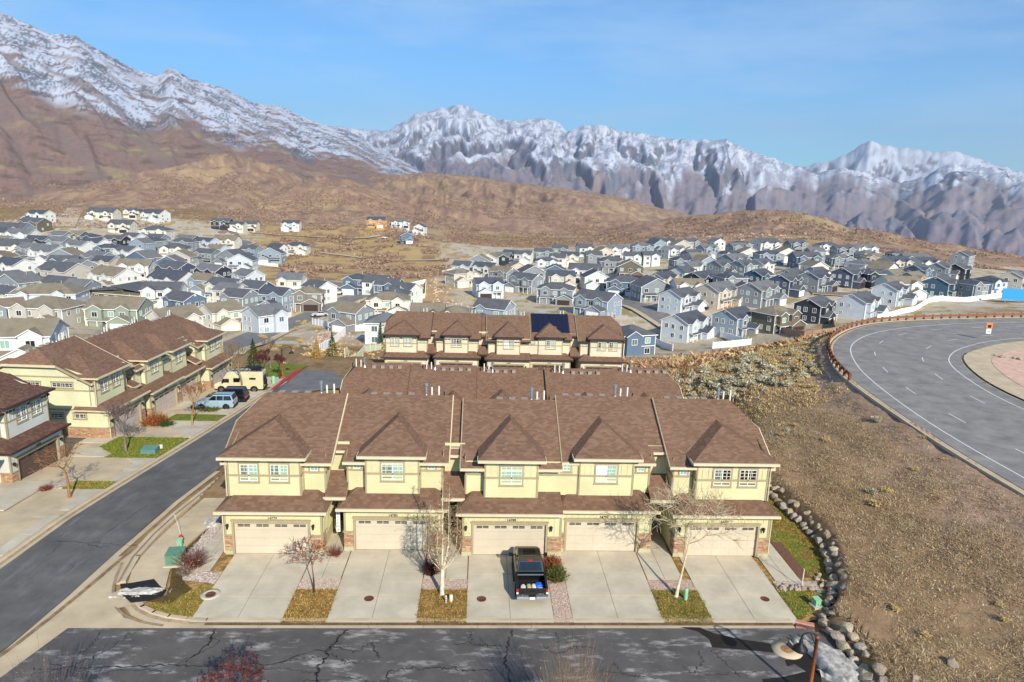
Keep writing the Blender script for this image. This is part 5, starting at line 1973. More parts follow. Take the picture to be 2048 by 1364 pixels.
def tufts(name, X, Y, Z, h, cols, blades=5, seed=0, lean=.55, width=.045, spread=.1, kind='stuff'):
    r = np.random.RandomState(seed)
    n = len(X)
    N = n * blades
    bx = np.repeat(X, blades) + r.normal(0, spread, N)
    by = np.repeat(Y, blades) + r.normal(0, spread, N)
    bz = np.repeat(Z, blades) - .02
    hh = np.repeat(h, blades) * r.uniform(.5, 1.2, N)
    a = np.repeat(r.uniform(0, 6.28, n), blades) + r.normal(0, .9, N)
    ln = r.uniform(.1, 1, N) * lean * 2
    tx, ty = bx + np.cos(a) * hh * ln, by + np.sin(a) * hh * ln
    tz = bz + hh * np.sqrt((1 - (ln * .6).clip(0, .95) ** 2).clip(.05))
    w = width * r.uniform(.6, 1.4, N)
    px, py = -np.sin(a + r.normal(0, .6, N)) * w / 2, np.cos(a) * w / 2
    v = np.stack([np.stack([bx - px, by - py, bz], 1), np.stack([bx + px, by + py, bz], 1), np.stack([tx, ty, tz], 1)], 1).reshape(-1, 3)
    f = np.arange(3 * N).reshape(-1, 3)
    ci = np.repeat(r.randint(0, len(cols), n), blades)
    c = np.array([srgb(*k)[:3] for k in cols])[ci] * r.uniform(.75, 1.25, (N, 1))
    me = np_mesh(name, v, f, M['grass_attr'], col=np.repeat(c, 3, 0))
    return tag(link(name, me), kind=kind)


rs = np.random.RandomState(11)


def scatter(n, x0, x1, y0, y1, keep, rs=rs):
    X, Y = rs.uniform(x0, x1, n), rs.uniform(y0, y1, n)
    k = keep(X, Y)
    return X[k], Y[k]


def hillside(X, Y):
    xr = np.interp(Y, ROCKLINE[:, 1], ROCKLINE[:, 0])
    d = dist_poly(X, Y, HW_OUT)
    ins = in_poly(X, Y, HW_POLY)
    return (X > xr + 1.0) & (~ins) & (X < 75) & (d > .6 + rs.uniform(0, 5, len(X)) ** 1.2 * .7)


X, Y = scatter(150000, 20, 50, 14, 75, lambda x, y: hillside(x, y) & (fbm(x / 5, y / 5, 4) + rs.normal(0, .25, len(x)) > -.18))
Z = H(X, Y) + fbm(X / 5, Y / 5, 4) * .35
tufts('dry_grass', X, Y, Z, rs.uniform(.09, .22, len(X)), [(180, 154, 116), (194, 168, 126), (160, 132, 100), (144, 116, 90), (206, 184, 142), (168, 148, 108), (132, 104, 82)], 6, 1, 1.3, .034, .2)
X, Y = scatter(30000, 18, 60, 70, 125, lambda x, y: hillside(x, y))
Z = H(X, Y) + fbm(X / 5, Y / 5, 4) * .35
tufts('dry_grass', X, Y, Z, rs.uniform(.15, .4, len(X)), [(196, 172, 120), (176, 150, 104), (150, 122, 84), (206, 186, 136)], 4, 2, .7, .09, .2)
# lawn blades in the strips and corner lawn
def lawn(name, poly, n, cols, z, seed, hmin=.05, hmax=.13):
    poly = np.array(poly)
    lo, hi_ = poly.min(0), poly.max(0)
    X, Y = scatter(n, lo[0], hi_[0], lo[1], hi_[1], lambda x, y: in_poly(x, y, poly))
    return tufts(name, X, Y, z(X, Y) if callable(z) else np.full(len(X), z), rs.uniform(hmin, hmax, len(X)), cols, 4, seed, 1.1, .045, .06)


DRY = [(196, 158, 98), (150, 118, 62), (128, 98, 54), (112, 112, 48), (186, 152, 88), (100, 76, 46)]
GRN = [(96, 120, 40), (120, 132, 52), (80, 104, 36), (156, 146, 72)]
MIXG = DRY[:4] + GRN[:2]
for i, (x0, x1) in enumerate(((-10.93, -8.47), (-3.33, -.52), (11.02, 13.88))):
    lawn('lawn_grass', [(x0, 34.7), (x1, 34.7), (x1, 37.9), (x0, 37.9)], 3200, DRY if i < 2 else GRN[:3] + DRY[:2] + [(84, 98, 40)], 0.0, 20 + i)
lawn('lawn_grass', [(-16.1, 34.9), (-17.2, 35.2), (-18.6, 35.8), (-19.4, 36.5), (-18.0, 36.6), (-17.0, 38.0), (-16.1, 38.3)], 4200, MIXG, -.04, 30)
lawn('lawn_grass', [(19.1, 34.9), (20.4, 35.9), (21.5, 38), (19.1, 38)], 3000, GRN + DRY[:2], -.03, 31)
lawn('lawn_grass', [(21.9, 39), (23.2, 39.4), (24.3, 43), (24.4, 47), (24, 52), (21.2, 52), (21.2, 44.5), (21.9, 44)], 8000, GRN + DRY[:3] + [(186, 140, 90)], -.03, 32)
zlv = lambda X, Y: zroad(Y) + .02
lawn('lawn_grass', [(edge(60.1) - .9, 60.1), (edge(66.2) - .9, 66.2), (-36.0, 66.2), (-36.2, 63.2), (-33.9, 61.0), (-34.2, 60.1)], 9000, GRN + [(140, 132, 62)], zlv, 33)
lawn('lawn_grass', [(edge(52.5) - .9, 52.5), (edge(54.0) - .9, 54.0), (-33.2, 54.0), (-33.4, 52.5)], 2600, GRN + DRY[:2], zlv, 34)

# pale stones in the hillside
X, Y = scatter(5200, 20, 50, 14, 80, hillside)
Z = H(X, Y) + fbm(X / 5, Y / 5, 4) * .35
oc = np.array([(1, 0, 0), (0, 1, 0), (-1, 0, 0), (0, -1, 0), (0, 0, .8)])
of = np.array([(0, 1, 4), (1, 2, 4), (2, 3, 4), (3, 0, 4)])
sz = rs.uniform(.025, .09, len(X)) ** 1.0
V = (oc[None] * sz[:, None, None] * rs.uniform(.6, 1.3, (len(X), 5, 1))) + np.stack([X, Y, Z], 1)[:, None]
F = (of[None] + 5 * np.arange(len(X))[:, None, None]).reshape(-1, 3)
C = np.repeat(np.array([srgb(196, 180, 158)[:3]]) * rs.uniform(.6, 1.15, (len(X), 1)), 5, 0)
tag(link('pebbles', np_mesh('pebbles', V.reshape(-1, 3), F, M['grass_attr'], col=C)), kind='stuff')
# gravel stones in the beds
for nm_, poly, n, cc, zz in (('gravel', [(4.62, 34.7), (5.68, 34.7), (5.68, 42.4), (4.62, 41.9)], 2600, (204, 178, 160), 0), ('gravel', [(-10.93, 37.9), (-8.47, 37.9), (-8.47, 39.05), (-10.93, 39.05)], 900, (214, 190, 172), 0), ('gravel', [(-3.33, 37.9), (-.52, 37.9), (-.52, 39.05), (-3.33, 39.05)], 1000, (206, 178, 156), 0),
                             ('gravel', [(11.02, 37.9), (13.88, 37.9), (13.88, 39.05), (11.02, 39.05)], 1000, (196, 166, 146), 0), ('gravel', [(-18.2, 38.9), (-16.1, 38.5), (-16.1, 39.85), (-18.25, 39.9), (-18.35, 46), (-19.2, 46), (-19.3, 42)], 2600, (214, 204, 192), -.03)):
    poly = np.array(poly)
    lo, hi_ = poly.min(0), poly.max(0)
    X, Y = scatter(n, lo[0], hi_[0], lo[1], hi_[1], lambda x, y: in_poly(x, y, poly))
    sz = rs.uniform(.02, .05, len(X))
    V = (oc[None] * sz[:, None, None] * rs.uniform(.6, 1.3, (len(X), 5, 1))) + np.stack([X, Y, np.full(len(X), zz)], 1)[:, None]
    F = (of[None] + 5 * np.arange(len(X))[:, None, None]).reshape(-1, 3)
    C = np.repeat(np.array([srgb(*cc)[:3]]) * rs.uniform(.45, 1.15, (len(X), 1)), 5, 0)
    tag(link(nm_, np_mesh(nm_, V.reshape(-1, 3), F, M['grass_attr'], col=C)), kind='stuff')

# scrub oak thickets on the hills: clumps of twiggy crowns
def scrub(name, X, Y, s, cols, seed):
    r = np.random.RandomState(seed)
    n = len(X)
    Z = H(X, Y)
    k = 9
    N = n * k
    a = r.uniform(0, 6.28, N)
    el = r.uniform(.0, 1.2, N)
    d = np.stack([np.cos(a) * np.cos(el), np.sin(a) * np.cos(el), np.sin(el) * .8 + .1], 1)
    S_ = np.repeat(s, k)[:, None]
    c0 = np.repeat(np.stack([X, Y, Z], 1), k, 0) + d * S_ * .55
    o1, o2 = r.normal(0, .45, (N, 3)) * S_, r.normal(0, .45, (N, 3)) * S_
    V = np.stack([c0, c0 + o1, c0 + o2], 1).reshape(-1, 3)
    F = np.arange(3 * N).reshape(-1, 3)
    ci = np.repeat(r.randint(0, len(cols), n), k)
    C = np.repeat(np.array([srgb(*q)[:3] for q in cols])[ci] * r.uniform(.8, 1.2, (N, 1)), 3, 0)
    return tag(link(name, np_mesh(name, V, F, M['grass_attr'], col=C)), kind='stuff')


def polar(n, px0, px1, r0, r1, keep):
    a0, a1 = ray_az(px0, 450), ray_az(px1, 450)
    a = rs.uniform(a0, a1, n)
    r = np.sqrt(rs.uniform(r0 ** 2, r1 ** 2, n))
    X, Y = np.sin(a) * r, np.cos(a) * r
    k = keep(X, Y)
    return X[k], Y[k]


BR = [(152, 126, 106), (160, 136, 114), (140, 114, 98), (168, 146, 126), (148, 120, 100)]
X, Y = polar(90000, -60, 1250, 560, 1150, lambda x, y: fbm(x / 60, y / 60, 5) > .0)
scrub('scrub_oak', X[:24000], Y[:24000], rs.uniform(.7, 1.5, len(X[:24000])), BR, 1)
X, Y = polar(12000, 560, 900, 330, 600, lambda x, y: fbm(x / 26, y / 26 + 3, 4) > .12)
scrub('scrub_oak', X, Y, rs.uniform(.9, 1.9, len(X)), BR, 2)
X, Y = polar(22000, 900, 2100, 540, 820, lambda x, y: fbm(x / 40 + 9, y / 22, 5) > .08)
scrub('scrub_oak', X, Y, rs.uniform(.8, 1.7, len(X)), BR, 3)
# brush on the slope behind the cream row and beyond the left row
X, Y = scatter(2600, 24, 62, 105, 150, lambda x, y: dist_poly(x, y, HW_OUT) > 3)
scrub('brush', X, Y, rs.uniform(.4, 1.0, len(X)), [(176, 146, 112), (150, 112, 90), (196, 172, 128)], 4)
X, Y = scatter(1300, -36, 0, 112, 165, lambda x, y: fbm(x / 8, y / 8, 3) > -.05)
scrub('brush', X, Y, rs.uniform(.3, .7, len(X)), [(196, 168, 120), (170, 130, 94), (206, 186, 140)], 5)


# ------------------------------------------------------------------ individual bushes
def bush_mesh(name, seed, n, h, r_, mats, twig=.02, upright=.7, leaf=.06, dens=2, base=.25):
    r = random.Random(seed)
    mb = MB()
    for i in range(n):
        a = r.uniform(0, 6.28)
        el = r.uniform(.35, 1.45) if upright < .9 else r.uniform(.9, 1.5)
        L = h * r.uniform(.6, 1.05)
        d = Vector((math.cos(a) * math.cos(el) * r_ / h * 1.2, math.sin(a) * math.cos(el) * r_ / h * 1.2, math.sin(el)))
        p0 = Vector((math.cos(a) * r_ * base * r.random(), math.sin(a) * r_ * base * r.random(), 0))
        p1 = p0 + d * L * .5 + Vector((r.gauss(0, .05), r.gauss(0, .05), 0)) * h
        p2 = p0 + d * L + Vector((r.gauss(0, .09), r.gauss(0, .09), 0)) * h
        mb.tube(p0, p1, twig, twig * .6, 3, 0, False)
        mb.tube(p1, p2, twig * .6, twig * .25, 3, 0, False)
        for k in range(dens):
            t = r.uniform(.3, 1.0)
            c = p0.lerp(p1, t) if r.random() < .3 else p1.lerp(p2, t)
            q = Vector((r.gauss(0, 1), r.gauss(0, 1), r.gauss(0, .8))) * leaf
            w = Vector((r.gauss(0, 1), r.gauss(0, 1), r.gauss(0, .8))) * leaf
            mb.add([c - q * .5, c + w * .5, c + q], [(0, 1, 2)], 1)
    return mb.mesh(name, mats)


SAGE = [bush_mesh('sagebrush', s_, 70, .75, .55, [M['leaf_drygrass'], M['leaf_sage' if s_ % 2 else 'leaf_sage2']], .02, .6, .12, 4) for s_ in range(4)]
STRAW = [bush_mesh('sagebrush', 20 + s_, 70, .6, .5, [M['leaf_straw'], M['leaf_straw']], .018, .6, .1, 4) for s_ in range(3)]
nb = 0
rb = random.Random(9)


def sage_at(X, Y, k, straw=False, lb=None, grp='sagebrush clumps on the slope below the highway'):
    o = link('sagebrush', rb.choice(STRAW if straw else SAGE), None, (X, Y, Hs(X, Y) - .03), (0, 0, rb.uniform(0, 6)), (k, k, k * rb.uniform(.7, 1.1)))
    tag(o, lb, 'bush', grp)
    return o


tries = 0
while nb < 230 and tries < 4000:
    tries += 1
    px, py = rb.uniform(1345, 1700), rb.uniform(672, 815)
    # denser belt rising to the right
    if py > 830 - (px - 1345) * .25 or py < 762 - (px - 1345) * .36:
        continue
    if rb.random() < .35 and float(fbm(np.array([px / 40]), np.array([py / 16]), 3)[0]) < 0:
        continue
    X, Y, t = hit(px, py, 0)
    if t > 140 or bool(in_poly(np.array([X]), np.array([Y]), HW_POLY)[0]) or float(dist_poly(np.array([X]), np.array([Y]), HW_OUT)[0]) < 2.2:
        continue
    nb += 1
    st = rb.random() < (.25 if px < 1560 else .6)
    sage_at(X, Y, rb.uniform(.7, 1.5), st, ('straw coloured' if st else 'pale grey green') + ' brush clump on the slope below the highway curve')
for i in range(46):
    q = GR[int(i * 1.1) % 58] + np.array([0, 0])
    p_ = offset(GR, 1.6 + rb.uniform(0, 3))[int(i * 1.1) % 58]
    if bool(in_poly(np.array([p_[0]]), np.array([p_[1]]), HW_POLY)[0]):
        continue
    sage_at(float(p_[0]), float(p_[1]), rb.uniform(.6, 1.1), True, 'straw coloured brush clump just outside the guard rail', 'brush clumps outside the guard rail')
for px, py, k in ((1628, 775, .9), (1566, 848, .5), (1590, 851, .6), (1557, 852, .5), (1753, 842, 1.0), (1654, 882, .7), (1648, 882, .6), (1772, 985, .9), (1745, 988, .8), (1750, 1012, .9), (1848, 877, .6), (1575, 862, .5), (1562, 870, .6), (2000, 1210, .5), (2010, 1240, .5), (1790, 1220, .6), (1850, 1275, .6), (1888, 920, .6), (1830, 940, .6)):
    X, Y, t = hit(px, py, 0)
    sage_at(X, Y, k, px % 2 == 0, 'lone pale brush clump standing in the dry grass hillside', 'lone brush clumps in the hillside')
for i in range(26):
    px, py = rb.uniform(515, 640), rb.uniform(640, 720)
    X, Y, t = hit(px, py, 0, tmin=108)
    sage_at(X, Y, rb.uniform(1, 2.0), True, 'straw brush clump on the vacant lot beside the town street', 'brush clumps on the vacant lot')


# ------------------------------------------------------------------ trees
def tree_meshes(seed, h, trunk_h, r0, spread, barkm, twigm=None, leafm=None, leaves=0, levels=5, ang=.6, kids=3, lean=(0, 0), up=.25, lsize=.07, hang=0, minr=.01):
    r = random.Random(seed)
    tr, cr, lf = MB(), MB(), MB()
    top = Vector((lean[0] * trunk_h, lean[1] * trunk_h, trunk_h))
    mid = top * .5 + Vector((r.gauss(0, .03), r.gauss(0, .03), 0))
    tr.tube((0, 0, -.15), mid, r0 * 1.15, r0 * .9, 8)
    tr.tube(mid, top, r0 * .9, r0 * .72, 8)
    tr.tube((0, 0, -.05), (0, 0, .12), r0 * 1.6, r0 * 1.1, 8, caps=False)

    def grow(p, d, L, rad, lev):
        segs = 2 if lev < levels - 1 else 1
        q = p
        for _ in range(segs):
            d = (d + Vector((r.gauss(0, .13), r.gauss(0, .13), r.gauss(0, .08) + up * .3 - hang * (lev / levels) * .4))).normalized()
            e = q + d * L / segs
            cr.tube(q, e, max(rad, minr), max(rad * .72, minr * .8), 4 if lev < 2 else 3, 0, False)
            rad *= .72
            q = e
        if lev >= levels - 1:
            for _ in range(leaves):
                c = q - d * r.random() * L
                a = Vector((r.gauss(0, 1), r.gauss(0, 1), r.gauss(0, 1))) * lsize
                b = Vector((r.gauss(0, 1), r.gauss(0, 1), r.gauss(0, 1))) * lsize
                lf.add([c, c + a, c + b], [(0, 1, 2)])
            return
        n = kids if lev else kids + 2
        for i in range(n):
            a = 2 * math.pi * (i + r.random() * .7) / n
            s = d.orthogonal().normalized()
            w = d.cross(s)
            tilt = ang * r.uniform(.6, 1.25) * (1 if i or lev == 0 else .35)
            nd = (d * math.cos(tilt) + (s * math.cos(a) + w * math.sin(a)) * math.sin(tilt) * spread)
            nd.z += up
            grow(q - d * L * r.uniform(0, .35), nd.normalized(), L * r.uniform(.62, .82), rad * .8, lev + 1)
    L0 = (h - trunk_h) / 2.7
    grow(top, Vector((lean[0] * .5, lean[1] * .5, 1)).normalized(), L0, r0 * .7, 0)
    out = [('trunk', tr.mesh('trunk', barkm)), ('crown', cr.mesh('crown', twigm or barkm))]
    if leaves:
        out.append(('leaves', lf.mesh('leaves', leafm)))
    return out


def tree(name, label, x, y, z, seed, group=None, rz=0, **k):
    t = empty(name, (x, y, z), rz, label, 'tree', group)
    for nm_, me in tree_meshes(seed, **k):
        link(nm_, me, t)
    return t


# tall pale aspen: main leaders rising from a forked trunk
def aspen(label, x, y, h, seed):
    r = random.Random(seed)
    t = empty('aspen_tree', (x, y, 0), 0, label, 'tree')
    tr, cr, lf = MB(), MB(), MB()
    tr.tube((0, 0, -.1), (0, .02, .9), .15, .13, 8); tr.tube((0, .02, .9), (.02, .03, 1.75), .13, .11, 8)
    leaders = [((-.02, .05), 1.0, .075), ((.38, .1), .86, .06), ((-.7, .1), .72, .035), ((.85, .1), .72, .035), ((-.3, -.3), .7, .03), ((.45, .4), .68, .035), ((-.8, -.1), .55, .03), ((1.05, .2), .6, .028), ((-.45, .4), .66, .03)]
    for (ox, oy), hh, rad in leaders:
        p = Vector((.02, .03, 1.6))
        H_ = h * hh
        n = 9
        pts = []
        for i in range(n + 1):
            s = i / n
            k = min(1, s * 2.6) ** .8
            pts.append(Vector((ox * k + r.gauss(0, .02), oy * k + r.gauss(0, .02), 1.6 + (H_ - 1.6) * s)))
        for i in range(n):
            cr.tube(pts[i], pts[i + 1], rad * (1 - i / n * .85), rad * (1 - (i + 1) / n * .85), 5, 0, False)
            for _ in range(5 if i > 1 else 1):
                q = pts[i].lerp(pts[i + 1], r.random())
                a = r.uniform(0, 6.28)
                L = r.uniform(.18, .5) * (1 - .55 * i / n)
                e = q + Vector((math.cos(a) * L * .8, math.sin(a) * L * .8, L * .55))
                cr.tube(q, e, .015, .009, 3, 1, False)
                for _ in range(3):
                    e2 = e + Vector((r.gauss(0, .16), r.gauss(0, .16), r.uniform(-.15, .22)))
                    cr.tube(q.lerp(e, .6), e2, .008, .004, 3, 1, False)
                    for _ in range(4):
                        c = e2 + Vector((r.gauss(0, .06), r.gauss(0, .06), -r.uniform(0, .12)))
                        lf.add([c, c + Vector((r.gauss(0, .03), r.gauss(0, .03), -.06)), c + Vector((r.gauss(0, .03), r.gauss(0, .03), -.03))], [(0, 1, 2)])
    tr.obj('trunk', M['bark_pale'], t)
    cr.obj('crown', [M['bark_pale'], M['bark_tan']], t)
    lf.obj('catkins', M['leaf_tanleaf'], t)
    return t


p_ = P(884, 1190)
aspen('tall leafless aspen with pale trunk and catkins between the second and third driveways', p_[0], p_[1], 8.2, 4)
p_ = P(1352, 1193)
tree('birch_tree', 'leafless white-barked birch spreading in front of the rightmost garage', p_[0], p_[1], 0, 8, h=8.6, trunk_h=1.5, r0=.11, spread=1.5, barkm=M['bark_pale'], twigm=M['twig_pale'], levels=5, ang=.7, kids=4, lean=(.16, .05), up=.08, leafm=M['leaf_rust'], leaves=0, minr=.014)
p_ = P(628, 1184)
tree('ornamental_tree', 'small red-brown ornamental tree between the first and second driveways', p_[0], p_[1], 0, 3, h=4.1, trunk_h=1.0, r0=.06, spread=1.4, minr=.012, barkm=M['bark_dark'], twigm=M['bark_red'], leafm=M['leaf_red'], leaves=7, levels=5, ang=.7, kids=3, up=.05, lsize=.042)
p_ = P(1604, 1174)
tree('young_tree', 'thin young tree with white wrapped trunk in the lawn by the boulders', p_[0], p_[1], 0, 5, h=2.9, trunk_h=1.3, r0=.035, spread=1.2, barkm=M['pvc'], twigm=M['bark_orange'], levels=4, ang=.8, kids=3)
mbw = MB()
mbw.lathe([(.1, 0), (.1, .16), (.06, .2)], 8)
tag(mbw.obj('trunk_guard', mat('lilac_plastic', srgb(178, 160, 206), .6, .05, 3), None, loc=(p_[0], p_[1], 0)), 'lilac plastic guard round the foot of the thin young tree', 'trunk guard')
p_ = P(140, 998, -.45)
tree('bare_tree', 'orange brown leafless tree in front of the dark garage door at left', p_[0], p_[1], -.45, 6, h=5.2, trunk_h=1.3, r0=.12, spread=1.3, minr=.016, barkm=M['bark_orange'], levels=5, ang=.75, kids=3, up=.1)
p_ = P(253, 910, -1.25)
tree('bare_tree', 'grey leafless tree in the green lawn by the green utility box', p_[0], p_[1], -1.25, 7, h=5.6, trunk_h=1.2, r0=.14, spread=1.1, minr=.018, barkm=M['bark_grey'], levels=5, ang=.6, kids=4, up=.22)
p_ = P(386, 858, -1.9)
tree('bare_tree', 'orange twigged leafless tree beside the low hedge and the light blue car', p_[0], p_[1], -1.9, 9, h=5.6, trunk_h=1.5, r0=.13, spread=1.2, minr=.02, barkm=M['bark_tan'], twigm=M['bark_orange'], levels=5, ang=.7, kids=3, leafm=M['leaf_rust'], leaves=2, lsize=.05)
p_ = P(486, 796, -2.9)
tree('bare_tree', 'tall pale leafless tree standing in front of the camper van', p_[0], p_[1], -2.9, 10, h=7.6, trunk_h=1.7, r0=.17, spread=1.0, minr=.024, barkm=M['bark_pale'], twigm=M['bark_tan'], levels=5, ang=.6, kids=3, up=.25)
for i, (px, py, z, h_, lb, bk, lf_, n_) in enumerate(((528, 770, -4.2, 5.0, 'dark red leaved tree behind the camper van', 'bark_dark', 'leaf_maroon', 7), (560, 757, -4.4, 3.6, 'low maroon tree beside the parking lot lamp', 'bark_dark', 'leaf_maroon', 6), (1160, 744, -4.7, 6.5, 'thin pale tree before the rightmost garage of the cream row', 'bark_pale', None, 0),
                                                      (1365, 800, -3.2, 6.0, 'tan leafless sapling right of the long brown roofs', 'bark_orange', None, 0), (1318, 782, -4.0, 4.5, 'small tan leafless tree at the end of the cream row alley', 'bark_tan', None, 0), (541, 735, -5.5, 5, 'grey leafless tree beyond the camper van', 'bark_grey', None, 0))):
    p_ = hit(px, py, 0, 60)
    z = Hs(p_[0], p_[1])
    tree('bare_tree' if not lf_ else 'red_leaved_tree', lb, p_[0], p_[1], z, 20 + i, h=h_, trunk_h=h_ * .25, r0=.12, spread=1.0, minr=.024, barkm=M[bk], levels=5, ang=.6, kids=3, leafm=M[lf_] if lf_ else None, leaves=n_, lsize=.09)


def conifer(label, x, y, z, h, r_, seed, col='leaf_evergreen'):
    r = random.Random(seed)
    t = empty('evergreen_tree', (x, y, z), 0, label, 'tree')
    tr = MB(); tr.tube((0, 0, -.2), (0, 0, h * .9), .09, .02, 6); tr.obj('trunk', M['bark_dark'], t)
    mb = MB()
    for i in range(900):
        s = r.random() ** .7
        zz = h * (.06 + .94 * (1 - s)) if False else h * (1 - s) * .96 + .05
        R = r_ * s * r.uniform(.5, 1.05) + .03
        a = r.uniform(0, 6.28)
        c = Vector((math.cos(a) * R, math.sin(a) * R, zz))
        d = Vector((math.cos(a), math.sin(a), -.15))
        q = Vector((-math.sin(a), math.cos(a), r.gauss(0, .3))) * .09
        mb.add([c - d * .18 - q, c - d * .18 + q, c + d * .16], [(0, 1, 2)])
    mb.obj('needles', M[col], t)
    return t


for i, (px, py, z, h_, r_, c_, lb) in enumerate(((665, 712, -8.8, 4.2, 1.2, 'leaf_olive', 'small green pine beside the white fence left of the cream row'), (634, 716, -8.8, 3.4, 1.1, 'leaf_golden', 'golden brown pine left of the small green pine'), (508, 733, -5.5, 4.6, 1.3, 'leaf_evergreen', 'green evergreen behind the camper van'),
                                             (1060, 742, -4.7, 2.3, .8, 'leaf_evergreen', 'small green evergreen between garages of the cream row'), (762, 690, -8, 6, 1.0, 'leaf_evergreen', 'narrow evergreen at the left corner of the cream row'))):
    p_ = hit(px, py, 0, 60)
    z = Hs(p_[0], p_[1])
    conifer(lb, p_[0], p_[1], z, h_, r_, 40 + i, c_)


def shrub(label, x, y, z, seed, n, h, r_, m1, m2, leaf=.05, dens=4, twig=.014, nm='shrub', upright=.6, base=.5):
    me = bush_mesh(nm, seed, n, h, r_, [M[m1], M[m2]], twig, upright, leaf, dens, base)
    return tag(link(nm, me, None, (x, y, z)), label, 'shrub')


def at(px, py, z=0.0):
    return P(px, py, z)


SH = [((388, 1132), 0, 260, 1.25, 1.0, 'bark_red', 'leaf_brush', .05, 3, 'bare brown twiggy shrub beside the green utility box at the corner'),
      ((370, 1150), 0, 90, .7, .45, 'bark_grey', 'leaf_brush2', .05, 3, 'small greyish dead shrub below the brown twiggy shrub'),
      ((1112, 1160), 0, 420, .95, .62, 'bark_dark', 'leaf_olive', .06, 7, 'dense olive and orange shrub right of the black pickup'),
      ((1104, 1135), 0, 300, .8, .6, 'bark_red', 'leaf_rust', .06, 6, 'russet shrub against the stone pillar right of the black pickup'),
      ((862, 1148), 0, 360, 1.1, .55, 'bark_dark', 'leaf_maroon', .05, 6, 'dark maroon shrub behind the tall aspen'),
      ((312, 852), -1.75, 500, 1.5, 1.15, 'leaf_rust', 'leaf_rust', .08, 6, 'rounded orange shrub between two garage doors of the left row'),
      ((334, 856), -1.8, 240, .9, .7, 'leaf_dkgreen', 'leaf_evergreen', .08, 7, 'dark green juniper beside the rounded orange shrub'),
      ((422, 826), -2.2, 360, .8, 1.0, 'leaf_olive', 'leaf_olive', .08, 6, 'low olive hedge before the light blue car, right part'),
      ((400, 820), -2.2, 300, .8, .9, 'leaf_rust', 'leaf_olive', .08, 6, 'low brownish hedge before the light blue car, left part'),
      ((92, 980), -.4, 120, .5, .45, 'bark_red', 'leaf_red', .05, 4, 'small reddish shrub by the walk of the white left house'),
      ((672, 1110), 0, 100, .7, .55, 'bark_red', 'leaf_red', .04, 2, 'sparse pinkish shrub at the entry walk behind the ornamental tree'),
      ((922, 760), -3.0, 120, 1.0, .6, 'leaf_rust', 'leaf_rust', .08, 6, 'orange shrub showing between roofs of the second row')]
for i, (p, z, n, h_, r_, a_, b_, lf_, dn, lb) in enumerate(SH):
    q = at(*p, z)
    shrub(lb, q[0], q[1], z, 60 + i, n, h_, r_, a_, b_, lf_, dn, .014)
# three bare crowns reaching into the picture at the lower edge, standing by the near side of the street
def rooted(name, label, px, py, ztop, y_at, seed, **k):
    """a plant whose top is seen at (px, py) at distance y_at"""
    v = ray(px, py)
    t = y_at / v[1]
    X, Z = v[0] * t, CAMH + v[2] * t
    return X, y_at, Z


X, Y, Z = rooted('', '', 455, 1310, 0, 26.0, 1)
tree('purple_leaved_tree', 'dark purple leaved tree crown rising at the lower edge left of centre', X, Y, -.1, 61, h=Z + .1, trunk_h=1.6, r0=.12, spread=1.25, barkm=M['bark_dark'], twigm=M['bark_red'], leafm=M['leaf_maroon'], leaves=5, levels=5, ang=.75, kids=4, up=.06, lsize=.05)
X, Y, Z = rooted('', '', 1152, 1302, 0, 24.5, 1)
shrub('tan leafless twiggy crown at the lower edge right of centre', X, Y, -.1, 71, 900, Z + .1, 1.25, 'bark_tan', 'leaf_brush2', .04, 2, .012, 'twiggy_tree', .6, .5)
X, Y, Z = rooted('', '', 60, 1320, 0, 25.0, 1)
shrub('greyish twiggy crown in the lower left corner', X, Y, -.1, 72, 700, Z + .1, 1.6, 'bark_grey', 'leaf_brush', .04, 2, .012, 'twiggy_tree', .6, .5)


# rubble slopes held by rocks in the neighbourhoods
def rubble(name, pxpoly, n, s0, s1, col, seed, tmin=120):
    r = np.random.RandomState(seed)
    poly = np.array(pxpoly, float)
    lo, hi_ = poly.min(0), poly.max(0)
    q = np.stack([r.uniform(lo[0], hi_[0], n), r.uniform(lo[1], hi_[1], n)], 1)
    q = q[in_poly(q[:, 0], q[:, 1], poly)][:1600]
    pts = [hit(a, b, 0, tmin=tmin)[:2] for a, b in q[::3]]
    pts = np.array(pts)
    pts = np.concatenate([pts + r.normal(0, 1.2, pts.shape) for _ in range(3)])
    Z = H(pts[:, 0], pts[:, 1])
    sz = r.uniform(s0, s1, len(pts))
    V = (oc[None] * sz[:, None, None] * r.uniform(.6, 1.3, (len(pts), 5, 1))) + np.stack([pts[:, 0], pts[:, 1], Z], 1)[:, None]
    F = (of[None] + 5 * np.arange(len(pts))[:, None, None]).reshape(-1, 3)
    C = np.repeat(np.array([srgb(*col)[:3]]) * r.uniform(.55, 1.2, (len(pts), 1)), 5, 0)
    return tag(link(name, np_mesh(name, V.reshape(-1, 3), F, M['grass_attr'], col=C)), kind='stuff')


rubble('rock_slope', [(1250, 500), (1310, 476), (1420, 468), (1560, 466), (1620, 474), (1560, 480), (1400, 484), (1300, 500)], 900, .4, 1.1, (212, 184, 160), 1, 300)
rubble('rock_slope', [(868, 545), (885, 560), (900, 600), (960, 625), (1000, 640), (940, 636), (880, 610), (860, 575)], 900, .3, .8, (206, 178, 152), 2)
rubble('rock_slope', [(640, 660), (690, 668), (680, 690), (640, 706), (625, 690)], 700, .2, .5, (202, 176, 150), 3, 108)

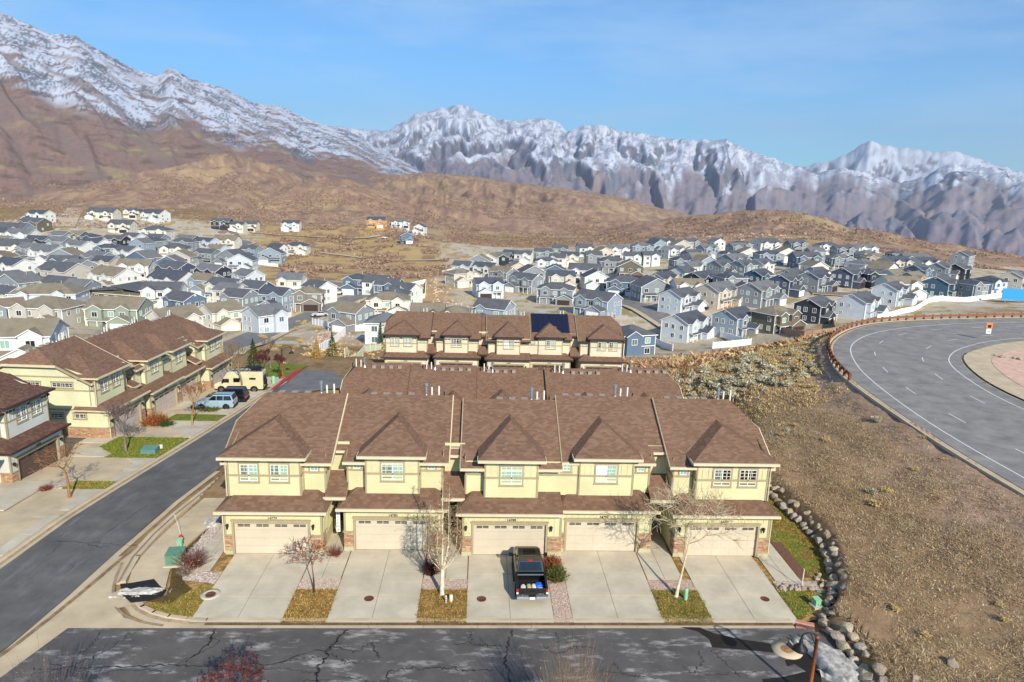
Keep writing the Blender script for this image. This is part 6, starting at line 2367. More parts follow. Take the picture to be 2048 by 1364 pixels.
# ------------------------------------------------------------------ street furniture
def util_box(label, x, y, z, w, d, h, m, rz=0, nm='utility_box'):
    t = empty(nm, (x, y, z), rz, label, 'utility box')
    b = MB()
    b.box(-w / 2, w / 2, -d / 2, d / 2, .06, h * .86)
    b.prism([(-w / 2 - .03, -d / 2 - .03, h * .86), (w / 2 + .03, -d / 2 - .03, h * .86), (w / 2 + .03, d / 2 + .03, h), (-w / 2 - .03, d / 2 + .03, h)], (0, 0, .04))
    b.obj('cabinet', m, t)
    p = MB()
    p.box(-w / 2 - .12, w / 2 + .12, -d / 2 - .12, d / 2 + .12, -.1, .06)
    p.obj('pad', M['concrete'], t)
    l = MB()
    l.box(-.02, .02, -d / 2 - .04, -d / 2, h * .3, h * .5)
    l.obj('latch', M['steel'], t)
    return t


p_ = P(347, 1132)
util_box('big sloped green utility box at the corner lawn beside the brown shrub', p_[0], p_[1] + .4, 0, 1.0, .9, .85, M['util_green'], .1)
p_ = P(358, 1098)
util_box('small pale green utility pedestal behind the big corner utility box', p_[0], p_[1] + .2, 0, .3, .3, .6, M['util_light'], .1, 'utility_pedestal')
p_ = P(298, 914, -1.2)
util_box('teal green transformer box in the lawn across the side road', p_[0], p_[1] + .3, -1.25, 1.3, 1.0, .9, mat('teal_metal', srgb(96, 132, 122), .5, .06, 3), .05)
p_ = P(1632, 1213, 0)
util_box('small pale green utility box standing by the boulders', p_[0], p_[1], .05, .36, .36, .5, M['util_light'], .2, 'utility_pedestal')


def post(label, x, y, z, r, h, m, nm='utility_post', band=None):
    t = empty(nm, (x, y, z), 0, label, 'post')
    b = MB()
    b.lathe([(r, -.1), (r, h * .93), (r * .8, h), (.001, h)], 12)
    b.obj('tube', m, t)
    if band:
        for i in range(3):
            c = MB()
            c.lathe([(r * 1.03, h * (.2 + i * .25)), (r * 1.03, h * (.28 + i * .25))], 12)
            c.obj('band', band, t)
    return t


p_ = P(1371, 1199); post('green round utility post in the grass strip near the birch', p_[0], p_[1], 0, .12, .75, M['util_light'])
p_ = P(902, 1202); post('pale round utility post right of the tall aspen', p_[0], p_[1], 0, .11, .42, M['util_cream'])
p_ = P(892, 1206); post('thin white marker post with red bands beside the tall aspen', p_[0], p_[1], 0, .045, .5, M['pvc'], 'marker_post', M['red_paint'])
p_ = P(322, 903, -1.3); post('short white post beside the teal transformer box', p_[0], p_[1], -1.3, .2, .7, M['util_cream'])
p_ = P(313, 906, -1.3); post('lower cream post between transformer box and white post', p_[0], p_[1], -1.3, .22, .45, M['util_cream'])
p_ = hit(547, 766, 0, 60); post('green utility post in the verge beside the red kerb', p_[0], p_[1], Hs(p_[0], p_[1]), .25, 1.0, M['util_light'])
p_ = P(1640, 1184); flat('valve_lid', blot(p_, .22, .15, 3, 14, j=.05), .03, mat('teal_lid', srgb(96, 156, 160), .5, .05, 3), kind=None)
tag(bpy.data.objects['valve_lid'], 'flat teal irrigation lid in the lawn near the boulders', 'lid')
p_ = P(1975 - 120, 1353)
# fire hydrant with its tall flag
p_ = P(363, 1086)
hy = empty('fire_hydrant', (p_[0], p_[1], 0), 0, 'red fire hydrant with a white marker rod beside the curved pavement', 'hydrant')
b = MB(); b.lathe([(.16, -.05), (.16, .04), (.1, .05), (.105, .42), (.14, .44), (.14, .48), (.12, .52), (.07, .6), (.03, .62), (.03, .66), (.001, .66)], 12); b.obj('barrel', M['red_paint'], hy)
for a_ in (0, math.pi / 2, math.pi):
    c = MB(); c.tube((.08 * math.cos(a_ - math.pi), .08 * math.sin(a_ - math.pi), .36), (.18 * math.cos(a_ - math.pi), .18 * math.sin(a_ - math.pi), .36), .05, n=8); c.obj('nozzle', M['red_paint'], hy)
c = MB(); c.tube((0, 0, .6), (-.28, .0, 2.0), .012, n=5); c.tube((-.28, 0, 2.0), (-.3, 0, 2.1), .025, n=5); c.obj('marker_rod', M['pvc'], hy)


# lamps with a curved arm and bell shade
def street_lamp(label, x, y, z, h, rz, arm=1.2, s=1.0, m='corten'):
    t = empty('street_lamp', (x, y, z), rz, label, 'street lamp')
    b = MB()
    b.lathe([(.16 * s, -.1), (.16 * s, .3), (.09 * s, .45), (.075 * s, h), (.09 * s, h), (.09 * s, h + .1), (.001, h + .1)], 12)
    b.obj('pole', M[m], t)
    a = MB()
    pts = [(0, 0, h - .15)] + [(arm * .5 - math.cos(q) * arm * .5, 0, h + math.sin(q) * arm * .35) for q in np.linspace(.3, math.pi, 9)] + [(arm, 0, h - .12)]
    for u, v in zip(pts[:-1], pts[1:]):
        a.tube(u, v, .032 * s, n=6)
    a.tube((0, 0, h - .5), (arm * .45, 0, h + .22), .02 * s, n=5)
    a.obj('arm', M['blackpole'] if m == 'corten' else M[m], t)
    l = MB()
    l.lathe([(.32 * s, -.62), (.33 * s, -.56), (.25 * s, -.42), (.1 * s, -.3), (.08 * s, -.1), (.05 * s, 0), (.001, 0)], 16, (arm, 0, h - .1))
    l.obj('lamp_shade', M['blackpole'], t)
    g = MB()
    g.lathe([(.16 * s, -.74), (.24 * s, -.61), (.001, -.6)], 12, (arm, 0, h - .1))
    g.obj('lamp_glass', M['fascia'], t)
    return t


# the near one: head seen at (1605, 1275), pole rising from below the picture
LY = 28.6
v_ = ray(1634, 1278)
t_ = LY / v_[1]
lx, lz = v_[0] * t_, CAMH + v_[2] * t_
street_lamp('street lamp with rust orange pole and black bell shade over the big manhole', lx, LY, -.1, lz + .15, R_(172), .72, 1.1)
p_ = hit(566, 757, 0, 60)
street_lamp('rust brown street lamp with black shade beside the parking lot', p_[0], p_[1], Hs(p_[0], p_[1]), 4.4, 0, 1.3, 1.0)

# ------------------------------------------------------------------ vehicles
PAINT = {k: car_paint('paint_' + k, srgb(*c)) for k, c in dict(black=(16, 17, 19), red=(176, 24, 34), blue=(50, 96, 170), brightblue=(20, 130, 220), silver=(176, 182, 188), white=(224, 224, 222), paleblue=(150, 174, 186), cream=(206, 198, 160), grey=(96, 100, 108)).items()}
M['cglass'] = glass_mat('car_glass', srgb(22, 24, 26), .05, .8)
_wh = {}


def wheel(parent, x, y, r, w=.22):
    k = (round(r, 2), w)
    if k not in _wh:
        a = MB()
        prof = [(r * .62, -w / 2), (r * .94, -w / 2), (r, -w / 3), (r, w / 3), (r * .94, w / 2), (r * .62, w / 2)]
        n = 18
        vs = [(rr_ * math.cos(2 * math.pi * i / n), q, rr_ * math.sin(2 * math.pi * i / n)) for rr_, q in prof for i in range(n)]
        a.add(vs, [(j * n + i, j * n + (i + 1) % n, (j + 1) * n + (i + 1) % n, (j + 1) * n + i) for j in range(5) for i in range(n)], 0, True)
        b = MB()
        b.add([(r * .64 * math.cos(2 * math.pi * i / n), -w * .36, r * .64 * math.sin(2 * math.pi * i / n)) for i in range(n)], [tuple(range(n))])
        b.add([(r * .64 * math.cos(2 * math.pi * i / n), w * .36, r * .64 * math.sin(2 * math.pi * i / n)) for i in range(n)], [tuple(reversed(range(n)))])
        for i in range(5):
            q = 2 * math.pi * i / 5
            for s_ in (-1, 1):
                b.prism([(r * .1 * math.cos(q + 1.2), s_ * w * .37, r * .1 * math.sin(q + 1.2)), (r * .6 * math.cos(q + .12), s_ * w * .37, r * .6 * math.sin(q + .12)), (r * .6 * math.cos(q - .12), s_ * w * .37, r * .6 * math.sin(q - .12))], (0, s_ * .02, 0), 0)
        _wh[k] = (a.mesh('tyre', M['tyre']), b.mesh('rim', M['rim']))
    t, rm_ = _wh[k]
    o = link('wheel', t, parent, (x, y, r))
    link('rim', rm_, o)


def shell(mb, side, hw, m=0, cap=True):
    """body from a side outline (x, z) with half width hw(x, z); closed strip with rounded shoulders"""
    n = len(side)
    L_ = [(x, -hw(x, z), z) for x, z in side]
    R2 = [(x, hw(x, z), z) for x, z in side]
    b = len(mb.v)
    mb.add(L_ + R2, [(i, (i + 1) % n, n + (i + 1) % n, n + i) for i in range(n)], m, False)
    cx, cz = sum(p[0] for p in side) / n, sum(p[1] for p in side) / n
    return mb


def loft(mb, st, m=0):
    """stations: (x, [(halfwidth, z)...]) joined along x"""
    k = len(st[0][1])
    rings = []
    for x, pr in st:
        rings.append([(x, -h, z) for h, z in pr] + [(x, h, z) for h, z in reversed(pr)])
    n = 2 * k
    vs = [p for r in rings for p in r]
    fs = [(j * n + i, (j + 1) * n + i, (j + 1) * n + (i + 1) % n, j * n + (i + 1) % n) for j in range(len(st) - 1) for i in range(n)]
    fs += [tuple(range(n)), tuple(reversed(range((len(st) - 1) * n, len(st) * n)))]
    mb.add(vs, fs, m, False)


def soften(o, w=.03, seg=2):
    bv = o.modifiers.new('bevel', 'BEVEL')
    bv.width = w
    bv.segments = seg
    bv.limit_method = 'ANGLE'
    bv.angle_limit = R_(25)
    return o


def suv(label, loc, rz, paint, L=4.4, W_=1.85, Hh_=1.68, name='suv', cat='car', group=None, roofm=None, rails=True, sedan=False, plate=True, detail=True):
    """front towards +x, origin at ground centre"""
    t = empty(name, loc, rz, label, cat, group)
    w = W_ / 2
    x0, x1 = -L / 2, L / 2
    belt = Hh_ * .6
    b = MB()
    loft(b, [(x0, [(w * .86, .38), (w * .9, .6), (w * .88, belt - .1), (w * .8, belt)]), (x0 + .15, [(w * .95, .28), (w, .6), (w * .98, belt - .05), (w * .9, belt + .02)]), (x0 + L * .3, [(w, .26), (w, .62), (w * .99, belt - .06), (w * .92, belt + .02)]),
             (x0 + L * .68, [(w, .26), (w, .62), (w * .98, belt - .08), (w * .9, belt)]), (x1 - .5, [(w * .98, .27), (w * .98, .58), (w * .95, belt - .18), (w * .82, belt - .1)]), (x1 - .1, [(w * .9, .3), (w * .92, .52), (w * .86, belt - .32), (w * .7, belt - .22)]), (x1, [(w * .78, .36), (w * .8, .5), (w * .74, belt - .4), (w * .6, belt - .34)])])
    soften(b.obj('body', paint, t))
    # cabin
    ca, cb = (x0 + .05, x0 + L * .7) if not sedan else (x0 + L * .16, x0 + L * .7)
    ra, rb_ = (ca + .25, cb - .85) if not sedan else (ca + .75, cb - .8)
    c = MB()
    loft(c, [(ca, [(w * .86, belt - .02), (w * .86, belt)]), (ra, [(w * .88, belt - .02), (w * .73, Hh_)]), (rb_, [(w * .88, belt - .02), (w * .73, Hh_)]), (cb, [(w * .86, belt - .04), (w * .86, belt - .02)])])
    soften(c.obj('roof', roofm or paint, t), .04)
    g = MB()
    for s_ in (-1, 1):
        def sp(x, f):
            return (x, s_ * (w * .88 + (w * .73 - w * .88) * f + .008), belt + (Hh_ - belt) * f)
        a0, a1 = ca + .15, cb - .12
        lo, hi_ = .1, .82
        xa = lambda f: ca + (ra - ca) * f
        xb = lambda f: cb + (rb_ - cb) * f
        ms = (xa(lo) + .12, (ca + cb) / 2 - .42, (ca + cb) / 2 + .35, xb(lo) - .1)
        q = [sp(xa(lo) + .14, lo), sp(ms[1] - .03, lo), sp(ms[1] - .03, hi_), sp(xa(hi_) + .14, hi_)]
        g.poly(q if s_ < 0 else q[::-1])
        q = [sp(ms[1] + .03, lo), sp(ms[2] - .03, lo), sp(ms[2] - .03, hi_), sp(ms[1] + .03, hi_)]
        g.poly(q if s_ < 0 else q[::-1])
        q = [sp(ms[2] + .03, lo), sp(xb(lo) - .14, lo), sp(xb(hi_) - .1, hi_), sp(ms[2] + .03, hi_)]
        g.poly(q if s_ < 0 else q[::-1])
    g.obj('side_glass', M['cglass'], t)
    for nm_, (xa_, za_), (xb2, zb2), sg in (('windscreen', (cb, belt - .02), (rb_, Hh_), 1), ('rear_window', (ca, belt), (ra, Hh_), -1)):
        f0, f1 = .14, .86
        q = []
        for f, yy in ((f0, -1), (f0, 1), (f1, 1), (f1, -1)):
            q.append((xa_ + (xb2 - xa_) * f + sg * .012, yy * (w * .8 + (w * .66 - w * .8) * f), za_ + (zb2 - za_) * f + .012))
        gg = MB(); gg.poly(q if sg > 0 else q[::-1]); gg.obj(nm_, M['cglass'], t)
    r_ = .34 if not sedan else .31
    for xx in (x0 + L * .19, x1 - L * .19):
        for s_ in (-1, 1):
            arch = MB()
            arch.add([(xx + (r_ + .07) * math.cos(q), s_ * (w + .006), r_ + (r_ + .07) * math.sin(q)) for q in np.linspace(-.35, math.pi + .35, 14)], [tuple(range(14))[::s_ * -1]])
            arch.obj('wheel_arch', M['tyre'], t)
            wheel(t, xx, s_ * (w - .09), r_)
    for s_ in (-1, 1):
        m_ = MB(); m_.box(x0 - .015, x0 + .12, s_ * w * .84 - .1, s_ * w * .84 + .1, belt - .32, belt - .06); m_.obj('tail_light', M['red_lamp'], t)
        m_ = MB(); m_.box(x1 - .2, x1 - .03, s_ * w * .68 - .16, s_ * w * .68 + .16, belt - .42, belt - .3); m_.obj('headlight', M['white_lamp'], t)
        m_ = MB(); m_.box(cb - .45, cb - .3, s_ * (w + .02), s_ * (w + .2), belt + .02, belt + .16); m_.obj('wing_mirror', roofm or paint, t)
    m_ = MB(); m_.box(x0 - .05, x0 + .1, -w * .9, w * .9, .3, .5); m_.obj('rear_bumper', M['tyre'], t)
    if rails:
        for s_ in (-1, 1):
            m_ = MB(); m_.box(ra + .05, rb_ - .05, s_ * w * .62 - .02, s_ * w * .62 + .02, Hh_, Hh_ + .06); m_.obj('roof_rail', M['black'], t)
    return t


def pickup(label, loc, rz, paint, detail=True, L=5.35, W_=1.88, load=True, name='pickup_truck', group=None):
    t = empty(name, loc, rz, label, 'pickup truck', group)
    w = W_ / 2
    x0, x1 = -L / 2, L / 2
    belt = 1.12
    bx1 = x0 + 1.72      # bed front
    b = MB()
    k = [(w * .97, .38), (w, .62), (w * .98, .98), (w * .93, belt)]
    loft(b, [(bx1, k), (bx1 + 1.2, k), (x1 - 1.5, k), (x1 - 1.1, [(w * .99, .36), (w, .62), (w * .97, .96), (w * .88, 1.06)]), (x1 - .25, [(w * .95, .38), (w * .96, .62), (w * .92, .86), (w * .8, .97)]), (x1, [(w * .84, .42), (w * .86, .6), (w * .82, .78), (w * .7, .86)])])
    soften(b.obj('body', paint, t), .04)
    hb_ = MB()
    for s_ in (-1, 1):
        hb_.add([(x1 - 1.25, s_ * .32, 1.078), (x1 - .3, s_ * .5, .99), (x1 - .3, s_ * .53, .985), (x1 - 1.25, s_ * .35, 1.075)], [(0, 1, 2, 3)[::s_]])
    hb_.obj('bonnet_crease', M['rim'], t)
    # bed: two sides, floor, front wall, tailgate
    for s_ in (-1, 1):
        s = MB()
        pr = [(x0 + .02, .42), (bx1, .42), (bx1, 1.13), (x0 + .02, 1.1)]
        s.prism([(x, s_ * (w - .12), z) for x, z in pr][::1], (0, s_ * .12, 0))
        soften(s.obj('bed_side', paint, t), .035)
        s = MB(); s.box(x0 + .05, bx1 - .02, s_ * (w - .13), s_ * (w - .01), 1.125, 1.145); s.obj('bed_rail', M['tyre'], t)
    s = MB(); s.box(x0 + .05, bx1, -w + .12, w - .12, .58, .64); s.obj('bed_floor', M['tyre'], t)
    s = MB(); s.box(bx1 - .05, bx1 + .0, -w + .1, w - .1, .6, 1.16); s.obj('bed_wall', paint, t)
    tg = MB()
    tg.box(x0 - .03, x0 + .05, -w + .08, w - .08, .55, 1.1)
    tgo = soften(tg.obj('tailgate', paint, t), .02)
    hh = MB(); hh.box(x0 - .045, x0 - .03, -.16, .16, .9, .99); hh.obj('handle', M['black'], tgo)
    text_obj('lettering', 'NISSAN', .1, M['steel'], tgo, (x0 - .036, -.52, .72), (math.pi / 2, 0, -math.pi / 2), .003)
    text_obj('lettering', 'SL', .08, M['steel'], tgo, (x0 - .036, .58, .66), (math.pi / 2, 0, -math.pi / 2), .003)
    # cab
    ca, cb = bx1 + .02, x1 - 1.22
    ra, rb_ = ca + .28, cb - .62
    Hh_ = 1.76
    c = MB()
    loft(c, [(ca, [(w * .9, belt - .02), (w * .89, belt + .02)]), (ra, [(w * .92, belt - .02), (w * .76, Hh_)]), (rb_, [(w * .92, belt - .02), (w * .76, Hh_)]), (cb, [(w * .9, belt - .06), (w * .9, belt - .02)])])
    soften(c.obj('cab_roof', paint, t), .05)
    f0, f1 = .1, .86
    for nm_, (xa_, za_), (xb2, zb2), sg in (('windscreen', (cb, belt - .02), (rb_, Hh_), 1), ('rear_window', (ca, belt), (ra, Hh_), -1)):
        q = []
        for f, yy in ((f0, -1), (f0, 1), (f1, 1), (f1, -1)):
            q.append((xa_ + (xb2 - xa_) * f + sg * .014, yy * (w * .8 + (w * .66 - w * .8) * f), za_ + (zb2 - za_) * f + .014))
        gg = MB(); gg.poly(q if sg > 0 else q[::-1]); gg.obj(nm_, M['cglass'], t)
    g = MB()
    for s_ in (-1, 1):
        def sp(x, f):
            return (x, s_ * (w * .92 + (w * .76 - w * .92) * f + .01), belt + (Hh_ - belt) * f)
        md = (ca + cb) / 2 - .05
        q = [sp(ca + .15, .1), sp(md - .03, .1), sp(md - .03, .85), sp(ra + .08, .85)]
        g.poly(q if s_ < 0 else q[::-1])
        q = [sp(md + .03, .1), sp(cb - .15, .1), sp(rb_ - .02, .85), sp(md + .03, .85)]
        g.poly(q if s_ < 0 else q[::-1])
    g.obj('side_glass', M['cglass'], t)
    sr = MB(); sr.box(ra + .45, rb_ - .1, -.4, .4, Hh_ + .002, Hh_ + .012); sr.obj('sunroof', M['cglass'], t)
    bl = MB(); bl.box(ra - .03, ra + .03, -.14, .14, Hh_ - .04, Hh_ + .02); bl.obj('brake_light', M['red_lamp'], t)
    for s_ in (-1, 1):
        m_ = MB(); m_.box(x0 - .035, x0 + .1, s_ * (w - .11), s_ * (w + .004), .86, 1.06); m_.obj('tail_light', M['red_lamp'], t)
        m_ = MB(); m_.box(x0 - .036, x0 + .1, s_ * (w - .11), s_ * (w + .005), .74, .855); m_.obj('reversing_light', M['white_lamp'], t)
        m_ = MB(); m_.box(x1 - .3, x1 - .05, s_ * w * .72 - .17, s_ * w * .72 + .17, .72, .86); m_.obj('headlight', M['white_lamp'], t)
        m_ = MB(); m_.tube((cb - .45, s_ * w * .88, belt + .05), (cb - .45, s_ * (w + .12), belt + .1), .025, n=5); m_.box(cb - .52, cb - .4, s_ * (w + .08), s_ * (w + .3), belt, belt + .2); m_.obj('wing_mirror', M['black'], t)
        m_ = MB(); m_.box(ca + .2, cb - .1, s_ * (w - .02), s_ * (w + .1), .34, .4); m_.obj('side_step', M['black'], t)
    bm_ = MB()
    bm_.box(x0 - .2, x0 + .05, -w * .98, -.22, .46, .62); bm_.box(x0 - .2, x0 + .05, .22, w * .98, .46, .62); bm_.box(x0 - .14, x0 + .05, -.22, .22, .44, .55)
    soften(bm_.obj('rear_bumper', M['steel'], t), .03)
    pl = MB(); pl.box(x0 - .16, x0 - .141, -.16, .16, .46, .6); pl.obj('number_plate', M['white_lamp'], t)
    for xx in (x0 + .98, x1 - .92):
        for s_ in (-1, 1):
            arch = MB()
            arch.add([(xx + .46 * math.cos(q), s_ * (w + .008), .4 + .46 * math.sin(q)) for q in np.linspace(-.25, math.pi + .25, 14)], [tuple(range(14))[::s_ * -1]])
            arch.obj('wheel_arch', M['tyre'], t)
            wheel(t, xx, s_ * (w - .1), .38, .25)
    bar = MB(); bar.box(bx1 - .28, bx1 - .22, -w + .13, w - .13, 1.08, 1.13); bar.obj('cargo_bar', M['steel'], t)
    return t


p1_, p2_ = P(1033, 1217), P(1093, 1217)
TX, TY = (p1_[0] + p2_[0]) / 2 + .02, 36.15
trk = pickup('black pickup truck parked nose-in on the third driveway with bags in its bed', (TX, TY + 2.85, .008), math.pi / 2 + R_(.5), PAINT['black'])
# load in the bed: bags and sacks, each its own thing resting in the bed
def sack(label, x, y, z, sx, sy, sz, m, seed, nm='sack', rz=0):
    bm = bmesh.new()
    bmesh.ops.create_icosphere(bm, subdivisions=3, radius=1)
    for v in bm.verts:
        c = v.co
        n = float(fbm(np.array([c.x * 1.5 + seed]), np.array([c.y * 1.5 + c.z]), 3)[0])
        q = [math.copysign(abs(a) ** .6, a) for a in c]
        v.co = Vector((q[0] * sx, q[1] * sy, max(q[2], -.7) * sz)) * (1 + .22 * n)
    for f in bm.faces:
        f.smooth = True
    me = bpy.data.meshes.new(nm)
    bm.to_mesh(me)
    bm.free()
    me.materials.append(m)
    return tag(link(nm, me, None, (x, y, z), (0, 0, rz)), label, nm.replace('_', ' '))


M['bag_white'] = mat('white_plastic_bag', srgb(226, 224, 214), .5, .1, 14, .4)
M['bag_blue'] = mat('blue_plastic_bag', srgb(30, 96, 210), .4, .12, 12, .4)
M['bag_tan'] = mat('paper_sack', srgb(198, 178, 130), .8, .1, 10)
for i, (dx_, dy_, sx, sy, sz_, m_, lb, nm) in enumerate(((-.5, .72, .15, .34, .12, 'bag_white', 'white sack with dark print at the left in the truck bed', 'sack'), (-.14, .78, .13, .33, .12, 'bag_tan', 'tan paper sack second from left in the truck bed', 'sack'), (.16, .74, .14, .33, .14, 'bag_white', 'white sack in the middle of the truck bed', 'sack'),
                                                          (.46, .9, .22, .22, .2, 'bag_blue', 'crumpled blue plastic bag in the truck bed', 'plastic_bag'), (.5, .45, .24, .2, .14, 'bag_white', 'crumpled white bag nearest the tailgate on the right', 'plastic_bag'), (-.15, .34, .22, .12, .08, 'bag_white', 'flat white bag lying by the tailgate in the truck bed', 'plastic_bag'))):
    sack(lb, TX + dx_, TY + dy_, .74 + sz_ * .3, sx, sy, sz_, M[m_], i, nm, rng.uniform(-.1, .1))

zc = lambda y: float(zroad(np.array(y))) + .04
p_ = P(437, 805, -2.15)
suv('light blue suv parked on the left row drive, rear to the road', (-31.0, 78.3, -2.0), math.pi + R_(3), PAINT['paleblue'], 4.5, 1.85, 1.75)
suv('black suv parked behind the light blue suv on the drive', (-30.8, 81.3, -2.2), math.pi + R_(3), PAINT['black'], 4.8, 1.95, 1.72)


def camper(label, loc, rz):
    t = empty('camper_van', loc, rz, label, 'van')
    L, w = 6.2, 1.0
    x0, x1 = -L / 2, L / 2
    b = MB()
    top = 2.75
    loft(b, [(x0, [(w * .96, .5), (w, .9), (w * .93, 2.0), (w * .84, top - .06)]), (x0 + .1, [(w, .45), (w * 1.01, .9), (w * .94, 2.0), (w * .85, top)]), (x1 - 2.1, [(w, .45), (w * 1.01, .9), (w * .94, 2.0), (w * .84, top)]), (x1 - 1.7, [(w, .45), (w * 1.01, .9), (w * .94, 1.9), (w * .8, top - .12)]),
             (x1 - .95, [(w, .45), (w, .9), (w * .93, 1.3), (w * .85, 1.52)]), (x1 - .1, [(w * .92, .5), (w * .92, .8), (w * .86, 1.05), (w * .75, 1.15)]), (x1, [(w * .84, .55), (w * .84, .75), (w * .8, .9), (w * .7, 1.0)])])
    soften(b.obj('body', PAINT['cream'], t), .05)
    g = MB()
    for s_ in (-1, 1):
        for xa, xb, za, zb in ((x1 - 1.95, x1 - 1.15, 1.35, 1.85), (x1 - 3.3, x1 - 2.5, 1.4, 1.95), (x0 + .9, x0 + 1.7, 1.75, 1.98)):
            g.box(xa, xb, s_ * w * .95, s_ * w * 1.005, za, zb)
    g.obj('side_glass', M['cglass'], t)
    g = MB(); g.poly([(x1 - .99, -w * .8, 1.56), (x1 - .99, w * .8, 1.56), (x1 - 1.66, w * .74, 2.56), (x1 - 1.66, -w * .74, 2.56)]); g.obj('windscreen', M['cglass'], t)
    g = MB(); g.box(x0 - .02, x0, -w * .7, w * .7, 1.4, 2.2); g.obj('rear_window', M['cglass'], t)
    sp = MB(); sp.tube((x0 - .28, .25, 1.35), (x0 - .02, .25, 1.35), .38, n=16); sp.obj('spare_wheel', M['tyre'], t)
    rk_ = MB()
    for s_ in (-1, 1):
        rk_.box(x0 + .2, x1 - 2.2, s_ * .72 - .03, s_ * .72 + .03, top + .12, top + .18)
    for i in range(7):
        xx = x0 + .25 + i * .58
        rk_.box(xx - .03, xx + .03, -.72, .72, top + .1, top + .15)
        rk_.box(xx - .02, xx + .02, -.72, -.68, top - .02, top + .1); rk_.box(xx - .02, xx + .02, .68, .72, top - .02, top + .1)
    rk_.obj('roof_rack', M['black'], t)
    a = MB(); a.box(x0 + .4, x0 + 1.6, -.5, .5, top + .15, top + .38); a.obj('roof_box', M['black'], t)
    for s_ in (-1, 1):
        m_ = MB(); m_.box(x0 - .02, x0 + .06, s_ * w * .82 - .07, s_ * w * .82 + .07, .75, 1.35); m_.obj('tail_light', M['red_lamp'], t)
        m_ = MB(); m_.box(x1 - .2, x1 - .02, s_ * w * .7 - .15, s_ * w * .7 + .15, .85, 1.0); m_.obj('headlight', M['white_lamp'], t)
        m_ = MB(); m_.box(x1 - 1.25, x1 - 1.1, s_ * w, s_ * (w + .25), 1.35, 1.65); m_.obj('wing_mirror', M['black'], t)
    ld = MB()
    for xx in (x0 + 1.75, x0 + 2.1):
        ld.tube((xx, -w - .06, .6), (xx, -w * .95, 1.6), .018, n=5)
    for i in range(4):
        ld.tube((x0 + 1.75, -w - .05, .7 + i * .25), (x0 + 2.1, -w - .05, .7 + i * .25), .015, n=5)
    ld.obj('side_ladder', M['black'], t)
    m_ = MB(); m_.box(x0 - .1, x0 + .1, -w * .95, w * .95, .45, .65); m_.obj('rear_bumper', M['black'], t)
    for xx in (x0 + 1.15, x1 - .95):
        for s_ in (-1, 1):
            arch = MB()
            arch.add([(xx + .5 * math.cos(q), s_ * (w * 1.012 + .006), .42 + .5 * math.sin(q)) for q in np.linspace(-.2, math.pi + .2, 14)], [tuple(range(14))[::s_ * -1]])
            arch.obj('wheel_arch', M['tyre'], t)
            wheel(t, xx, s_ * (w - .08), .42, .28)
    return t


camper('cream camper van with black roof rack parked at the far end of the left row', (-31.2, 87.2, -2.6), math.pi + R_(3))

# cars in the neighbourhoods
FAR = [(482, 657, 'red', 60, 'suv', 'red car parked at a garage beside the town street'), (530, 648, 'black', 60, 'suv', 'dark suv parked on a drive, left of a blue car'), (541, 646, 'blue', 60, 'suv', 'blue car parked between dark suv and white fence'), (676, 588, 'white', 15, 'suv', 'white suv on the drive beyond the street bend'),
       (1304, 525, 'brightblue', 0, 'suv', 'bright blue car parked in the middle of the right neighbourhood'), (1406, 618, 'black', -30, 'suv', 'black suv parked beside the pale house with the dark garage'), (1697, 574, 'silver', 0, 'suv', 'silver car parked before the garages right of the navy house'), (1680, 572, 'grey', 0, 'suv', 'grey car parked left of the silver car, right neighbourhood'),
       (181, 506, 'white', 0, 'suv', 'white suv parked on a street of the left neighbourhood'), (131, 431, 'white', 80, 'suv', 'white car on the pale street climbing to the hills'), (1038, 527, 'silver', 0, 'suv', 'silver car on a street at the left end of the right neighbourhood'), (232, 527, 'black', 0, 'suv', 'black car on the drive of the blue house, left neighbourhood'),
       (770, 477, 'white', 0, 'suv', 'white truck parked on the short road to the hillside houses')]
for px, py, col, deg, kind, lb in FAR:
    X, Y, t_ = hit(px, py, .3, tmin=110)
    suv(lb, (X, Y, Hs(X, Y) + .38), R_(deg), PAINT[col], name='car', rails=False, Hh_=1.55)
X, Y, t_ = hit(640, 633, .3, tmin=110)
pk = pickup('silver pickup truck driving down the town street', (X, Y, Hs(X, Y) + .4), R_(20), PAINT['silver'], name='pickup_truck', load=False)

# ------------------------------------------------------------------ fences of the neighbourhoods
def fence(label, pts, h=1.8, m='white_fence', z0=0.05, step=2.4, tmin=110, nm='fence', cat='fence'):
    W2 = []
    for p in pts:
        X, Y, t = hit(p[0], p[1], 0, tmin=tmin)
        W2.append((X, Y))
    L_ = sum(math.hypot(b[0] - a[0], b[1] - a[1]) for a, b in zip(W2[:-1], W2[1:]))
    n = max(2, int(L_ / step) + 1)
    line = resample(W2, n)
    z = H(line[:, 0], line[:, 1])
    root = empty(nm, (float(line[0, 0]), float(line[0, 1]), float(z[0])), 0, label, cat)
    o = line[0]
    for i in range(n - 1):
        a, b = line[i] - o, line[i + 1] - o
        za, zb = z[i] - z[0], z[i + 1] - z[0]
        d = (b - a) / np.hypot(*(b - a))
        nn = np.array([-d[1], d[0]]) * .03
        mb = MB()
        mb.prism([(a[0] - nn[0], a[1] - nn[1], za - .8), (b[0] - nn[0], b[1] - nn[1], zb - .8), (b[0] - nn[0], b[1] - nn[1], zb + h), (a[0] - nn[0], a[1] - nn[1], za + h)], (2 * nn[0], 2 * nn[1], 0))
        mb.obj('panel', M[m], root)
    pm = MB(); pm.box(-.08, .08, -.08, .08, -.9, h + .15)
    pmm = pm.mesh('post', M[m])
    for i in range(n):
        link('post', pmm, root, (float(line[i, 0] - o[0]), float(line[i, 1] - o[1]), float(z[i] - z[0])))
    return root


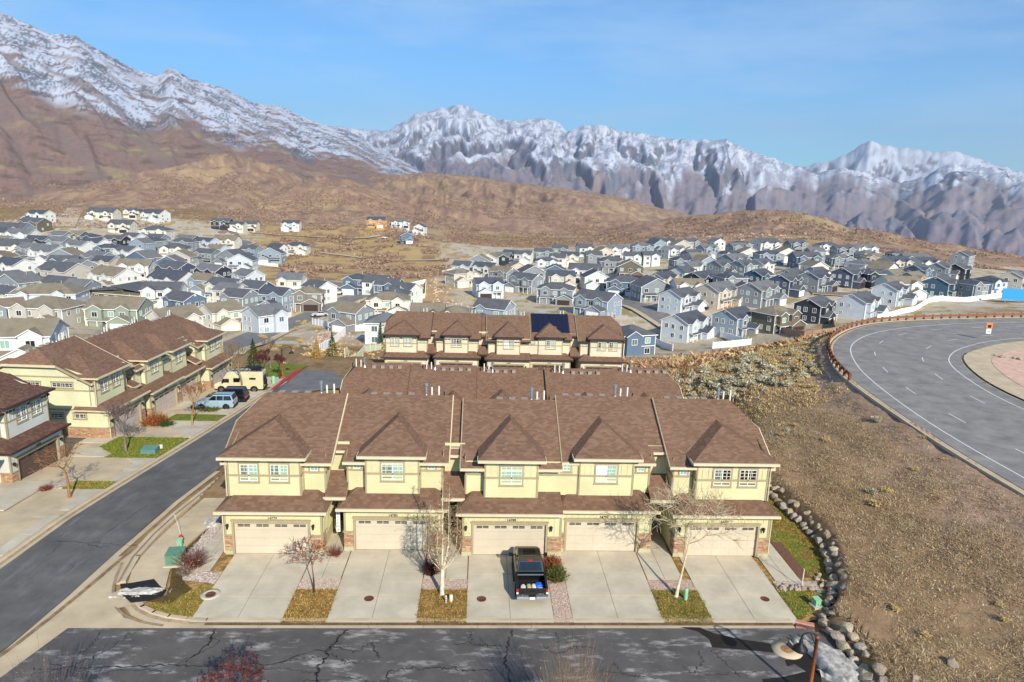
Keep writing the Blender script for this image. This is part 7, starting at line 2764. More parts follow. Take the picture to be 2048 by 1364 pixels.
fence('white fence zigzagging from the grey house down beside the vacant lot', [(625, 648), (665, 656), (693, 663), (640, 706)])
fence('white fence running right from the grey house to the cream row', [(694, 664), (740, 660), (765, 645)])
fence('white fence round the yard of the white house by the parked cars', [(525, 643), (555, 645), (583, 634), (583, 620)])
fence('white fence in front of the taupe house at the street bend', [(578, 608), (632, 616), (648, 605)])
fence('white fence stepping below the light blue house of the left neighbourhood', [(510, 528), (556, 534)])
fence('long white fence around the pale house nearest the highway slope', [(1420, 665), (1460, 680), (1502, 690), (1425, 697)], tmin=150)
fence('white fence in the yard right of the blue house by the cream row', [(1290, 682), (1316, 690), (1345, 702)], tmin=150)
fence('tan fence around the patio of the olive hipped house', [(1520, 655), (1560, 665), (1610, 675), (1670, 668), (1665, 645), (1620, 630)], m='tan_fence', tmin=150)
fence('white fence before the white blue house right of the black house', [(1700, 622), (1752, 636), (1775, 630)], tmin=150)
fence('long white fence climbing along the dry field to the teal house', [(1754, 640), (1800, 628), (1830, 622), (1860, 604), (1885, 600)], tmin=150)
fence('long white fence below the teal and grey houses at right', [(1828, 592), (1860, 600), (1930, 604), (2047, 590)], tmin=150)
fence('white fence beside the beige house below the blue hipped house', [(1250, 592), (1300, 590), (1345, 588)], tmin=150)
fence('white fence steps left of the green strip beyond the cream row', [(822, 600), (850, 596), (852, 566), (825, 572)])
fence('white fence of the yards far left in the right neighbourhood', [(885, 548), (905, 543), (915, 540)])
fence('pale grey fence along the green strip left of the cream row', [(690, 715), (730, 705), (762, 700)], m='util_cream', h=1.5, tmin=108)

# highway warning sign and the blue hoarding
X, Y, t_ = hit(1973, 684, 0)
sg = empty('road_sign', (X, Y, HWZ), R_(-6), 'orange warning sign above a white speed plate at the highway curve', 'road sign')
s = MB(); s.tube((0, 0, 0), (0, 0, 2.6), .04, n=6); s.obj('post', M['steel'], sg)
s = MB(); s.box(-.42, .42, -.05, -.02, 1.75, 2.6); s.obj('warning_plate', mat('sign_orange', srgb(236, 130, 36), .5, .02, 2), sg)
s = MB(); s.box(-.26, .26, -.056, -.05, 1.85, 2.3); s.obj('symbol', M['black'], sg)
s = MB(); s.box(-.36, .36, -.05, -.02, .95, 1.68); s.obj('speed_plate', M['white_lamp'], sg)
text_obj('lettering', '40', .42, M['black'], sg, (0, -.055, 1.12), ext=.003)
X, Y, t_ = hit(2040, 606, 0, tmin=150)
ho_ = empty('hoarding', (X, Y, Hs(X, Y)), R_(-12), 'bright blue hoarding at the far right beyond the dry field', 'hoarding')
s = MB(); s.box(-6.5, 6.5, -.1, .1, 1.0, 5.2); s.obj('board', mat('hoarding_blue', srgb(52, 150, 214), .5, .03, 2), ho_)
s = MB(); s.prism([(1.6, -.12, 1.05), (6.4, -.12, 1.05), (6.4, -.12, 4.9), (3.4, -.12, 3.4), (2.2, -.12, 2.0)], (0, .015, 0)); s.obj('swoosh', M['white_lamp'], ho_)
for xx in (-5, 0, 5):
    s = MB(); s.tube((xx, .2, -1), (xx, .2, 4.8), .1, n=6); s.obj('post', M['steel'], ho_)
# orange mesh barrier by the guard rail
X, Y, t_ = hit(1768, 645, 0, tmin=90)
# loose stones of the pink island
ri = random.Random(3)
isl = empty('rock_row', (76, 84, HWZ + .1), 0, 'row of dark landscaping rocks and shrubs on the pink highway island', 'rock row')
for i in range(26):
    u = i / 25
    x, y = 70 + 8 * u + ri.uniform(-.5, .5), 87 - 10 * u + ri.uniform(-.6, .6)
    k = ri.uniform(.25, .5)
    link('rock', ri.choice(ROCKS), isl, (x - 76, y - 84, .1), (0, 0, ri.uniform(0, 6)), (k, k * .8, k * .7))

# ------------------------------------------------------------------ the surrounding neighbourhoods
for k, c in dict(h_white=(214, 214, 208), h_cream=(212, 206, 190), h_paleblue=(190, 197, 204), h_blue=(92, 110, 130), h_navy=(72, 82, 102), h_teal=(62, 90, 108), h_grey=(132, 138, 142), h_bluegrey=(138, 152, 164), h_black=(50, 54, 62),
                 h_greige=(182, 176, 164), h_olive=(104, 98, 84), h_sage=(138, 148, 132), h_tan=(170, 150, 130), h_taupe=(128, 120, 110), h_beige=(196, 184, 166), h_mauve=(158, 144, 144), h_orange=(206, 150, 84)).items():
    M[k] = mat(k, srgb(*c), .75, .05, .6)
for k, c in dict(r_dark=(88, 90, 94), r_char=(108, 109, 110), r_slate=(76, 80, 88), r_tan=(128, 118, 100), r_brown=(124, 108, 94)).items():
    M[k] = mat(k, srgb(*c), .92, .12, .5, detail=8)
CN = dict(w='white', c='cream', p='pale blue', b='blue', n='navy', t='teal', g='grey', q='blue grey', k='black', e='greige', o='olive', s='sage green', a='tan', u='taupe', i='beige', m='mauve', r='unpainted wooden')
CM = dict(w='h_white', c='h_cream', p='h_paleblue', b='h_blue', n='h_navy', t='h_teal', g='h_grey', q='h_bluegrey', k='h_black', e='h_greige', o='h_olive', s='h_sage', a='h_tan', u='h_taupe', i='h_beige', m='h_mauve', r='h_orange')
RM = dict(d='r_dark', c='r_char', t='r_tan', b='r_brown')
RN = dict(d='dark', c='charcoal', t='tan', b='brown')
_hw = {}


def hwin(kind, w, h):
    k = (kind, w, h)
    if k not in _hw:
        f = MB()
        t = .1
        f.box(-w / 2 - t, -w / 2, -.07, .02, -t, h + t); f.box(w / 2, w / 2 + t, -.07, .02, -t, h + t); f.box(-w / 2, w / 2, -.07, .02, h, h + t); f.box(-w / 2, w / 2, -.07, .02, -t, 0)
        f.box(-.03, .03, -.05, .02, 0, h)
        p = MB()
        p.box(-w / 2, w / 2, -.02, .01, 0, h)
        _hw[k] = (f.mesh('window', M['vinyl']), p.mesh('pane', M[kind]))
    return _hw[k]


def put_win(root, kind, x, y, z, w, h, rz=0, pane=True):
    f, p = hwin(kind, w, h)
    o = link('window', f, root, (x, y, z), (0, 0, rz))
    if pane:
        link('pane', p, o)
    return o


def house(loc, yaw, Wd, Dp, wall, roof, typ, rr, dist, walk=0):
    """two-storey family house; the front faces local -y"""
    root = empty('house', loc, yaw)
    eave = 5.9 if typ not in 'RS' else 3.4
    if typ == 'T': eave = 8.0
    base = -3.5
    wm, rmt = M[CM[wall]], M[RM[roof]] if roof != 'd' else M[rr.choice(('r_dark', 'r_dark', 'r_char', 'r_slate'))]
    wl = MB()
    rf = MB()
    tr = MB()
    x, y = Wd / 2, Dp / 2
    pit = .5
    oh = .45
    wl.box(-x, x, -y, y, base, eave)
    if typ in 'GRT':
        rise = y * pit
        for s_ in (-1, 1):
            wl.poly([(s_ * x, -y, eave), (s_ * x, y, eave), (s_ * x, 0, eave + rise)] if s_ > 0 else [(s_ * x, y, eave), (s_ * x, -y, eave), (s_ * x, 0, eave + rise)])
        e = oh * pit
        rf.slab([(-x - oh, -y - oh, eave - e), (x + oh, -y - oh, eave - e), (x + oh, 0, eave + rise), (-x - oh, 0, eave + rise)], .2, 0, 1)
        rf.slab([(x + oh, y + oh, eave - e), (-x - oh, y + oh, eave - e), (-x - oh, 0, eave + rise), (x + oh, 0, eave + rise)], .2, 0, 1)
    elif typ == 'F':
        rise = x * pit
        for s_ in (-1, 1):
            wl.poly([(-x, s_ * y, eave), (x, s_ * y, eave), (0, s_ * y, eave + rise)][::(1 if s_ < 0 else -1)])
        e = oh * pit
        rf.slab([(-x - oh, y + oh, eave - e), (-x - oh, -y - oh, eave - e), (0, -y - oh, eave + rise), (0, y + oh, eave + rise)], .2, 0, 1)
        rf.slab([(x + oh, -y - oh, eave - e), (x + oh, y + oh, eave - e), (0, y + oh, eave + rise), (0, -y - oh, eave + rise)], .2, 0, 1)
    elif typ == 'H':
        rise = y * .42
        a, b = x + oh, y + oh
        c = max(x - y, .3)
        z0 = eave - .15
        z1 = eave + rise
        rf.slab([(-a, -b, z0), (a, -b, z0), (c, 0, z1), (-c, 0, z1)], .2, 0, 1)
        rf.slab([(a, b, z0), (-a, b, z0), (-c, 0, z1), (c, 0, z1)], .2, 0, 1)
        rf.slab([(a, -b, z0), (a, b, z0), (c, 0, z1)], .2, 0, 1)
        rf.slab([(-a, b, z0), (-a, -b, z0), (-c, 0, z1)], .2, 0, 1)
    else:
        rise = 1.6
        wl.box(-x, x, -y, y, eave, eave + .6)
        rf.slab([(-x - .8, -y - .8, eave + .5), (x * .3, -y - .8, eave + 1.8), (x * .3, y + .8, eave + 1.8), (-x - .8, y + .8, eave + .5)], .25, 0, 0)
        rf.slab([(-x * .1, -y - .5, eave + 2.6), (x + .8, -y - .5, eave + 1.2), (x + .8, y + .5, eave + 1.2), (-x * .1, y + .5, eave + 2.6)], .25, 0, 0)
        wl.box(-x * .05, x * .3, -y, y, eave, eave + 1.9)
    # front gables
    gab = []
    if typ in 'GH' and Wd > 8:
        n = 1 if Wd < 11 else 2
        xs = [-.27, .25] if n == 2 else [rr.choice((-.25, .2))]
        for q in xs:
            gw = rr.uniform(1.5, 2.1)
            cx = q * Wd
            pr = rr.uniform(.5, 1.4)
            gh = gw * .6
            zt = eave + gh
            yb_ = -y + gh / pit + .2
            wl.box(cx - gw, cx + gw, -y - pr, -y + .1, 2.8 if rr.random() < .5 else base, eave)
            wl.poly([(cx - gw, -y - pr, eave), (cx + gw, -y - pr, eave), (cx, -y - pr, zt)])
            e = .3
            rf.slab([(cx - gw - e, yb_, eave - e * .6), (cx - gw - e, -y - pr - e, eave - e * .6), (cx, -y - pr - e, zt), (cx, yb_, zt)], .17, 0, 1)
            rf.slab([(cx + gw + e, -y - pr - e, eave - e * .6), (cx + gw + e, yb_, eave - e * .6), (cx, yb_, zt), (cx, -y - pr - e, zt)], .17, 0, 1)
            gab.append((cx, -y - pr))
    # garage wing with its own gable
    side = rr.choice((-1, 1))
    if typ in 'GHF' and Wd > 9:
        ww, wd = 3.1, rr.uniform(2.5, 4.5)
        cx = side * (x - 3.2)
        gy_ = -y - wd
        wl.box(cx - ww, cx + ww, gy_, -y, base, 2.9)
        wl.poly([(cx - ww, gy_, 2.9), (cx + ww, gy_, 2.9), (cx, gy_, 2.9 + ww * .5)])
        rf.slab([(cx - ww - .3, -y, 2.75), (cx - ww - .3, gy_ - .35, 2.75), (cx, gy_ - .35, 2.9 + ww * .5), (cx, -y, 2.9 + ww * .5)], .17, 0, 1)
        rf.slab([(cx + ww + .3, gy_ - .35, 2.75), (cx + ww + .3, -y, 2.75), (cx, -y, 2.9 + ww * .5), (cx, gy_ - .35, 2.9 + ww * .5)], .17, 0, 1)
        g = MB()
        g.box(cx - 2.4, cx + 2.4, gy_ - .04, gy_ + .02, 0, 2.25)
        g.obj('garage_door', M['vinyl' if rr.random() < .6 else 'fascia_dark'], root)
        # porch roof on the other side
        px_ = -side * x * .45
        rf.slab([(px_ - x * .42, -y - 1.7, 2.55), (px_ + x * .42, -y - 1.7, 2.55), (px_ + x * .42, -y, 3.2), (px_ - x * .42, -y, 3.2)], .15, 0, 1)
        for q in (-1, 0, 1):
            if dist < 400:
                pp_ = MB()
                pp_.box(px_ + q * x * .38 - .09, px_ + q * x * .38 + .09, -y - 1.6, -y - 1.42, base, 2.5)
                pp_.obj('porch_post', M['vinyl'], root)
    # corner boards and belt
    for sx in (-1, 1):
        for sy in (-1, 1):
            tr.box(sx * x - .08, sx * x + .08, sy * y - .08, sy * y + .08, base, eave - .2)
    tr.box(-x - .02, x + .02, -y - .03, -y, 2.75, 2.93)
    # windows
    glass = ['glass_dark', 'glass_mid', 'glass_pale']
    near = dist < 330
    pick = lambda: rr.choice(glass)
    ng = [g_[0] for g_ in gab]
    if typ == 'T':
        lev = (.9, 3.6, 6.2)
    elif typ in 'RS':
        lev = (.9,)
    else:
        lev = (.9, 3.6)
    nx = max(2, int(Wd / 3.6))
    for li, zz in enumerate(lev):
        for i in range(nx):
            cx = -x + Wd * (i + .5) / nx
            yy = -y
            for g_ in gab:
                if abs(g_[0] - cx) < 1.9 and li:
                    cx, yy = g_
            if li == 0 and typ in 'GHF' and Wd > 9 and abs(cx - side * (x - 3.2)) < 3.2:
                continue
            put_win(root, pick(), cx, yy, zz, 1.4, 1.35, 0)
        for s_ in (-1, 1):
            for q in ((-.55, .1, .6) if near else (-.4, .4)):
                if rr.random() < .8:
                    put_win(root, pick(), s_ * x, q * y, zz, 1.0 if near else 1.2, 1.3, s_ * math.pi / 2)
    if typ == 'G' and near:
        for s_ in (-1, 1):
            tr.box(s_ * x - .1, s_ * x + .1, -.35, .35, eave + rise - 1.1, eave + rise - .6)
    if walk:
        for q in (-.4, .4):
            put_win(root, pick(), q * x, -y, -1.7, 1.4, 1.1, 0)
    wl.obj('wall', wm, root)
    rf.obj('roof', [rmt, M['r_dark'] if rr.random() < .25 and wall in 'wcp' else M['white_fence']], root)
    if near:
        tr.obj('trim', M['vinyl'], root)
        v = MB()
        v.tube((x * .3, y * .35, eave), (x * .3, y * .35, eave + rise + .5), .07, n=6)
        v.obj('vent_pipe', M['pvc'], root)
    return root


ZA_ = lambda x, y: (x / 4.096, 400 + y / 4.096)
ZB_ = lambda x, y: (450 + x / 4.096, 420 + y / 4.096)
ZC_ = lambda x, y: (860 + x / 4.096, 460 + y / 4.096)
ZD_ = lambda x, y: (1250 + x / 4.096, 460 + y / 4.096)
ZE_ = lambda x, y: (1600 + x / 4.571, 460 + y / 4.571)
# x, y of the ridge middle, visible width, yaw, wall, roof, type
A_ = [(230, 965, 470, 8, 'w', 't', 'G'), (400, 790, 500, -6, 'e', 't', 'H'), (975, 800, 430, 2, 's', 't', 'G'), (400, 690, 620, 12, 'p', 't', 'H'), (1050, 690, 560, -18, 'o', 'd', 'S'), (1420, 870, 400, 52, 'c', 't', 'G'), (1800, 830, 330, 50, 'c', 't', 'G'),
      (1510, 745, 340, -32, 'b', 'd', 'G'), (1420, 580, 400, -25, 'w', 'd', 'G'), (930, 555, 400, -25, 'w', 't', 'G'), (520, 520, 420, -25, 'e', 'd', 'G'), (110, 475, 330, -25, 'w', 'd', 'G'), (60, 585, 280, -20, 'c', 'k', 'S'), (520, 630, 380, -22, 'w', 'd', 'G'),
      (400, 375, 320, -20, 'w', 'd', 'G'), (110, 330, 310, 0, 'c', 'd', 'G'), (1180, 425, 270, -20, 'b', 'd', 'F'), (1440, 505, 330, -25, 'n', 'd', 'G'), (1740, 525, 300, -25, 'k', 'd', 'G'), (1690, 595, 250, -20, 'q', 't', 'G'), (1860, 650, 340, -20, 'c', 'd', 'G'),
      (1430, 350, 220, 5, 'c', 'd', 'H'), (1690, 305, 190, -20, 'p', 'd', 'G'), (1700, 395, 200, -15, 'g', 'd', 'G'), (1480, 420, 210, 0, 'e', 't', 'F'), (1400, 460, 200, 0, 'b', 'd', 'F'), (1050, 375, 250, -30, 'w', 'd', 'G'), (880, 350, 180, 0, 'b', 'd', 'H'),
      (1160, 315, 180, -20, 'q', 'd', 'F'), (1290, 275, 190, -20, 'g', 'd', 'G'), (1090, 265, 180, -20, 'w', 'd', 'G'), (780, 310, 220, -20, 'w', 'd', 'G'), (660, 330, 190, -20, 'w', 'c', 'G'), (950, 285, 190, -10, 'k', 'd', 'G'), (1540, 285, 200, -20, 'o', 'd', 'G'),
      (490, 300, 180, -10, 'g', 'd', 'G'), (320, 290, 210, -10, 'k', 'd', 'G'), (180, 240, 240, -10, 'w', 'c', 'G'), (110, 195, 250, 0, 'q', 'd', 'G'), (280, 150, 220, -10, 'o', 'd', 'G'), (330, 85, 200, -15, 'w', 'd', 'G'), (850, 70, 210, 0, 'c', 'd', 'G'),
      (1000, 165, 180, 0, 'c', 'd', 'G'), (1090, 60, 130, 0, 'c', 'd', 'H'), (1270, 85, 220, -15, 'w', 'd', 'G'), (1280, 215, 230, 0, 'c', 'd', 'H'), (1820, 150, 150, 0, 'k', 'd', 'G'), (1950, 175, 110, 0, 'c', 'd', 'G'), (1860, 290, 200, -5, 'c', 't', 'G'),
      (1850, 245, 170, 0, 'a', 'b', 'H'), (520, 250, 170, -15, 'g', 'd', 'G'), (620, 250, 140, -10, 'o', 't', 'G'), (740, 265, 170, -15, 'n', 'd', 'H'), (50, 290, 130, -15, 'w', 't', 'G'), (20, 425, 150, 0, 'i', 'b', 'F'), (650, 480, 260, -30, 'g', 'd', 'G'),
      (30, 800, 170, 40, 'g', 'b', 'G'), (860, 1090, 300, 4, 'a', 'b', 'R'), (30, 225, 130, -10, 'w', 'd', 'G'), (660, 640, 160, -15, 'g', 'c', 'G'), (870, 455, 150, -15, 'i', 'd', 'G')]
B_ = [(190, 840, 230, 45, 'a', 'b', 'G'), (320, 770, 270, 50, 'p', 'c', 'G'), (215, 285, 170, -15, 'q', 'd', 'G'), (385, 315, 180, 0, 'q', 'd', 'F'), (430, 270, 150, -25, 'w', 'd', 'G'), (590, 260, 190, 0, 'c', 'd', 'H'), (140, 365, 210, 0, 'p', 'd', 'F'), (190, 480, 220, -35, 'p', 'c', 'G'),
      (545, 510, 180, 0, 'c', 'd', 'G'), (60, 575, 180, -20, 'c', 'd', 'G'), (245, 575, 190, -25, 't', 'd', 'G'), (430, 625, 290, -22, 'q', 'd', 'G'), (690, 615, 240, 5, 'u', 't', 'H'), (770, 570, 170, -40, 'w', 'd', 'G'), (120, 640, 200, -20, 'g', 'd', 'G'),
      (1090, 510, 220, -12, 'b', 'd', 'H'), (1250, 530, 180, -15, 'w', 'd', 'G'), (1340, 550, 150, -15, 'b', 'd', 'G'), (1040, 750, 350, -32, 'g', 't', 'G'), (1340, 665, 340, 0, 'c', 't', 'H'), (1400, 625, 220, 0, 't', 'd', 'H'), (1480, 590, 150, -30, 'w', 'd', 'G'),
      (1320, 825, 260, 0, 'w', 'd', 'H'), (1690, 760, 200, 0, 'c', 't', 'G'), (1870, 765, 280, 0, 'u', 't', 'H'), (1245, 60, 150, 0, 'r', 'd', 'G'), (1440, 75, 150, 0, 'w', 'd', 'H'), (1600, 115, 110, -15, 'w', 'd', 'F'), (1490, 180, 120, 10, 'b', 'd', 'F'), (545, 85, 140, 0, 'w', 'd', 'G'),
      (215, 85, 110, 0, 'c', 'd', 'G')]
C_ = [(275, 250, 150, -20, 'p', 'd', 'G'), (460, 260, 230, -30, 'c', 'd', 'G'), (600, 295, 240, -40, 'g', 't', 'G'), (790, 350, 290, -40, 'g', 'd', 'G'), (1040, 425, 330, -10, 'g', 'd', 'H'), (1380, 500, 400, -38, 'q', 'd', 'G'), (530, 560, 330, -22, 'q', 'd', 'G'),
      (1600, 370, 330, -10, 'b', 'd', 'H'), (1270, 280, 290, -10, 'w', 'd', 'G'), (1030, 280, 170, -10, 'b', 'd', 'F'), (960, 215, 190, 0, 'w', 'd', 'H'), (410, 205, 190, -15, 'g', 't', 'F'), (510, 185, 150, -20, 'w', 't', 'F'), (590, 180, 140, -20, 'k', 'd', 'G'),
      (670, 160, 150, -20, 'g', 'd', 'G'), (770, 165, 160, -15, 'w', 'd', 'G'), (930, 145, 140, 0, 'g', 'd', 'G'), (1070, 120, 140, -10, 'g', 'd', 'G'), (1150, 175, 170, -15, 'c', 'd', 'G'), (1050, 190, 120, -15, 'w', 'd', 'G'), (1270, 110, 140, 10, 'w', 'd', 'G'),
      (1420, 145, 180, 10, 'i', 't', 'F'), (1540, 120, 190, 10, 'w', 'd', 'G'), (1740, 100, 180, 0, 'q', 'd', 'H'), (1500, 215, 240, 0, 'g', 'd', 'H'), (1640, 255, 240, -10, 'o', 't', 'F'), (1340, 170, 130, 0, 'g', 'd', 'G'), (1660, 175, 130, 0, 'w', 'd', 'G'), (1810, 170, 130, 0, 'w', 'd', 'G')]
D_ = [(500, 670, 420, 42, 'p', 'd', 'G'), (900, 630, 370, 42, 'q', 'd', 'G'), (1240, 605, 380, 30, 'o', 't', 'H'), (1560, 540, 370, 42, 'k', 'd', 'G'), (450, 475, 360, 42, 'p', 'd', 'G'), (760, 430, 400, 40, 'i', 'd', 'G'), (1100, 420, 380, 38, 'g', 'd', 'G'), (310, 340, 290, 42, 'i', 'd', 'G'),
      (60, 760, 230, 20, 'b', 'd', 'H'), (620, 335, 310, 40, 'k', 'd', 'G'), (870, 335, 240, 10, 'g', 'd', 'H'), (1100, 315, 230, 40, 't', 'd', 'G'), (1320, 350, 310, 42, 'n', 'd', 'G'), (1560, 330, 310, 38, 'g', 'd', 'G'), (1830, 300, 320, 42, 'n', 'd', 'G'),
      (350, 65, 140, 20, 'w', 'd', 'G'), (540, 65, 120, 20, 'g', 'd', 'G'), (750, 65, 130, 20, 'w', 'd', 'F'), (950, 85, 180, 10, 'q', 'd', 'H'), (1160, 75, 220, 10, 'w', 'd', 'G'), (1400, 80, 170, 10, 'g', 'd', 'G'), (1660, 95, 180, 0, 'w', 'd', 'H'), (1790, 120, 160, 0, 'g', 'd', 'G'), (1970, 115, 170, 0, 'w', 'd', 'G'),
      (400, 125, 200, 20, 'w', 'd', 'G'), (560, 155, 190, 20, 'g', 'd', 'G'), (680, 115, 180, 20, 'q', 'd', 'G'), (870, 160, 190, 0, 'w', 'd', 'H'), (1010, 145, 160, 0, 'c', 't', 'F'), (1180, 160, 210, 0, 'q', 'd', 'H'), (1320, 145, 170, 0, 'c', 't', 'F'),
      (1480, 180, 220, 0, 'b', 'd', 'G'), (1770, 190, 210, -8, 'g', 'd', 'H'), (480, 205, 200, 0, 'g', 'd', 'H'), (790, 240, 220, 35, 'g', 'd', 'G'), (970, 240, 200, 35, 'g', 'd', 'G'), (1120, 230, 200, 35, 'w', 'd', 'G'), (480, 290, 190, 35, 'w', 'd', 'G'), (550, 250, 190, 35, 'w', 'd', 'G'),
      (1360, 310, 190, 35, 'e', 'd', 'G'), (1560, 250, 160, 10, 'c', 't', 'F'), (1570, 300, 180, 35, 'w', 'd', 'G'), (650, 205, 140, 20, 'q', 't', 'F'), (1560, 140, 120, 0, 'g', 'd', 'G')]
E_ = [(830, 470, 360, 42, 'p', 'd', 'G'), (540, 570, 450, 42, 'p', 'd', 'G'), (1280, 415, 390, 42, 't', 'd', 'G'), (1570, 430, 250, 20, 'g', 'd', 'H'), (1750, 405, 230, 20, 'p', 'd', 'H'), (1960, 370, 280, 42, 'e', 'd', 'G'), (690, 345, 240, 10, 'k', 'd', 'H'), (860, 355, 170, 30, 'c', 't', 'G'),
      (1000, 370, 170, 30, 'a', 't', 'G'), (1090, 310, 170, 30, 'b', 'd', 'G'), (1290, 290, 240, 42, 'g', 'd', 'G'), (1490, 225, 260, 42, 'g', 'd', 'T'), (1050, 215, 250, -10, 'b', 'd', 'G'), (890, 180, 150, 0, 'k', 'd', 'H'), (700, 205, 230, -8, 'a', 't', 'H'), (1440, 300, 200, 42, 'k', 'd', 'G')]
placed = []
rh = random.Random(12)
HOUSES = []
for fn, lst, sc in ((ZA_, A_, 4.096), (ZB_, B_, 4.096), (ZC_, C_, 4.096), (ZD_, D_, 4.096), (ZE_, E_, 4.571)):
    for (x, y, wpx, yaw, wc, rc, ty_) in lst:
        px, py = fn(x, y)
        rc = 'd' if rc == 'k' else rc
        X, Y, t = hit(px, py, 8.2 if ty_ not in 'RS' else 5.8, tmin=175 if px > 1200 else 105)
        vis = wpx * t / (F_PX * sc)
        th = abs(R_(yaw) - math.atan2(X, Y) * 0)
        ratio = .72
        Wd = vis / (math.cos(th) + ratio * math.sin(th)) * .97
        Wd = min(max(Wd, 9), 20)
        Dp = min(max(Wd * ratio, 8.5), 12.5)
        if ty_ == 'F':
            Wd = min(Wd, 12.5)
        HOUSES.append([px, py, X, Y, t, Wd, Dp, yaw, wc, rc, ty_])
# further houses of the same kinds filling the gaps of the photographed rows
ri_ = random.Random(77)
for poly, n_, yw in (([(0, 470), (90, 455), (330, 462), (470, 470), (470, 500), (420, 560), (0, 575)], 12, -15), ([(880, 540), (1000, 500), (1180, 488), (1330, 470), (1640, 476), (1900, 520), (1830, 560), (1350, 560), (1100, 560), (960, 580)], 20, 15)):
    poly = np.array(poly, float)
    lo, hi_ = poly.min(0), poly.max(0)
    k_ = 0
    for _ in range(900):
        px, py = ri_.uniform(lo[0], hi_[0]), ri_.uniform(lo[1], hi_[1])
        if not in_poly(np.array([px]), np.array([py]), poly)[0]:
            continue
        X, Y, t = hit(px, py, 8.2, tmin=200)
        if any(math.hypot(X - h[2], (Y - h[3])) < 14.5 for h in HOUSES) or t > 640:
            continue
        w_ = ri_.uniform(10.5, 13.5)
        HOUSES.append([px, py, X, Y, t, w_, w_ * .75, yw + ri_.choice((-10, 0, 18)), ri_.choice('wwwegpqgci'), ri_.choice('ddddct'), ri_.choice('GGGHF')])
        k_ += 1
        if k_ >= n_:
            break
# nudge overlapping houses apart, far ones first give way
for _ in range(30):
    for i, a in enumerate(HOUSES):
        for b in HOUSES[i + 1:]:
            dx_, dy_ = b[2] - a[2], b[3] - a[3]
            d = math.hypot(dx_, dy_)
            need = (max(a[5], a[6] + 2) + max(b[5], b[6] + 2)) * .41
            if d < need:
                k = (need - d) / (d + 1e-6) * .25
                # move mostly in depth so that the town keeps its look
                sx = .35
                a[2] -= dx_ * k * sx; b[2] += dx_ * k * sx
                sy_ = dy_ if abs(dy_) > 1 else 1
                a[3] -= sy_ * k; b[3] += sy_ * k
cnt = {}
order = sorted(range(len(HOUSES)), key=lambda i: HOUSES[i][0])
for i in order:
    h = HOUSES[i]
    X, Y, t = h[2], h[3], math.hypot(h[2], h[3])
    z = Hs(X, Y)
    yaw = R_(h[7] + rh.uniform(-3, 3))
    r_ = house((X, Y, z + .1), yaw, h[5], h[6], h[8], h[9], h[10], rh, t, 0)
    side = 'left' if h[0] < 880 else 'right'
    key = (h[8], h[9], side, h[10])
    cnt.setdefault(key, []).append((h[0], i, r_, h))
ORD = ['first', 'second', 'third', 'fourth', 'fifth', 'sixth', 'seventh', 'eighth', 'ninth', 'tenth', 'eleventh', 'twelfth', 'thirteenth', 'fourteenth', 'fifteenth', 'sixteenth', 'seventeenth', 'eighteenth', 'nineteenth', 'twentieth', 'twenty-first', 'twenty-second', 'twenty-third', 'twenty-fourth', 'twenty-fifth', 'twenty-sixth', 'twenty-seventh', 'twenty-eighth', 'twenty-ninth', 'thirtieth'] + ['later'] * 40
TN = dict(G='gabled', H='hipped', F='front-gabled', S='low sloping', R='low gabled', T='steep gabled')
for key, lst in cnt.items():
    lst.sort(key=lambda q: q[0])
    for n, (px, i, r_, h) in enumerate(lst):
        where = 'in the foreground' if h[4] < 250 else ('halfway back' if h[4] < 370 else 'far back')
        nm = CN[h[8]]
        if len(lst) == 1:
            lb = f"the one {nm} house with a {RN[h[9]]} {TN[h[10]]} roof, {key[2]} neighbourhood"
        else:
            lb = f"{ORD[n]} {nm} {TN[h[10]]} house with {RN[h[9]]} roof from the left, {key[2]} neighbourhood"
        tag(r_, lb, 'house', f'houses of the {key[2]} neighbourhood')

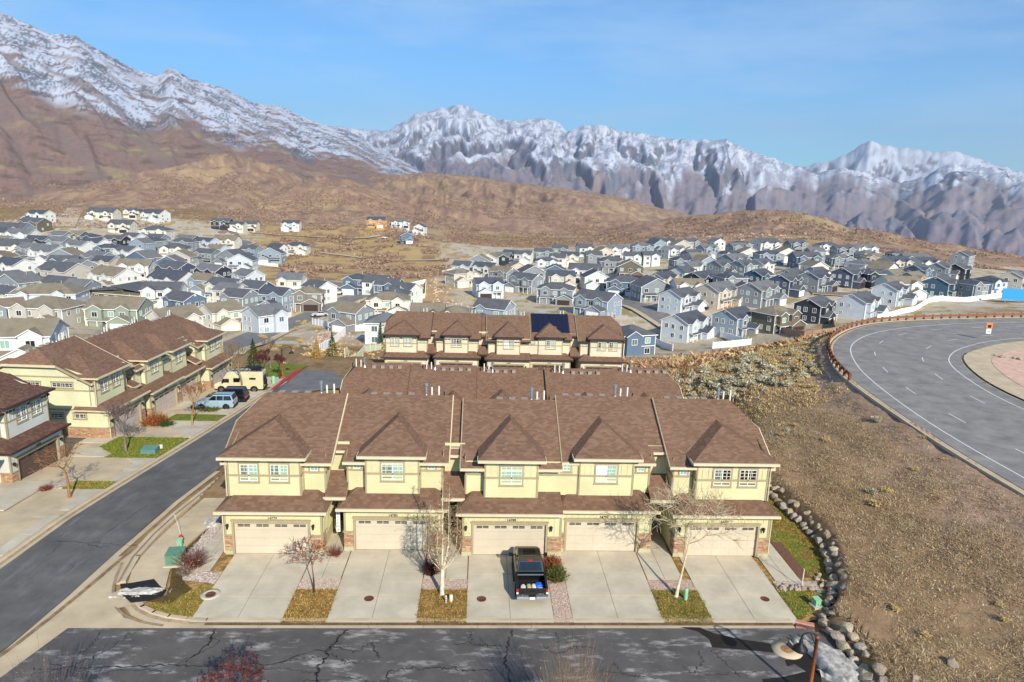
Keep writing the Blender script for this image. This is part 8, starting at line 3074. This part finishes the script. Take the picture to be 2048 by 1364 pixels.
# streets of the neighbourhoods
def fstreet(pts, w, m='asphalt_far', walk=True, up=.35):
    L_ = []
    for p in pts:
        X, Y, t = hit(p[0], p[1], 0, tmin=90)
        L_.append((X, Y))
    line = resample(smooth(L_, 2), max(30, int(len(pts) * 14)))
    zz = H(line[:, 0], line[:, 1]) + up
    zz = np.convolve(np.pad(zz, 3, mode='edge'), np.ones(7) / 7, 'valid')
    if walk:
        a, b = offset(line, w / 2 + 2.2), offset(line, -w / 2 - 2.2)
        mb = MB()
        for i in range(len(line) - 1):
            mb.quad((*a[i], zz[i] - .06), (*b[i], zz[i] - .06), (*b[i + 1], zz[i + 1] - .06), (*a[i + 1], zz[i + 1] - .06))
        tag(mb.obj('pavement', M['concrete_warm']), kind='structure')
    a, b = offset(line, w / 2), offset(line, -w / 2)
    mb = MB()
    for i in range(len(line) - 1):
        mb.quad((*a[i], zz[i]), (*b[i], zz[i]), (*b[i + 1], zz[i + 1]), (*a[i + 1], zz[i + 1]))
    return tag(mb.obj('town_street', M[m]), kind='structure')


fstreet([(415, 712), (450, 695), (530, 664), (600, 640), (660, 615), (700, 598), (725, 590), (725, 580), (690, 572), (640, 565)], 9)
fstreet([(1225, 600), (1280, 612), (1330, 640), (1380, 668)], 9)
fstreet([(1130, 575), (1180, 570), (1240, 560)], 8)
fstreet([(1000, 535), (1060, 525), (1110, 518)], 8)
fstreet([(130, 455), (138, 440), (145, 428), (150, 416)], 12, 'concrete_warm', False)
fstreet([(450, 500), (470, 492), (500, 486), (470, 480), (440, 470)], 8)
fstreet([(400, 545), (430, 530), (470, 520), (500, 512)], 8)
fstreet([(560, 598), (500, 590), (450, 580)], 7)
fstreet([(500, 465), (560, 470), (650, 474), (750, 478), (790, 462), (800, 456)], 6, 'concrete_warm', False)
fstreet([(600, 500), (680, 510), (740, 518), (800, 522), (900, 520)], 5, 'concrete_warm', False)
fstreet([(1380, 525), (1440, 528), (1500, 534), (1560, 540)], 8)
fstreet([(1620, 585), (1700, 590), (1780, 590), (1830, 572), (1880, 562)], 8)
fstreet([(1950, 535), (2000, 538), (2047, 543)], 9)


# ------------------------------------------------------------------ air
if HAZE:
    hb = MB()
    hb.box(-17000, 17000, -600, 17000, -420, 1750)
    hm = bpy.data.materials.new('air')
    hm.use_nodes = True
    ht = hm.node_tree
    for n in list(ht.nodes):
        ht.nodes.remove(n)
    pv = ht.nodes.new('ShaderNodeVolumePrincipled')
    pv.inputs['Color'].default_value = (.8, .88, 1, 1)
    pv.inputs['Density'].default_value = 6.2e-5
    pv.inputs['Anisotropy'].default_value = .2
    hm_o = ht.nodes.new('ShaderNodeOutputMaterial')
    ht.links.new(pv.outputs[0], hm_o.inputs['Volume'])
    tag(hb.obj('haze', hm), kind='stuff')
